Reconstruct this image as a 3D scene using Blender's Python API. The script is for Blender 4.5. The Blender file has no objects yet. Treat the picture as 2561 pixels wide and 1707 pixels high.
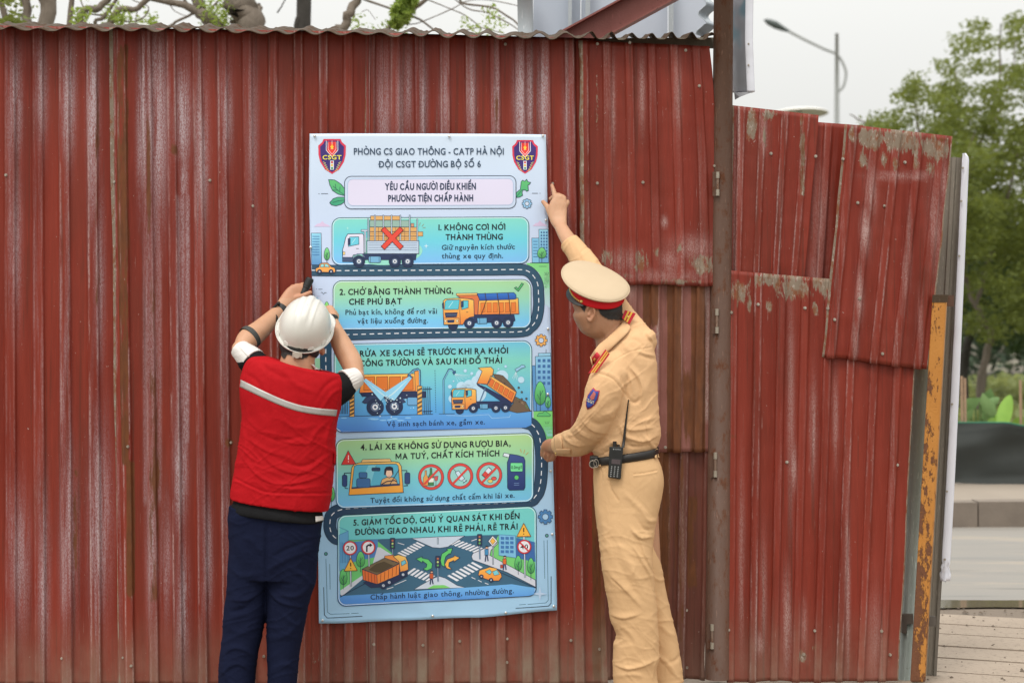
import bpy, bmesh, math, random, unicodedata
import numpy as np
from mathutils import Vector, Matrix
from mathutils.geometry import tessellate_polygon

# ---------------------------------------------------------------- camera, sky, sun, exposure
C = bpy.context.scene
col = C.collection
DIST, FPX, CX, HY, EYE = 7.0, 4130.0, 1280.5, 810.0, 1.5
cam = bpy.data.cameras.new('camera')
cam.sensor_width = 36.0
cam.lens = 36.0 * FPX / 2561.0
cam.shift_y = (HY - 853.5) / 2561.0
cam.clip_start = 0.1
cam.clip_end = 1500
cam.dof.use_dof = True
cam.dof.focus_distance = 6.90
cam.dof.aperture_fstop = 2.8
cam_o = bpy.data.objects.new('camera', cam)
cam_o.location = (0, -DIST, EYE)
cam_o.rotation_euler = (math.radians(90), 0, 0)
col.objects.link(cam_o)
C.camera = cam_o

SUN_EL, SUN_AZ = math.radians(60), math.radians(-30)     # high, in front of the fence, a little from the left
world = bpy.data.worlds.new("World")
C.world = world
world.use_nodes = True
wt = world.node_tree
wt.nodes.clear()
w_out = wt.nodes.new('ShaderNodeOutputWorld')
w_bg = wt.nodes.new('ShaderNodeBackground')
w_bg.inputs['Strength'].default_value = 0.1
w_sky = wt.nodes.new('ShaderNodeTexSky')
w_sky.sky_type = 'NISHITA'
w_sky.sun_disc = False
w_sky.sun_elevation = SUN_EL
w_sky.sun_rotation = math.radians(180) + SUN_AZ
w_sky.dust_density = 4.0
w_tc = wt.nodes.new('ShaderNodeTexCoord')
w_sep = wt.nodes.new('ShaderNodeSeparateXYZ')
w_map = wt.nodes.new('ShaderNodeMapRange')               # overcast: the zenith about 2.5 times the horizon
w_map.inputs['From Min'].default_value = 0.0
w_map.inputs['From Max'].default_value = 1.0
w_map.inputs['To Min'].default_value = 6.1
w_map.inputs['To Max'].default_value = 21.5
w_col = wt.nodes.new('ShaderNodeMix'); w_col.data_type = 'RGBA'; w_col.blend_type = 'MULTIPLY'
w_col.inputs['Factor'].default_value = 1.0
w_col.inputs[6].default_value = (1.0, 1.0, 0.965, 1)
w_mix = wt.nodes.new('ShaderNodeMix'); w_mix.data_type = 'RGBA'
w_mix.inputs['Factor'].default_value = 0.95
wt.links.new(w_tc.outputs['Generated'], w_sep.inputs[0])
wt.links.new(w_sep.outputs['Z'], w_map.inputs['Value'])
wt.links.new(w_map.outputs['Result'], w_col.inputs[7])
wt.links.new(w_sky.outputs['Color'], w_mix.inputs[6])
wt.links.new(w_col.outputs[2], w_mix.inputs[7])
wt.links.new(w_mix.outputs[2], w_bg.inputs['Color'])
wt.links.new(w_bg.outputs[0], w_out.inputs[0])

sun = bpy.data.lights.new('sun', 'SUN')
sun.energy = 1.3
sun.angle = math.radians(16)
sun.color = (1.0, 0.96, 0.9)
sun_o = bpy.data.objects.new('sun', sun)
sd = Vector((math.sin(SUN_AZ) * math.cos(SUN_EL), -math.cos(SUN_AZ) * math.cos(SUN_EL), math.sin(SUN_EL)))
sun_o.rotation_euler = sd.to_track_quat('Z', 'Y').to_euler()
sun_o.location = (-3, -8, 9)
col.objects.link(sun_o)

C.view_settings.view_transform = 'Standard'
C.view_settings.look = 'None'
C.view_settings.exposure = 0.12
C.view_settings.gamma = 1.0
C.view_settings.use_curve_mapping = False
C.render.engine = 'CYCLES'
C.cycles.use_denoising = True
C.render.filter_size = 1.05
C.cycles.max_bounces = 6
C.cycles.transparent_max_bounces = 4

rng = np.random.default_rng(7)
random.seed(7)

# ---------------------------------------------------------------- helpers
def W(px, py, y=0.0):
    """place of a photograph pixel on the upright plane at depth y (the fence stands on y = 0)"""
    s = (DIST + y) / FPX
    return ((px - CX) * s, y, EYE + (HY - py) * s)

def WA(px, py, y):
    px, py, y = np.broadcast_arrays(np.asarray(px, float), np.asarray(py, float), np.asarray(y, float))
    s = (DIST + y) / FPX
    return np.stack([(px - CX) * s, y, EYE + (HY - py) * s], -1)

def to_px(co):
    s = FPX / (DIST + co[:, 1])
    return np.stack([CX + co[:, 0] * s, HY - (co[:, 2] - EYE) * s], -1)

def S(r, g, b, k=1.0):
    o = []
    for c in (r, g, b):
        c = c / 255.0
        o.append((c / 12.92 if c <= 0.04045 else ((c + 0.055) / 1.055) ** 2.4) * k)
    return tuple(o)

def tag(o, label=None, cat=None, group=None, kind=None):
    if label: o['label'] = label
    if cat: o['category'] = cat
    if group: o['group'] = group
    if kind: o['kind'] = kind
    return o

def empty(name, loc=(0, 0, 0), **k):
    o = bpy.data.objects.new(name, None)
    o.empty_display_size = 0.1
    col.objects.link(o)
    o.location = loc
    if k: tag(o, **k)
    return o

def link(name, me, mat=None, parent=None, smooth=False):
    if mat is not None and len(me.materials) == 0:
        me.materials.append(mat)
    if smooth and len(me.polygons):
        me.polygons.foreach_set('use_smooth', [True] * len(me.polygons))
    o = bpy.data.objects.new(name, me)
    col.objects.link(o)
    if parent is not None:
        o.parent = parent
        # roots are only ever translated, so the child keeps its world place by subtracting the chain of locations
        off = Vector((0, 0, 0)); p = parent
        while p is not None:
            off += p.location; p = p.parent
        o.location = -off
    return o

def mesh_of(verts, faces, name='mesh'):
    me = bpy.data.meshes.new(name)
    me.from_pydata([tuple(v) for v in verts], [], [tuple(f) for f in faces])
    me.update()
    return me

def grid_faces(nr, nc, wrap=False):
    f = []
    for r in range(nr - 1):
        for c in range(nc if wrap else nc - 1):
            a = r * nc + c; b = r * nc + (c + 1) % nc
            f.append((a, a + nc, b + nc, b))
    return f

class MB:
    """collects simple solids into one mesh"""
    def __init__(s): s.v = []; s.f = []
    def add(s, v, f):
        o = len(s.v); s.v += [tuple(p) for p in v]; s.f += [tuple(i + o for i in q) for q in f]; return s
    def box(s, lo, hi, rz=0.0, bev=0.0):
        x0, y0, z0 = lo; x1, y1, z1 = hi
        v = [(x, y, z) for z in (z0, z1) for x, y in ((x0, y0), (x1, y0), (x1, y1), (x0, y1))]
        if rz:
            cx, cy = (x0 + x1) / 2, (y0 + y1) / 2
            v = [(cx + (x - cx) * math.cos(rz) - (y - cy) * math.sin(rz), cy + (x - cx) * math.sin(rz) + (y - cy) * math.cos(rz), z) for x, y, z in v]
        return s.add(v, [(0, 3, 2, 1), (4, 5, 6, 7), (0, 1, 5, 4), (1, 2, 6, 5), (2, 3, 7, 6), (3, 0, 4, 7)])
    def hexa(s, q0, q1):
        """solid between two quads (4 points each)"""
        return s.add(list(q0) + list(q1), [(0, 3, 2, 1), (4, 5, 6, 7), (0, 1, 5, 4), (1, 2, 6, 5), (2, 3, 7, 6), (3, 0, 4, 7)])
    def tube(s, pts, rad, n=8, cap=True):
        pts = [Vector(p) for p in pts]
        if not isinstance(rad, (list, tuple)): rad = [rad] * len(pts)
        rings = []; up = None
        for i, p in enumerate(pts):
            t = (pts[min(i + 1, len(pts) - 1)] - pts[max(i - 1, 0)]).normalized()
            if up is None:
                up = Vector((0, 0, 1)) if abs(t.z) < 0.9 else Vector((0, 1, 0))
            a = t.cross(up)
            if a.length < 1e-5: a = t.cross(Vector((1, 0, 0)))
            a.normalize(); b = a.cross(t).normalized(); up = b
            rings.append([p + (a * math.cos(2 * math.pi * k / n) + b * math.sin(2 * math.pi * k / n)) * rad[i] for k in range(n)])
        v = [q for r in rings for q in r]
        f = [tuple(reversed(q)) for q in grid_faces(len(pts), n, True)]
        if cap:
            f.append(tuple(range(n))); f.append(tuple(reversed(range((len(pts) - 1) * n, len(pts) * n))))
        return s.add(v, f)
    def ball(s, c, r, nu=12, nv=8):
        if not isinstance(r, (list, tuple)): r = (r, r, r)
        v = []; f = []
        for j in range(nv + 1):
            th = math.pi * j / nv
            for i in range(nu):
                a = 2 * math.pi * i / nu
                v.append((c[0] + r[0] * math.sin(th) * math.cos(a), c[1] + r[1] * math.sin(th) * math.sin(a), c[2] + r[2] * math.cos(th)))
        return s.add(v, grid_faces(nv + 1, nu, True))
    def build(s, name, mat=None, parent=None, smooth=False, bevel=0.0, segs=2):
        me = mesh_of(s.v, s.f, name)
        o = link(name, me, mat, parent, smooth)
        if bevel:
            m = o.modifiers.new('bevel', 'BEVEL'); m.width = bevel; m.segments = segs; m.limit_method = 'ANGLE'
            m.harden_normals = False
        return o

def catmull(P, n):
    """resample rows of P (control points) with Catmull-Rom, n per span"""
    P = np.asarray(P, float)
    Q = np.vstack([2 * P[0] - P[1], P, 2 * P[-1] - P[-2]])
    out = []
    for i in range(1, len(Q) - 2):
        p0, p1, p2, p3 = Q[i - 1], Q[i], Q[i + 1], Q[i + 2]
        for t in np.linspace(0, 1, n, endpoint=False):
            out.append(0.5 * ((2 * p1) + (-p0 + p2) * t + (2 * p0 - 5 * p1 + 4 * p2 - p3) * t * t + (-p0 + 3 * p1 - 3 * p2 + p3) * t ** 3))
    out.append(P[-1])
    return np.array(out)

def smooth01(t):
    t = np.clip(t, 0, 1); return t * t * (3 - 2 * t)

def vnoise(x, seed=0):
    """smooth 1-D noise, -1..1"""
    x = np.asarray(x, float); r = np.random.default_rng(seed).uniform(-1, 1, 4096)
    i = np.floor(x).astype(int); f = x - i; f = f * f * (3 - 2 * f)
    return r[i % 4096] * (1 - f) + r[(i + 1) % 4096] * f

def vnoise2(x, y, seed=0):
    x, y = np.broadcast_arrays(np.asarray(x, float), np.asarray(y, float))
    r = np.random.default_rng(seed).uniform(-1, 1, (256, 256))
    i = np.floor(x).astype(int); j = np.floor(y).astype(int); f = x - i; g = y - j
    f = f * f * (3 - 2 * f); g = g * g * (3 - 2 * g)
    a = r[i % 256, j % 256]; b = r[(i + 1) % 256, j % 256]; c = r[i % 256, (j + 1) % 256]; d = r[(i + 1) % 256, (j + 1) % 256]
    return (a * (1 - f) + b * f) * (1 - g) + (c * (1 - f) + d * f) * g

def set_attr(me, name, vals):
    a = me.attributes.new(name, 'FLOAT', 'POINT')
    a.data.foreach_set('value', np.asarray(vals, np.float32))

def set_color(me, name, vals):
    a = me.color_attributes.new(name, 'FLOAT_COLOR', 'POINT')
    v = np.ones((len(me.vertices), 4), np.float32); v[:, :3] = vals
    a.data.foreach_set('color', v.ravel())

# ---------------------------------------------------------------- node helper
class Mat:
    def __init__(s, name, base=(0.5, 0.5, 0.5), rough=0.6, metal=0.0, spec=0.5):
        s.m = bpy.data.materials.new(name); s.m.use_nodes = True
        s.t = s.m.node_tree; s.b = s.t.nodes['Principled BSDF']
        s.b.inputs['Base Color'].default_value = (*base, 1)
        s.b.inputs['Roughness'].default_value = rough
        s.b.inputs['Metallic'].default_value = metal
        s.b.inputs['Specular IOR Level'].default_value = spec
        s._tc = None
    def n(s, typ, **k):
        nd = s.t.nodes.new('ShaderNode' + typ)
        for a, v in k.items():
            setattr(nd, a, v)
        return nd
    def L(s, a, b): s.t.links.new(a, b)
    def tc(s):
        if s._tc is None: s._tc = s.n('TexCoord')
        return s._tc.outputs['Object']
    def put(s, sock, v):
        if isinstance(v, bpy.types.NodeSocket): s.L(v, sock)
        elif isinstance(v, (tuple, list)) and sock.type == 'RGBA': sock.default_value = (*v[:3], 1)
        else: sock.default_value = v
    def scaled(s, sc, off=(0, 0, 0)):
        mp = s.n('Mapping'); s.L(s.tc(), mp.inputs['Vector'])
        mp.inputs['Scale'].default_value = sc; mp.inputs['Location'].default_value = off
        return mp.outputs[0]
    def noise(s, sc=(1, 1, 1), scale=1.0, detail=3, rough=0.55, vec=None, off=(0, 0, 0), dist=0.0):
        nd = s.n('TexNoise'); s.L(vec if vec is not None else s.scaled(sc, off), nd.inputs['Vector'])
        nd.inputs['Scale'].default_value = scale; nd.inputs['Detail'].default_value = detail
        nd.inputs['Roughness'].default_value = rough; nd.inputs['Distortion'].default_value = dist
        return nd.outputs['Fac']
    def ramp(s, v, a, b, lo=0.0, hi=1.0):
        nd = s.n('MapRange'); nd.interpolation_type = 'SMOOTHSTEP'
        s.put(nd.inputs['Value'], v); nd.inputs['From Min'].default_value = a; nd.inputs['From Max'].default_value = b
        nd.inputs['To Min'].default_value = lo; nd.inputs['To Max'].default_value = hi
        return nd.outputs['Result']
    def math(s, op, a, b=0.0, clamp=False):
        nd = s.n('Math', operation=op); nd.use_clamp = clamp
        s.put(nd.inputs[0], a); s.put(nd.inputs[1], b)
        return nd.outputs[0]
    def mix(s, f, a, b, mode='MIX'):
        nd = s.n('Mix', data_type='RGBA', blend_type=mode)
        s.put(nd.inputs[0], f); s.put(nd.inputs[6], a); s.put(nd.inputs[7], b)
        return nd.outputs[2]
    def attr(s, name, colr=False):
        nd = s.n('Attribute'); nd.attribute_name = name
        return nd.outputs['Color' if colr else 'Fac']
    def color(s, v): s.put(s.b.inputs['Base Color'], v); return s
    def roughness(s, v): s.put(s.b.inputs['Roughness'], v); return s
    def bump(s, h, dist=0.001, strength=1.0):
        nd = s.n('Bump'); s.L(h, nd.inputs['Height']); nd.inputs['Distance'].default_value = dist
        nd.inputs['Strength'].default_value = strength
        s.L(nd.outputs[0], s.b.inputs['Normal']); return s

def simple(name, base, rough=0.6, metal=0.0, var=0.15, sc=30.0, bump=0.0, spec=0.5):
    m = Mat(name, base, rough, metal, spec)
    f = m.noise((1, 1, 1), sc, 4)
    d = tuple(c * (1 - var) for c in base); l = tuple(min(1, c * (1 + var)) for c in base)
    m.color(m.mix(f, d, l))
    if bump: m.bump(m.noise((1, 1, 1), sc * 6, 3), bump)
    return m.m

# ---------------------------------------------------------------- materials
def sheet_material(name, redA, redB, chalk, chalk_amt=1.0):
    m = Mat(name, rough=0.5, spec=0.22)
    seed = m.attr('seed')
    cx = m.n('CombineXYZ'); m.L(seed, cx.inputs[0]); m.L(seed, cx.inputs[1])
    va = m.n('VectorMath', operation='ADD'); m.L(m.tc(), va.inputs[0]); m.L(cx.outputs[0], va.inputs[1])
    def nz(sc, detail=4, rough=0.6, dist=0.0):
        mp = m.n('Mapping'); m.L(va.outputs[0], mp.inputs[0]); mp.inputs['Scale'].default_value = sc
        return m.noise(scale=1.0, detail=detail, rough=rough, vec=mp.outputs[0], dist=dist)
    tone = nz((9, 9, 0.7))
    fine = nz((140, 140, 6), 3)
    c = m.mix(m.ramp(tone, 0.3, 0.7), redA, redB)
    c = m.mix(m.math('MULTIPLY', m.ramp(fine, 0.45, 0.8), 0.35), c, tuple(x * 1.35 for x in redB))
    c = m.mix(m.math('MULTIPLY', m.ramp(nz((6, 6, 1.1), 6, 0.65), 0.45, 0.72), 0.30), c, (0.085, 0.030, 0.019))
    c = m.mix(m.math('MULTIPLY', m.ramp(nz((48, 48, 0.9), 5, 0.6), 0.56, 0.66), 0.38), c, (0.06, 0.026, 0.016))
    ridge = m.attr('ridge'); wear = m.attr('wear'); rust = m.attr('rust'); bare = m.attr('bare'); dirt = m.attr('dirt')
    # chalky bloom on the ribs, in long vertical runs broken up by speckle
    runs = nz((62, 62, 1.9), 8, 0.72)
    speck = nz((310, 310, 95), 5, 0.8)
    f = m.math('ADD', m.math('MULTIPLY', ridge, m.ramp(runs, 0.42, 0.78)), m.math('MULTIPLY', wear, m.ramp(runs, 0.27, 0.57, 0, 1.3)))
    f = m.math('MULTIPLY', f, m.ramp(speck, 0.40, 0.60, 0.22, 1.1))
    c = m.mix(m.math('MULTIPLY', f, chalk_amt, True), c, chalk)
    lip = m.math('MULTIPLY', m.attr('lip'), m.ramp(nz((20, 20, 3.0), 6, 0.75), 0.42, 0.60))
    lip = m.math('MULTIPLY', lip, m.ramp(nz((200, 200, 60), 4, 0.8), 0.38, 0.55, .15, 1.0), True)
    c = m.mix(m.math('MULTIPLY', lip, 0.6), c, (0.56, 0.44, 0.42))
    # edge scratches: thin bright vertical lines
    scr = m.math('MULTIPLY', m.ramp(nz((260, 260, 3.2), 4, 0.7), 0.655, 0.70), m.ramp(nz((30, 30, 9), 2), 0.5, 0.62))
    c = m.mix(m.math('MULTIPLY', scr, 0.55), c, (0.5, 0.38, 0.34))
    spots = m.math('MULTIPLY', m.ramp(nz((75, 75, 60), 4, 0.62), 0.70, 0.735), 0.6)
    c = m.mix(spots, c, (0.5, 0.42, 0.38))
    dk = m.math('MULTIPLY', m.ramp(nz((34, 34, 26), 5, 0.7), 0.68, 0.78), 0.5)
    c = m.mix(dk, c, (0.05, 0.022, 0.017))
    # bare zinc where the paint has gone
    pn = nz((46, 46, 13), 8, 0.74, 0.6)
    bf = m.ramp(m.math('ADD', bare, m.math('MULTIPLY', m.math('SUBTRACT', pn, 0.5), 2.1)), 0.42, 0.60)
    zinc = m.mix(nz((14, 14, 10), 5), (0.17, 0.125, 0.09), (0.31, 0.25, 0.19))
    zinc = m.mix(m.ramp(nz((26, 26, 14), 7, 0.75), 0.46, 0.62), zinc, (0.22, 0.085, 0.04))
    zinc = m.mix(m.ramp(nz((90, 90, 40), 5, 0.75), 0.55, 0.68), zinc, (0.45, 0.38, 0.33))
    c = m.mix(bf, c, zinc)
    # rust
    rn = nz((38, 38, 5), 6, 0.7)
    rf = m.ramp(m.math('ADD', rust, m.math('MULTIPLY', m.math('SUBTRACT', rn, 0.5), 1.9)), 0.40, 0.75)
    rc = m.mix(nz((60, 60, 12), 5), (0.045, 0.022, 0.012), (0.22, 0.075, 0.022))
    c = m.mix(m.math('MULTIPLY', rf, 0.9), c, rc)
    # dust thrown up from the ground
    df = m.math('MULTIPLY', dirt, m.ramp(nz((12, 12, 7), 6, 0.7), 0.2, 0.75, 0.3, 1.0), True)
    c = m.mix(df, c, (0.27, 0.21, 0.155))
    m.color(c)
    rg = m.math('ADD', 0.42, m.math('MULTIPLY', m.math('ADD', rf, bf), 0.2))
    m.roughness(m.math('ADD', rg, m.math('MULTIPLY', f, 0.2)))
    m.bump(m.math('ADD', nz((10, 10, 3), 3), m.math('MULTIPLY', nz((160, 160, 60), 3), 0.12)), 0.0035)
    return m.m

M = {}
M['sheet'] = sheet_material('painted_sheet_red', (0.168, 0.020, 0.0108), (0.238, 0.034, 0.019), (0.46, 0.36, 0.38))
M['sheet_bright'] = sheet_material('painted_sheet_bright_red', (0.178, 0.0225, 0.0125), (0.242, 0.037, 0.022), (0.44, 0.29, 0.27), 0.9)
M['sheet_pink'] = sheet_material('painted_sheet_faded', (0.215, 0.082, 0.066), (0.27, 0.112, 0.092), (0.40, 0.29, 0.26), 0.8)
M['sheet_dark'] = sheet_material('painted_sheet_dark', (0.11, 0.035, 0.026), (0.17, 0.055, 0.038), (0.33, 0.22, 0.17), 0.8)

def rusty_metal(name, a, b, r1, thr=(0.5, 0.62), vert=1.0, rough=0.55, metal=0.0, sc=26):
    m = Mat(name, a, rough, metal, 0.35)
    c = m.mix(m.noise((1, 1, 0.35 * vert), 14, 5), a, b)
    f = m.ramp(m.noise((1, 1, 0.5 * vert), sc, 8, 0.75), thr[0], thr[1])
    c = m.mix(f, c, m.mix(m.noise((1, 1, 1), 90, 3), tuple(x * 0.5 for x in r1), r1))
    c = m.mix(m.math('MULTIPLY', m.ramp(m.noise((1, 1, 0.12), 160, 3), 0.62, 0.72), 0.4), c, tuple(min(1, x * 2.2) for x in b))
    m.color(c); m.roughness(m.ramp(f, 0, 1, rough, 0.85))
    m.bump(m.noise((1, 1, 1), 120, 4), 0.0012)
    return m.m
M['post_brown'] = rusty_metal('rusty_post', (0.078, 0.037, 0.022), (0.130, 0.072, 0.050), (0.13, 0.045, 0.018), (0.5, 0.66))
M['cap_rust'] = rusty_metal('rusty_cap_sheet', (0.046, 0.032, 0.021), (0.090, 0.064, 0.043), (0.10, 0.055, 0.033), (0.47, 0.6))
def yellow_tube():
    m = Mat('yellow_paint', rough=0.55, spec=0.35)
    c = m.mix(m.noise((1, 1, 0.4), 14, 5), (0.43, 0.17, 0.03), (0.55, 0.245, 0.055))
    sp = m.n('SeparateXYZ'); m.L(m.tc(), sp.inputs[0])
    low = m.ramp(sp.outputs['Z'], 0.1, 1.3, 0.12, 0.015)
    side = m.ramp(m.math('SUBTRACT', sp.outputs['X'], m.math('MULTIPLY', sp.outputs['Z'], 0.062)), 1.69, 1.735, 0.05, -0.02)
    f = m.ramp(m.math('ADD', m.math('ADD', m.noise((1, 1, 0.42), 30, 9, 0.78), low), side), 0.60, 0.625)
    c = m.mix(f, c, m.mix(m.noise((1, 1, 1), 70, 5, 0.7), (0.075, 0.032, 0.018), (0.24, 0.10, 0.05)))
    m.color(c); m.roughness(m.ramp(f, 0, 1, .5, .9)); m.bump(m.math('SUBTRACT', m.noise((1, 1, 1), 90, 4), f), 0.0015)
    return m.m
M['yellow'] = yellow_tube()
M['cap_rust'].node_tree.nodes['Principled BSDF'].inputs['Specular IOR Level'].default_value = 0.05
M['old_yellow'] = rusty_metal('yellow_paint_old', (0.50, 0.225, 0.045), (0.62, 0.30, 0.07), (0.13, 0.052, 0.026), (0.55, 0.585), 0.75, sc=38)
M['pin'] = simple('bright_pin', (0.72, 0.72, 0.70), 0.3, 0.75, 0.1, 300)
M['galv'] = rusty_metal('galvanised_steel', (0.19, 0.22, 0.195), (0.32, 0.36, 0.33), (0.15, 0.12, 0.09), (0.63, 0.75), rough=0.5, metal=0.15)
M['galv_light'] = rusty_metal('galvanised_frame', (0.34, 0.38, 0.40), (0.48, 0.52, 0.55), (0.3, 0.3, 0.3), (0.68, 0.8), rough=0.4, metal=0.15)
M['taupe'] = rusty_metal('taupe_board', (0.20, 0.175, 0.14), (0.235, 0.205, 0.168), (0.13, 0.085, 0.05), (0.66, 0.76), rough=0.5)
M['taupe_dark'] = simple('dark_steel_channel', (0.11, 0.095, 0.08), 0.6, 0, 0.2)
M['beam'] = rusty_metal('maroon_beam', (0.20, 0.062, 0.05), (0.27, 0.10, 0.085), (0.09, 0.035, 0.025), (0.6, 0.72))
M['steel'] = simple('zinc_screw', (0.42, 0.37, 0.31), 0.4, 0.6, 0.25, 300)
M['hinge_pale'] = simple('hinge_barrel', (0.34, 0.30, 0.24), 0.5, 0.2, 0.2, 200)
M['hinge_rust'] = rusty_metal('hinge_plate', (0.17, 0.11, 0.08), (0.24, 0.17, 0.13), (0.18, 0.07, 0.03))
M['white_vinyl'] = simple('white_vinyl', (0.72, 0.73, 0.80), 0.45, 0, 0.06, 8)
M['black_hole'] = simple('dark_steel', (0.03, 0.03, 0.03), 0.8)
# ---------------------------------------------------------------- ground, road, pavement
def ground_material():
    m = Mat('earth', (0.25, 0.21, 0.16), 0.95)
    c = m.mix(m.noise((1, 1, 1), 0.6, 6), (0.13, 0.11, 0.085), (0.20, 0.17, 0.13))
    c = m.mix(m.ramp(m.noise((1, 1, 1), 0.25, 5), 0.5, 0.65), c, (0.10, 0.12, 0.05))
    m.color(c); m.bump(m.noise((1, 1, 1), 12, 5), 0.02); return m.m
M['earth'] = ground_material()
def paving_material():
    m = Mat('paving_stone', (0.4, 0.33, 0.27), 0.85)
    c = m.mix(m.noise((1, 1, 1), 2.2, 6), (0.25, 0.195, 0.148), (0.355, 0.285, 0.22))
    c = m.mix(m.math('MULTIPLY', m.ramp(m.noise((1, 1, 1), 42, 5, 0.7), 0.52, 0.70), 0.7), c, (0.13, 0.10, 0.075))
    c = m.mix(m.math('MULTIPLY', m.ramp(m.noise((0.3, 1.6, 1), 9, 5, 0.7), 0.6, 0.75), 0.5), c, (0.15, 0.115, 0.085))
    m.color(c); m.bump(m.noise((1, 1, 1), 55, 5), 0.003); return m.m
M['paving'] = paving_material()
def road_material():
    m = Mat('dusty_road', (0.35, 0.33, 0.30), 0.8)
    c = m.mix(m.noise((0.25, 1.3, 1), 1.3, 5), (0.205, 0.20, 0.19), (0.265, 0.235, 0.20))
    c = m.mix(m.math('MULTIPLY', m.ramp(m.noise((0.12, 1.7, 1), 2.2, 4), 0.55, 0.7), 0.5), c, (0.15, 0.15, 0.145))
    c = m.mix(m.math('MULTIPLY', m.ramp(m.noise((0.5, 2.2, 1), 1.1, 6, 0.7, off=(3, 1, 0)), 0.52, 0.62), 0.45), c, (0.34, 0.285, 0.22))
    c = m.mix(m.math('MULTIPLY', m.ramp(m.noise((0.2, 3.5, 1), 1.7, 3, off=(9, 4, 0)), 0.60, 0.66), 0.5), c, (0.09, 0.088, 0.08))
    m.color(c); m.bump(m.noise((1, 1, 1), 40, 4), 0.004); return m.m
M['road'] = road_material()
M['kerb'] = simple('kerb_stone', (0.19, 0.155, 0.125), 0.9, 0, 0.3, 6, 0.002)
M['kerb_top'] = simple('far_pavement', (0.27, 0.225, 0.18), 0.9, 0, 0.15, 2)

tag(link('ground', mesh_of([(-400, -60, -0.06), (400, -60, -0.06), (400, 900, -0.06), (-400, 900, -0.06)], [(0, 1, 2, 3)]), M['earth']), kind='structure')
me = mesh_of([(-60, 1.85, -0.024), (60, 2.35, -0.024), (60, 7.6, -0.024), (-60, 4.0, -0.024)], [(0, 1, 2, 3)])
tag(link('road', me, M['road']), kind='structure')
# gutter puddle with a mirror of the trees
mp = Mat('water', (0.13, 0.105, 0.075), 0.05, 0, 0.9)
pts = []
for i in range(40):
    x = 1.5 + i * 0.12
    pts.append((x, 1.83 + 0.04 * vnoise(x * 2.3, 4) + 0.01 * x, -0.0205))
for i in reversed(range(40)):
    x = 1.5 + i * 0.12
    pts.append((x, 2.16 + 0.05 * vnoise(x * 2.9, 5) - 0.035 * (x - 2.4), -0.0205))
tag(link('puddle', mesh_of(pts, [tuple(range(len(pts)))]), mp.m), kind='structure')

pave = empty('pavement', (0, 0, -0.028), kind='structure')
link('bedding', mesh_of([(-4.5, -2.4, -0.030), (9, -2.4, -0.030), (9, 2.9, -0.030), (-4.5, 2.4, -0.030)], [(0, 1, 2, 3)]), simple('joint_sand', (0.16, 0.125, 0.095), 0.95), pave)
TW, TD = 1.50, 0.30
tile_meshes = []
for k in range(6):
    b = MB(); r = random.Random(k)
    dz = [r.uniform(-0.003, 0.003) for _ in range(4)]
    hx, hy = TW / 2 - 0.003, TD / 2 - r.uniform(0.004, 0.008)
    top = [(-hx, -hy, 0.006 + dz[0]), (hx, -hy, 0.006 + dz[1]), (hx, hy, 0.006 + dz[2]), (-hx, hy, 0.006 + dz[3])]
    bot = [(x * 1.01, y * 1.01, -0.012) for x, y, z in top]
    b.hexa(bot, top)
    tile_meshes.append(mesh_of(b.v, b.f, 'paving_stone'))
    tile_meshes[-1].materials.append(M['paving'])
ang = math.radians(-19)
cnt = 0
for j in range(-12, 16):
    for i in range(-4, 7):
        u = (i + 0.5 * (j % 2)) * TW; v = j * TD
        x = u * math.cos(ang) - v * math.sin(ang); y = u * math.sin(ang) + v * math.cos(ang) + 0.1
        if not (-3.4 < x < 6.2 and -1.3 < y < 1.66 + 0.02 * x): continue
        if cnt >= 290: continue
        cnt += 1
        o = bpy.data.objects.new('paving_stone', random.choice(tile_meshes)); col.objects.link(o)
        o.parent = pave; o.location = (x, y, 0); o.rotation_euler = (0, 0, ang + (math.pi if random.random() < .5 else 0))
# grit and crumbs on the paving
gv = MB(); rg_ = random.Random(8)
for k in range(420):
    x = rg_.uniform(1.4, 4.5); y = rg_.uniform(-.1, 1.75) if k % 3 else rg_.gauss(1.72, .06); r_ = rg_.uniform(.003, .010) * (1.6 if k % 11 == 0 else 1)
    gv.add([(x + r_ * rg_.uniform(.6, 1.3) * math.cos(a), y + r_ * rg_.uniform(.6, 1.3) * math.sin(a), -0.022) for a in (0, 1.26, 2.5, 3.8, 5.0)] + [(x, y, -0.022 + r_ * .8)], [(0, 1, 5), (1, 2, 5), (2, 3, 5), (3, 4, 5), (4, 0, 5)])
tag(gv.build('grit', simple('grit', (0.13, 0.10, 0.075), .95, 0, .4, 40)), 'small dark crumbs of grit scattered over the pavement', 'grit', kind='stuff')
# far kerb, block by block, and the pavement behind it
far = empty('far_kerb', (0, 5.5, 0), kind='structure')
kb = MB(); kb.box((-0.495, -0.09, -0.05), (0.495, 0.09, 0.166)); kme = mesh_of(kb.v, kb.f, 'kerb_stone'); kme.materials.append(M['kerb'])
for i in range(-2, 16):
    o = bpy.data.objects.new('kerb_stone', kme); col.objects.link(o); o.parent = far
    o.location = (i * 1.0, (i - 3.5) * 0.03 + random.uniform(-.008, .008), random.uniform(-.006, .004)); o.rotation_euler = (0, 0, 0.03)
me = mesh_of([(-60, 3.62, 0.155), (60, 7.22, 0.155), (60, 9.6, 0.155), (-60, 9.0, 0.155)], [(0, 1, 2, 3)])
tag(link('far_pavement', me, M['kerb_top']), kind='structure')

# ---------------------------------------------------------------- corrugated sheets
def blob(px, py, spots):
    v = np.zeros_like(px)
    for (x, y, rx, ry, a) in spots:
        d = ((px - x) / rx) ** 2 + ((py - y) / ry) ** 2
        v = np.maximum(v, a * np.exp(-d * 1.2))
    return v

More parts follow.
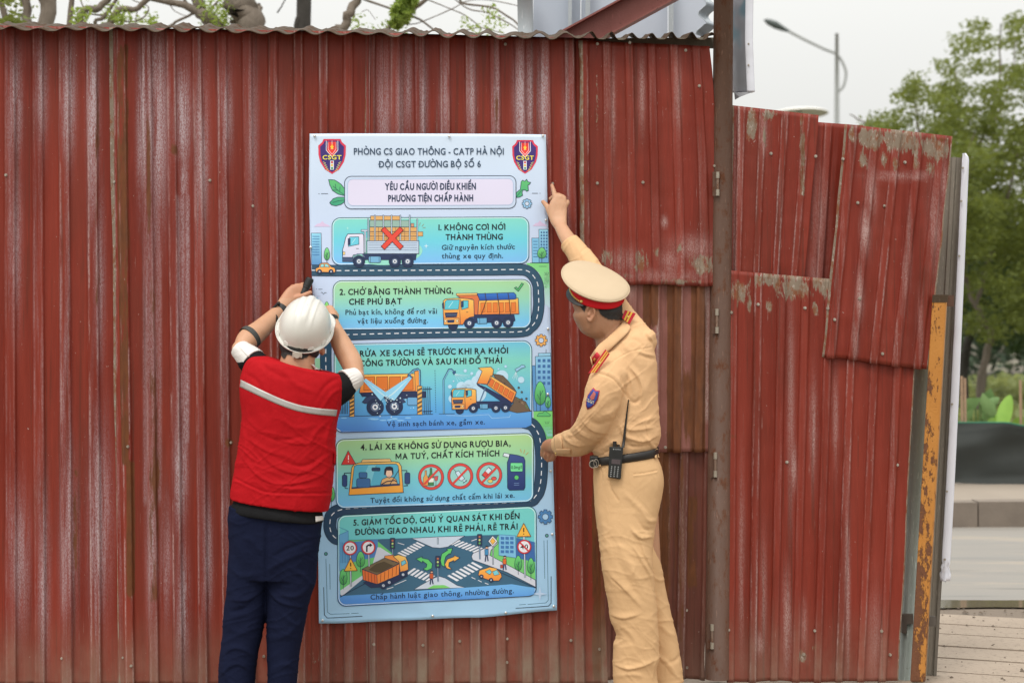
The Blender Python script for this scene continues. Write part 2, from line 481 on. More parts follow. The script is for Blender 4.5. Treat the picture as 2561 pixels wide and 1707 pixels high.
def band(px, py, x0, x1, y0, y1, a, s=8):
    return a * smooth01((px - x0 + s) / s) * smooth01((x1 + s - px) / s) * smooth01((py - y0 + 25) / 25) * smooth01((y1 + 25 - py) / 25)

def corrugated(parent, quad, y0, nrib, mat, seed, height=0.0165, phase=0.5, duty=0.36, edge=(0.012, 0.0, 0.0, 0.0), wear=(), rust=(),
               bare=(), rustband=(), wearband=(), bareband=(), dirt=(1500, 1720, 0.5), wavy=3.0, ridge_gain=0.45, rightcurve=None, dent=1.0):
    """one sheet, corners given clockwise from the top left as photograph pixels on the fence plane"""
    (ax, ay), (bx, by), (cx_, cy_), (dx, dy) = quad
    wpx = max(bx - ax, cx_ - dx); hpx = max(dy - ay, cy_ - by)
    nc = int(wpx / 2.2); nr = max(8, int(hpx / 11))
    u = np.linspace(0, 1, nc)[None, :]; v = np.linspace(0, 1, nr)[:, None]
    px = (ax * (1 - u) + bx * u) * (1 - v) + (dx * (1 - u) + cx_ * u) * v
    py = (ay * (1 - u) + by * u) * (1 - v) + (dy * (1 - u) + cy_ * u) * v
    if rightcurve is not None:
        px = px + smooth01((u - 0.6) / 0.4) * np.interp(py, rightcurve[0], rightcurve[1])
    r = np.random.default_rng(seed)
    # rib shape: flat crest, steep flanks, wide pan with a shallow stiffener
    ph = (u * nrib + phase) % 1.0
    ribno = np.floor(u * nrib + phase)
    jit = r.uniform(-0.02, 0.02, 64)[ribno.astype(int) % 64]
    d = np.abs(ph - 0.5 + jit)
    crest = 1 - smooth01((d - duty * 0.36) / (duty * 0.30))
    stiff = 0.05 * np.exp(-((np.abs(ph - 0.5 + jit) - 0.5) / 0.07) ** 2)
    hgt = (crest + stiff) * height
    yy = y0 - hgt + dent * (0.0022 * vnoise2(u * 7 + seed, v * 6, seed) + 0.0012 * vnoise2(u * nrib * 1.1, v * 22, seed + 1) * 1.0)
    # ragged lower and upper edges
    e = np.exp(-(1 - v) * 9)
    py = py + e * wavy * (vnoise(u * nrib * 0.9 + seed, seed + 5) + 0.8 * (crest - .5))
    yy = yy - e * 0.004 * vnoise(u * 9, seed + 8)
    px = px + 1.6 * vnoise(v * 9 + seed, seed + 11) * (np.exp(-u * 30) + np.exp(-(1 - u) * 30))
    co = WA(px, py, np.broadcast_to(yy, px.shape)).reshape(-1, 3)
    me = mesh_of(co, grid_faces(nr, nc))
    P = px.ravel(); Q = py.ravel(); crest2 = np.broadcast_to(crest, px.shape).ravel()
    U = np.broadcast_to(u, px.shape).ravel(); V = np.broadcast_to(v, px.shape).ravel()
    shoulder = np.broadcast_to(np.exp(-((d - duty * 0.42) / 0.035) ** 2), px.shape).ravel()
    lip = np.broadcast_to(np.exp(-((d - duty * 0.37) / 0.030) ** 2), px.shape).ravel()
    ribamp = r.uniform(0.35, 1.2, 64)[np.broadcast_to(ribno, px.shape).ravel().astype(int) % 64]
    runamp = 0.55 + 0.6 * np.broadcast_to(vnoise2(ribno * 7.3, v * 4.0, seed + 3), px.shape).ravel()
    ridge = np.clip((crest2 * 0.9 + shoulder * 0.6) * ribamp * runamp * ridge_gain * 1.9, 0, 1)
    w = blob(P, Q, wear); ru = blob(P, Q, rust); ba = blob(P, Q, bare)
    for t in wearband: w = np.maximum(w, band(P, Q, *t))
    for t in rustband: ru = np.maximum(ru, band(P, Q, *t))
    for t in bareband: ba = np.maximum(ba, band(P, Q, *t))
    if edge[0]: ba = np.maximum(ba, (U < edge[0]) * 1.3)
    if edge[1]: ba = np.maximum(ba, (U > 1 - edge[1]) * 1.3)
    if edge[2]: ba = np.maximum(ba, (V < edge[2]) * 1.0)
    di = smooth01((Q - dirt[0]) / (dirt[1] - dirt[0])) * dirt[2] * (0.75 + 0.5 * crest2)
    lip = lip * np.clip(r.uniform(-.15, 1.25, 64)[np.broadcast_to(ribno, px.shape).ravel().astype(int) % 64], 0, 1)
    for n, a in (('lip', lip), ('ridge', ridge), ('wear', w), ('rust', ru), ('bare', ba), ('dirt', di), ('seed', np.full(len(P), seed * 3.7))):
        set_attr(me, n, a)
    o = link('corrugated_sheet', me, mat, parent, smooth=True)
    sol = o.modifiers.new('thickness', 'SOLIDIFY'); sol.thickness = 0.0012; sol.offset = -1.0
    def surf_y(x, y):
        i = int(np.argmin((P - x) ** 2 + (Q - y) ** 2)); return co[i, 1]
    o_y[o.name] = surf_y
    return o
o_y = {}

sb = MB()
sb.tube([(0, 0.001, 0), (0, -0.0025, 0)], 0.0072, 12)
sb.tube([(0, -0.0025, 0), (0, -0.0035, 0), (0, -0.008, 0)], [0.0058, 0.0058, 0.0050], 6)
screw_me = mesh_of(sb.v, sb.f, 'screw'); screw_me.materials.append(M['steel'])
def screw(sheet, px, py, r=1.0, y=None):
    """hex roofing screw with washer, standing on the sheet"""
    yy = y if y is not None else o_y[sheet.name](px, py)
    o = bpy.data.objects.new('screw', screw_me); col.objects.link(o); o.parent = sheet
    off = Vector((0, 0, 0)); p = sheet
    while p is not None:
        off += p.location; p = p.parent
    o.location = Vector(W(px, py, yy - 0.0005)) - off
    o.rotation_euler = (random.uniform(-.12, .12), random.uniform(0, 1), random.uniform(-.12, .12)); o.scale = (r, r, r)
    return o

def thing(name, px, y, label, cat, group=None):
    x, _, _ = W(px, HY, y)
    return empty(name, (x, y, 0), label=label, cat=cat, group=group)

fence = thing('metal_fence', 600, 0, 'long streaked red corrugated metal fence that the blue poster is fixed to', 'fence')
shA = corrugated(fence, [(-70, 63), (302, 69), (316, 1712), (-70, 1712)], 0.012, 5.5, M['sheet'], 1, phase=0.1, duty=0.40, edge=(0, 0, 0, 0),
    wear=[(38, 260, 16, 130, .8), (105, 240, 14, 130, .55), (172, 240, 16, 140, .95), (233, 280, 14, 200, .9), (50, 1400, 22, 160, .6), (172, 1350, 22, 200, .55),
          (250, 1300, 26, 220, .7), (110, 1450, 14, 220, .6), (40, 600, 14, 200, .5), (250, 700, 12, 200, .5)],
    rust=[(243, 300, 8, 160, .8), (188, 1330, 9, 140, .75), (190, 1180, 12, 20, .8), (264, 1500, 10, 120, .5), (110, 800, 8, 120, .3)], rustband=[(236, 250, 420, 760, .35)])
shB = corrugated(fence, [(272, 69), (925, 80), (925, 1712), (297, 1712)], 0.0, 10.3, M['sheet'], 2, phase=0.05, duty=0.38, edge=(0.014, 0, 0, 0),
    wear=[(355, 320, 12, 170, .95), (395, 300, 24, 230, .95), (458, 290, 18, 120, 1.1), (505, 380, 16, 190, .8), (565, 280, 16, 120, .7), (460, 450, 10, 60, .8),
          (452, 1180, 16, 130, 1.0), (457, 1520, 14, 160, .9), (380, 1380, 14, 180, .7), (415, 1400, 14, 140, .5), (520, 1390, 12, 150, .7), (630, 330, 14, 200, .45), (700, 400, 14, 150, .4),
          (560, 800, 12, 300, .35), (640, 700, 10, 200, .4)],
    rust=[(372, 420, 8, 260, .85), (318, 560, 10, 340, .6), (330, 1330, 11, 240, .8), (392, 1180, 12, 260, .75), (435, 375, 12, 26, .95), (500, 1170, 10, 200, .35), (575, 1106, 18, 14, .9), (775, 240, 5, 22, .9)],
    rustband=[(296, 318, 120, 1150, .75), (320, 334, 1160, 1480, .95), (376, 392, 700, 1500, .5)],
    bare=[(800, 1660, 90, 50, .35)], wearband=[(362, 400, 500, 1250, .3), (446, 470, 500, 1100, .5)])
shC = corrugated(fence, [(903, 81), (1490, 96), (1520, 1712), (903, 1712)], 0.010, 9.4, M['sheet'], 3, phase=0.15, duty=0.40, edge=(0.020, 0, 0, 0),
    wear=[(960, 260, 18, 160, .6), (1020, 220, 12, 120, .5), (1110, 250, 14, 110, .5), (1301, 250, 16, 150, 1.0), (1325, 240, 10, 120, .8), (1359, 240, 14, 130, .9), (1420, 300, 12, 160, .5), (1000, 280, 10, 140, .5),
          (1060, 260, 10, 140, .6), (1180, 240, 12, 140, .7), (1240, 260, 10, 160, .6)],
    rust=[(1243, 270, 6, 110, .8)], rustband=[(1484, 1512, 1160, 1690, .75)], dirt=(1480, 1700, 0.8), ridge_gain=0.32)
for s, pts in ((shA, [(15, 438), (155, 1645)]), (shB, [(525, 451), (286, 455), (320, 1116), (307, 1643), (328, 1664), (577, 1106), (632, 515), (760, 1430), (660, 1640)]),
               (shC, [(1264, 111), (909, 106), (1382, 459), (1412, 611), (935, 1610), (1150, 1602), (1268, 1596), (1268, 1655), (1058, 1612), (1428, 1600), (1500, 1622)])):
    for p in pts: screw(s, *p, r=0.9)
# horizontal rail that shows above the gate sheets
rl = MB(); rl.hexa([W(1240, 98, 0.03), W(1786, 94, 0.03), W(1786, 94, 0.05), W(1240, 98, 0.05)], [W(1240, 112, 0.03), W(1786, 122, 0.03), W(1786, 122, 0.05), W(1240, 112, 0.05)])
rl.build('top_rail', simple('aged_timber_rail', (0.21, 0.19, 0.15), 0.9, 0, 0.3, 30), fence)
# lower rails behind the sheets, so the fence is a fence from behind too
for zz in (0.35, 1.35, 2.3):
    b = MB(); b.box((-2.4, 0.045, zz), (1.02, 0.085, zz + 0.05)); b.build('rail', M['post_brown'], fence)
# rusty corrugated capping along the top
nc, nr = 900, 10
xs = np.linspace(-40, 1787, nc); t = np.linspace(0, 1, nr)
pitch = np.where(xs < 1480, 66.0, 50.0)
phs = np.cumsum(np.concatenate([[0], np.diff(xs) / pitch[1:]])) * 2 * math.pi
wave = 0.5 + 0.5 * np.sin(phs + 1.3)
wave = np.where(xs < 1480, wave ** 1.25, wave ** 2.2)
base_py = np.interp(xs, [0, 400, 800, 1300, 1480, 1787], [76, 80, 86, 98, 97, 99]) + 2.2 * vnoise(xs / 47, 3)
amp = np.interp(xs, [0, 700, 1300, 1500, 1787], [8, 10, 12, 18, 14]) * (1 + 0.35 * vnoise(xs / 80, 9))
V = []
for j, tt in enumerate(t):
    yv = -0.10 + 0.30 * tt
    lift = np.interp(xs, [0, 1400, 1500, 1787], [0.078, 0.070, 0.052, 0.050]) * tt
    jag = (2.6 * np.maximum(0, vnoise(xs / 7.3, 12)) + 3.0 * np.maximum(0, vnoise(xs / 21, 14))) * (tt > 0.95)
    f = 1 - 0.25 * tt
    pw = WA(xs, base_py - amp * wave * f - 0 * jag, np.full(nc, -0.10))
    z = pw[:, 2] + lift + jag / FPX * 7
    V.append(np.stack([pw[:, 0], np.full(nc, yv) + 0.006 * vnoise(xs / 30, 21) * (1 - tt), z], -1))
V = np.array(V).reshape(-1, 3)
o = link('capping_sheet', mesh_of(V, [tuple(reversed(f)) for f in grid_faces(nr, nc)]), M['cap_rust'], fence, smooth=True)
o.modifiers.new('thickness', 'SOLIDIFY').thickness = 0.002

gate = thing('metal_gate', 1620, 0, 'hinged gate of three overlapping patched sheets between the banner and brown post', 'gate')
shF = corrugated(gate, [(1515, 1118), (1772, 1118), (1762, 1700), (1505, 1700)], 0.012, 4.2, M['sheet_dark'], 7, phase=0.3, duty=0.36, edge=(0, 0, 0, 0),
    rustband=[(1596, 1612, 1120, 1700, .9), (1636, 1668, 1120, 1700, 1.2), (1690, 1706, 1120, 1700, .55), (1722, 1742, 1250, 1460, .7), (1655, 1675, 1120, 1600, .6)], rust=[(1600, 1650, 40, 50, .4)], wear=[(1672, 1250, 4, 200, .9), (1708, 1300, 4, 200, .7)], dirt=(1520, 1720, .35))
shE = corrugated(gate, [(1506, 690), (1790, 700), (1780, 1131), (1512, 1128)], -0.006, 4.9, M['sheet_pink'], 6, phase=0.2, duty=0.40, edge=(0, 0, 0, 0),
    rustband=[(1612, 1642, 715, 800, 1.2), (1672, 1700, 715, 1130, 1.15), (1733, 1760, 715, 1130, 1.25), (1616, 1636, 715, 900, .6)], rust=[(1725, 1020, 34, 120, .9), (1780, 930, 14, 120, .7), (1690, 1060, 30, 60, .6), (1628, 800, 12, 40, .9)],
    wear=[(1700, 900, 5, 160, .9), (1766, 820, 6, 120, 1.0), (1645, 850, 4, 120, .8), (1560, 720, 30, 30, .7)], wearband=[(1760, 1770, 715, 1040, .9)], dirt=(3000, 3100, 0))
shD = corrugated(gate, [(1448, 101), (1776, 116), (1798, 715), (1452, 707)], -0.026, 5.9, M['sheet_bright'], 5, phase=0.25, duty=0.36, edge=(0.026, 0, 0, 0), height=0.014, wavy=2.2,
    rightcurve=([116, 240, 420, 620, 715], [0, 4, 8, 6, 0]),
    wear=[(1534, 260, 6, 120, .6), (1605, 230, 8, 90, .7), (1695, 230, 9, 90, .8), (1662, 555, 8, 12, 1.0), (1680, 650, 30, 30, .6), (1560, 650, 40, 30, .7), (1730, 620, 60, 30, .6), (1650, 690, 120, 18, .55)],
    bare=[(1600, 655, 26, 40, .75), (1520, 640, 28, 34, .6), (1640, 630, 10, 22, .75), (1700, 620, 10, 18, .75), (1760, 660, 50, 34, .75), (1700, 706, 90, 12, .7), (1494, 240, 6, 120, .6), (1560, 690, 60, 16, .45), (1780, 560, 14, 30, .4)],
    rust=[(1715, 700, 30, 7, .6), (1790, 600, 5, 60, .4)], dirt=(3000, 3100, 0))
for s, pts in ((shD, [(1494, 458), (1608, 456), (1494, 110), (1575, 107), (1715, 126), (1749, 215), (1787, 415)]), (shE, [(1664, 1118), (1775, 1105)]), (shF, [(1717, 1525), (1718, 1668)])):
    for p in pts: screw(s, *p, r=0.9)
for hy_, hx in ((430, 1795), (772, 1793), (1131, 1789), (1560, 1781)):
    hh = 62 if hy_ > 430 else 60
    b = MB(); b.box(*[tuple(c) for c in (np.minimum(W(hx - 13, hy_ + hh, -0.046), W(hx - 2, hy_, -0.046)) - [0, .001, 0], np.maximum(W(hx - 13, hy_ + hh, -0.046), W(hx - 2, hy_, -0.046)) + [0, .001, 0])])
    h = b.build('hinge', M['post_brown'], gate)
    for k, (a0, a1) in enumerate(((0, .27), (.27, .73), (.73, 1))):
        b = MB(); b.tube([W(hx, hy_ + hh * a0, -0.052), W(hx, hy_ + hh * (a1 - .01), -0.052)], 0.0075 if k != 1 else 0.0058, 12)
        b.build('knuckle', M['hinge_pale'] if k != 1 else M['hinge_rust'], h, smooth=False)

# brown post: tall steel pipe
post = tag(link('steel_post', mesh_of([], [])), 'tall rusty brown steel post between the gate and the right fence', 'post')
pb = MB(); pb.tube([(W(1812, 0, -0.005)[0], -0.005, 3.35), (W(1806, 400, -0.005)[0], -0.005, 2.2), (W(1793, 1690, -0.005)[0], -0.005, 0.0)], [0.040, 0.043, 0.052], 32)
post.data = mesh_of(pb.v, pb.f); post.data.materials.append(M['post_brown'])
post.data.polygons.foreach_set('use_smooth', [len(p.vertices) == 4 for p in post.data.polygons])

# right hand fence
rf = thing('metal_fence', 2060, 0, 'lower patched red corrugated fence to the right of the brown post', 'fence')
shG2 = corrugated(rf, [(2000, 302), (2160, 314), (2120, 760), (1985, 760)], 0.030, 2.9, M['sheet_bright'], 10, phase=0.2, edge=(0, 0, 0, 0), wear=[(2050, 560, 20, 160, .4), (2040, 700, 20, 80, .4)], dirt=(3000, 3100, 0))
shG = corrugated(rf, [(1830, 263), (2048, 288), (2010, 720), (1823, 712)], 0.008, 4.0, M['sheet_bright'], 8, phase=0.05, duty=0.34, edge=(0.03, 0, 0, 0), height=0.013,
    bare=[(1880, 300, 18, 70, .85), (1920, 285, 30, 24, .7), (1912, 340, 9, 40, .7)], wear=[(1912, 330, 12, 50, .7), (1848, 330, 4, 120, 1.0), (1838, 560, 5, 200, .8)], rustband=[(2003, 2012, 290, 500, .5)], bareband=[(2004, 2010, 300, 480, .62)], rust=[(1890, 270, 40, 8, .5)], dirt=(3000, 3100, 0))
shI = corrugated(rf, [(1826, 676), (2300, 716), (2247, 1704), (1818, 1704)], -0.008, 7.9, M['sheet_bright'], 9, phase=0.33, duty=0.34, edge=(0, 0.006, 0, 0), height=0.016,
    bare=[(1850, 730, 30, 40, .9), (1920, 700, 50, 26, .85), (1990, 720, 60, 36, .9), (2060, 710, 40, 40, .9), (1875, 760, 10, 30, .7), (1925, 765, 14, 26, .75), (2040, 770, 10, 26, .75), (2005, 1640, 12, 26, .8), (2035, 1620, 10, 14, .6), (2000, 690, 140, 8, .6)],
    rust=[(1925, 690, 14, 18, .6), (2050, 700, 20, 20, .6), (1835, 1090, 16, 12, .5)],
    wear=[(1978, 1020, 9, 260, .55), (1985, 1170, 10, 60, .9), (2035, 1080, 9, 120, .7), (2090, 1050, 8, 120, .5), (1968, 1560, 12, 120, .7), (2120, 1450, 6, 220, .8), (1855, 1400, 8, 220, .5), (1910, 1480, 8, 140, .5), (1900, 1610, 12, 30, .7), (2010, 1560, 8, 60, .5), (2190, 1600, 20, 120, .4)], dirt=(1470, 1720, .45), ridge_gain=0.36)
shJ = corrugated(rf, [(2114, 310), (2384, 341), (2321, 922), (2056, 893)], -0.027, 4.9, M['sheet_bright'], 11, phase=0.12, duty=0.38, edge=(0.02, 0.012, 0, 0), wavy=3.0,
    bare=[(2180, 345, 50, 34, .95), (2250, 350, 60, 40, .95), (2340, 370, 50, 44, .9), (2160, 400, 18, 30, .8), (2210, 400, 14, 26, .75), (2290, 400, 12, 40, .8), (2330, 420, 20, 30, .7), (2240, 410, 10, 30, .8), (2130, 330, 14, 30, .6)],
    rust=[(2285, 370, 24, 16, .7), (2190, 335, 14, 8, .6), (2355, 350, 30, 10, .7), (2145, 316, 16, 4, .8)],
    wear=[(2165, 580, 12, 50, 1.1), (2180, 480, 14, 60, .7), (2260, 440, 90, 10, .7), (2150, 740, 10, 60, .8), (2140, 850, 8, 50, .7), (2275, 600, 6, 90, .7), (2265, 680, 6, 60, .8), (2340, 560, 20, 120, .5), (2360, 450, 10, 60, .6), (2300, 800, 8, 60, .4)], dirt=(3000, 3100, 0))
for s, pts in ((shG, [(1928, 384), (2040, 391)]), (shJ, [(2108, 398), (2263, 406), (2212, 515), (2145, 507), (2150, 746), (2087, 799), (2207, 884)]),
               (shI, [(1896, 761), (2013, 770), (2070, 771), (1829, 781), (1968, 1155), (2244, 1162), (1822, 1574), (2038, 1576), (2205, 1577), (2226, 1636), (2010, 1635)])):
    for p in pts: screw(s, *p, r=0.95)
for zz in (0.30, 1.25):
    b = MB(); b.box((W(1832, 0, .06)[0], 0.045, zz), (W(2240, 0, .06)[0], 0.085, zz + 0.05)); b.build('rail', M['post_brown'], rf)

# posts and board at the right end
gp = MB(); gp.tube([W(2304, 880, 0.10), W(2262, 1712, 0.10)], 0.033, 24)
p1 = gp.build('galvanised_post', M['galv'], smooth=True); tag(p1, 'dull green grey galvanised pipe between the red sheet and the yellow tube', 'post')
yp = MB()
def sq(px0, px1, py, ya, yb): return [W(px0, py, ya), W(px1, py, ya), W(px1 + 2, py, yb), W(px0 + 2, py, yb)]
yp.hexa(sq(2276, 2313, 1704, -0.045, 0.025), sq(2332, 2368, 737, -0.045, 0.025))
p2 = yp.build('yellow_post', M['yellow'], bevel=0.008, segs=3); tag(p2, 'yellow square steel tube with flaking paint and rust, leaning right', 'post')
# rust patch mouth at the tube's top
b = MB(); b.hexa(sq(2331, 2369, 756, -0.047, -0.044), sq(2332, 2370, 737, -0.047, -0.044)); b.build('rust_rim', M['cap_rust'], p2)
b = MB(); b.box(tuple(W(2368, 766, 0.05)), tuple(np.array(W(2386, 738, 0.05)) + [0, .03, 0])); b.build('bracket', M['post_brown'], p2)
for (bx0, bx1, by0, by1, yy) in ((2256, 2284, 1534, 1560, 0.055), (2256, 2268, 1560, 1582, 0.055), (2322, 2341, 1541, 1565, 0.05)):
    b = MB(); b.box(tuple(W(bx0, by1, yy)), tuple(np.array(W(bx1, by0, yy)) + [0, .03, 0])); b.build('bracket', M['taupe_dark'], p2)

# back of a billboard: taupe ribbed board, and its white wrapped frame
bb = thing('sign_board', 2370, 0.16, 'taupe backed board behind the right fence with a white wrapped edge', 'board')
n_ = 13
uu = np.linspace(0, 1, 61); vv = np.linspace(0, 1, 40)
fx = 2366 + (2414 - 2366) * uu; fb = 2292 + (2340 - 2292) * uu
V = []
for v in vv:
    ph = (uu * 2.3 + .1) % 1
    yy = 0.17 - 0.008 * (1 - smooth01((np.abs(ph - .5) - .12) / .1))
    V.append(WA((2340 + 76 * uu) * (1 - v) + (2270 + 71 * uu) * v, (392 + 3 * uu) * (1 - v) + 1712 * v, yy))
V = np.array(V).reshape(-1, 3)
o = link('board', mesh_of(V, grid_faces(40, 61)), M['taupe'], bb, smooth=False); o.modifiers.new('thickness', 'SOLIDIFY').thickness = 0.002
b = MB(); b.hexa([W(2403, 392, .155), W(2408, 392, .155), W(2408, 392, .18), W(2403, 392, .18)][::-1], [W(2334, 1712, .155), W(2341, 1712, .155), W(2341, 1712, .18), W(2334, 1712, .18)][::-1]); b.build('edge_channel', simple('brown_channel', (0.15, 0.13, 0.105), 0.6, 0, 0.2), bb)
# white wrapped edge, with a crumpled end
V = []; ys = np.linspace(383, 1452, 120)
for k, y in enumerate(ys):
    l = np.interp(y, [383, 400, 700, 1000, 1300, 1452], [2408, 2406, 2392, 2377, 2361, 2352]); r_ = np.interp(y, [383, 395, 700, 1000, 1300, 1452], [2416, 2424, 2411, 2398, 2383, 2374])
    if y > 1400: l += 3 * vnoise(y / 9, 3); r_ += 4 * vnoise(y / 11, 4)
    for q in np.linspace(0, 1, 7):
        V.append(W(l + (r_ - l) * q, y, 0.145 - 0.006 * math.sin(q * 3.1) + 0.002 * float(vnoise(y / 40 + q * 2, 6)) + (0.008 * float(vnoise(y / 7 + q * 5, 7)) if y > 1400 else 0)))
o = link('white_edge', mesh_of(V, grid_faces(len(ys), 7)), M['white_vinyl'], bb, smooth=True); o.modifiers.new('thickness', 'SOLIDIFY').thickness = 0.02
for (sx, sy) in ((2408, 420), (2404, 503), (2399, 640), (2381, 1010), (2368, 1228), (2363, 1398)):
    s_ = screw(o, sx, sy, 0.7, 0.136)

# upper right: billboard end that stands beside the post, above the fence
ub = thing('billboard', 1860, 0.1, 'billboard end wrapped in white vinyl, high up right of the brown post', 'billboard')
mg = Mat('printed_vinyl', (0.5, 0.5, 0.55), 0.4)
cg = mg.mix(mg.ramp(mg.noise((1, 1, 1), 5.0, 2), 0.35, 0.65), (0.23, 0.235, 0.26), (0.40, 0.41, 0.46))
cg = mg.mix(mg.ramp(mg.noise((1, 1, 1), 3.0, 2, off=(4, 2, 1)), 0.56, 0.62), cg, (0.13, 0.22, 0.27)); mg.color(cg)
V = []; ys = np.linspace(-60, 232, 60)
for y in ys:
    for q in np.linspace(0, 1, 8):
        V.append(W(1831 + 39 * q, y, 0.20 - 0.14 * q + 0.01 * float(vnoise(y / 60 + q, 3))))
o = link('printed_face', mesh_of(V, grid_faces(len(ys), 8)), mg.m, ub, smooth=True); o.modifiers.new('thickness', 'SOLIDIFY').thickness = 0.01
V = []
ys = np.linspace(-60, 230, 60)
for y in ys:
    for q in np.linspace(0, 1, 8):
        V.append(W(np.interp(y, [-60, 100, 230], [1865, 1863, 1868]) + 20 * q, y, 0.055 + 0.0 * q - 0.004 * math.sin(q * 3.14) + 0.003 * float(vnoise(y / 30, 5))))
o = link('wrapped_edge', mesh_of(V, grid_faces(len(ys), 8)), M['white_vinyl'], ub, smooth=True); o.modifiers.new('thickness', 'SOLIDIFY').thickness = 0.03
for sy in (110, 163): screw(o, 1872, sy, .6, 0.05)
b = MB(); b.hexa([W(1836, 232, .06), W(1886, 229, .05), W(1886, 229, .19), W(1836, 229, .21)], [W(1838, 250, .06), W(1850, 243, .05), W(1850, 243, .19), W(1838, 250, .21)]); b.build('bottom_fold', simple('grey_vinyl', (0.25, 0.25, 0.27), .5), ub)

# hoarding structure behind the fence top
hb = thing('hoarding', 1550, 0.9, 'pale blue grey hoarding panel with steel studs behind the fence top', 'hoarding')
mh = Mat('hoarding_panel', (0.6, 0.65, 0.72), 0.5)
mh.color(mh.mix(mh.noise((1, 1, 0.6), 2.5, 5), (0.42, 0.48, 0.57), (0.60, 0.64, 0.72)))
for (x0, x1) in ((1334, 1452), (1453.5, 1670), (1671.5, 1772)):
    b = MB(); b.hexa([W(x0, 150, .92), W(x1, 150, .92), W(x1, 150, .94), W(x0, 150, .94)], [W(x0, -70, .92), W(x1, -70, .92), W(x1, -70, .94), W(x0, -70, .94)]); b.build('panel', mh.m, hb)
for (x0, x1, w) in ((1425, 1420, 9), (1469, 1471, 12), (1678, 1679, 12)):
    b = MB(); b.hexa([W(x0 - w / 2, 150, .84), W(x0 + w / 2, 150, .84), W(x0 + w / 2, 150, .90), W(x0 - w / 2, 150, .90)], [W(x1 - w / 2 + (6 if w == 9 else 0), -70, .84), W(x1 + w / 2 + (6 if w == 9 else 0), -70, .84), W(x1 + w / 2 + (6 if w == 9 else 0), -70, .9), W(x1 - w / 2 + (6 if w == 9 else 0), -70, .9)]); b.build('stud', M['galv_light'], hb)
b = MB(); b.tube([W(1317, 200, .8), W(1312, -70, .8)], 0.037, 24); tag(b.build('galvanised_post', M['galv_light'], smooth=True), 'thick pale galvanised pipe rising behind the fence top beside the blue hoarding', 'post')
# maroon beam
def beam():
    b = MB()
    a = np.array(W(1405, 118, .45)); c = np.array(W(1760, -75, .45)); d = (c - a); L = np.linalg.norm(d); d /= L; nrm = np.array([-d[2], 0, d[0]])
    H = 0.105
    def bar(o0, o1, y0, y1):
        q0 = [a + nrm * o0 + [0, y0, 0], a + nrm * o1 + [0, y0, 0], a + nrm * o1 + [0, y1, 0], a + nrm * o0 + [0, y1, 0]]
        b.hexa(q0, [p + d * L for p in q0])
    bar(-H / 2, H / 2, 0.0, 0.006); bar(-H / 2 - 0.008, -H / 2, -0.05, 0.05); bar(H / 2, H / 2 + 0.008, -0.05, 0.05)
    return b.build('steel_beam', M['beam'])
tag(beam(), 'maroon steel I beam rising diagonally behind the fence top', 'beam')
# curled galvanised sheet by the post
V = []
for k, y in enumerate(np.linspace(-60, 86, 90)):
    x = 1770 + 10 * math.sin((y + 4) / 50 * 2 * math.pi) - (6 if y > 60 else 0); 
    for q in np.linspace(0, 1, 8): V.append(W(x - 14 + 26 * q, y + 9 * q, 0.10 + 0.05 * q))
o = link('loose_sheet', mesh_of(V, grid_faces(90, 8)), rusty_metal('bare_corrugated', (0.36, 0.42, 0.47), (0.6, 0.64, 0.68), (0.25, 0.22, 0.2), (0.7, 0.8), rough=.35, metal=.3), smooth=True); o.modifiers.new('thickness', 'SOLIDIFY').thickness = 0.0015
tag(o, 'offcut of bare wavy zinc sheet hanging left of the brown post top', 'metal sheet')
# ---------------------------------------------------------------- background: cloth fence, plants, trees, lamp
def leaf_material(name, dark, light, trans=0.45):
    m = Mat(name, dark, 0.55, 0, 0.3)
    c = m.mix(m.attr('tone'), dark, light)
    m.color(c)
    tr = m.n('BsdfTranslucent'); m.L(m.mix(0.5, c, (light[0] * 1.5, light[1] * 1.35, light[2])), tr.inputs['Color'])
    mx = m.n('MixShader'); mx.inputs[0].default_value = trans
    out = m.t.nodes['Material Output']
    m.L(m.b.outputs[0], mx.inputs[1]); m.L(tr.outputs[0], mx.inputs[2]); m.L(mx.outputs[0], out.inputs['Surface'])
    return m.m
M['leaf'] = leaf_material('fresh_leaf', (0.080, 0.105, 0.022), (0.22, 0.265, 0.062))
M['leaf_dark'] = leaf_material('dark_leaf', (0.025, 0.05, 0.018), (0.075, 0.125, 0.04), 0.3)
M['leaf_yellow'] = leaf_material('spring_leaf', (0.15, 0.21, 0.04), (0.30, 0.40, 0.09), 0.5)
M['leaf_haze'] = leaf_material('distant_leaf', (0.04, 0.065, 0.045), (0.085, 0.125, 0.075), 0.3)
mb_ = Mat('bark', (0.2, 0.16, 0.12), 0.9)
cb = mb_.mix(mb_.noise((1, 1, 0.3), 12, 6, 0.7), (0.085, 0.065, 0.05), (0.26, 0.215, 0.17))
mb_.color(cb); mb_.bump(mb_.noise((1, 1, 0.25), 30, 5), 0.02); M['bark'] = mb_.m
M['bark_dark'] = simple('dark_bark', (0.045, 0.04, 0.034), 0.9, 0, 0.35, 12, 0.01)

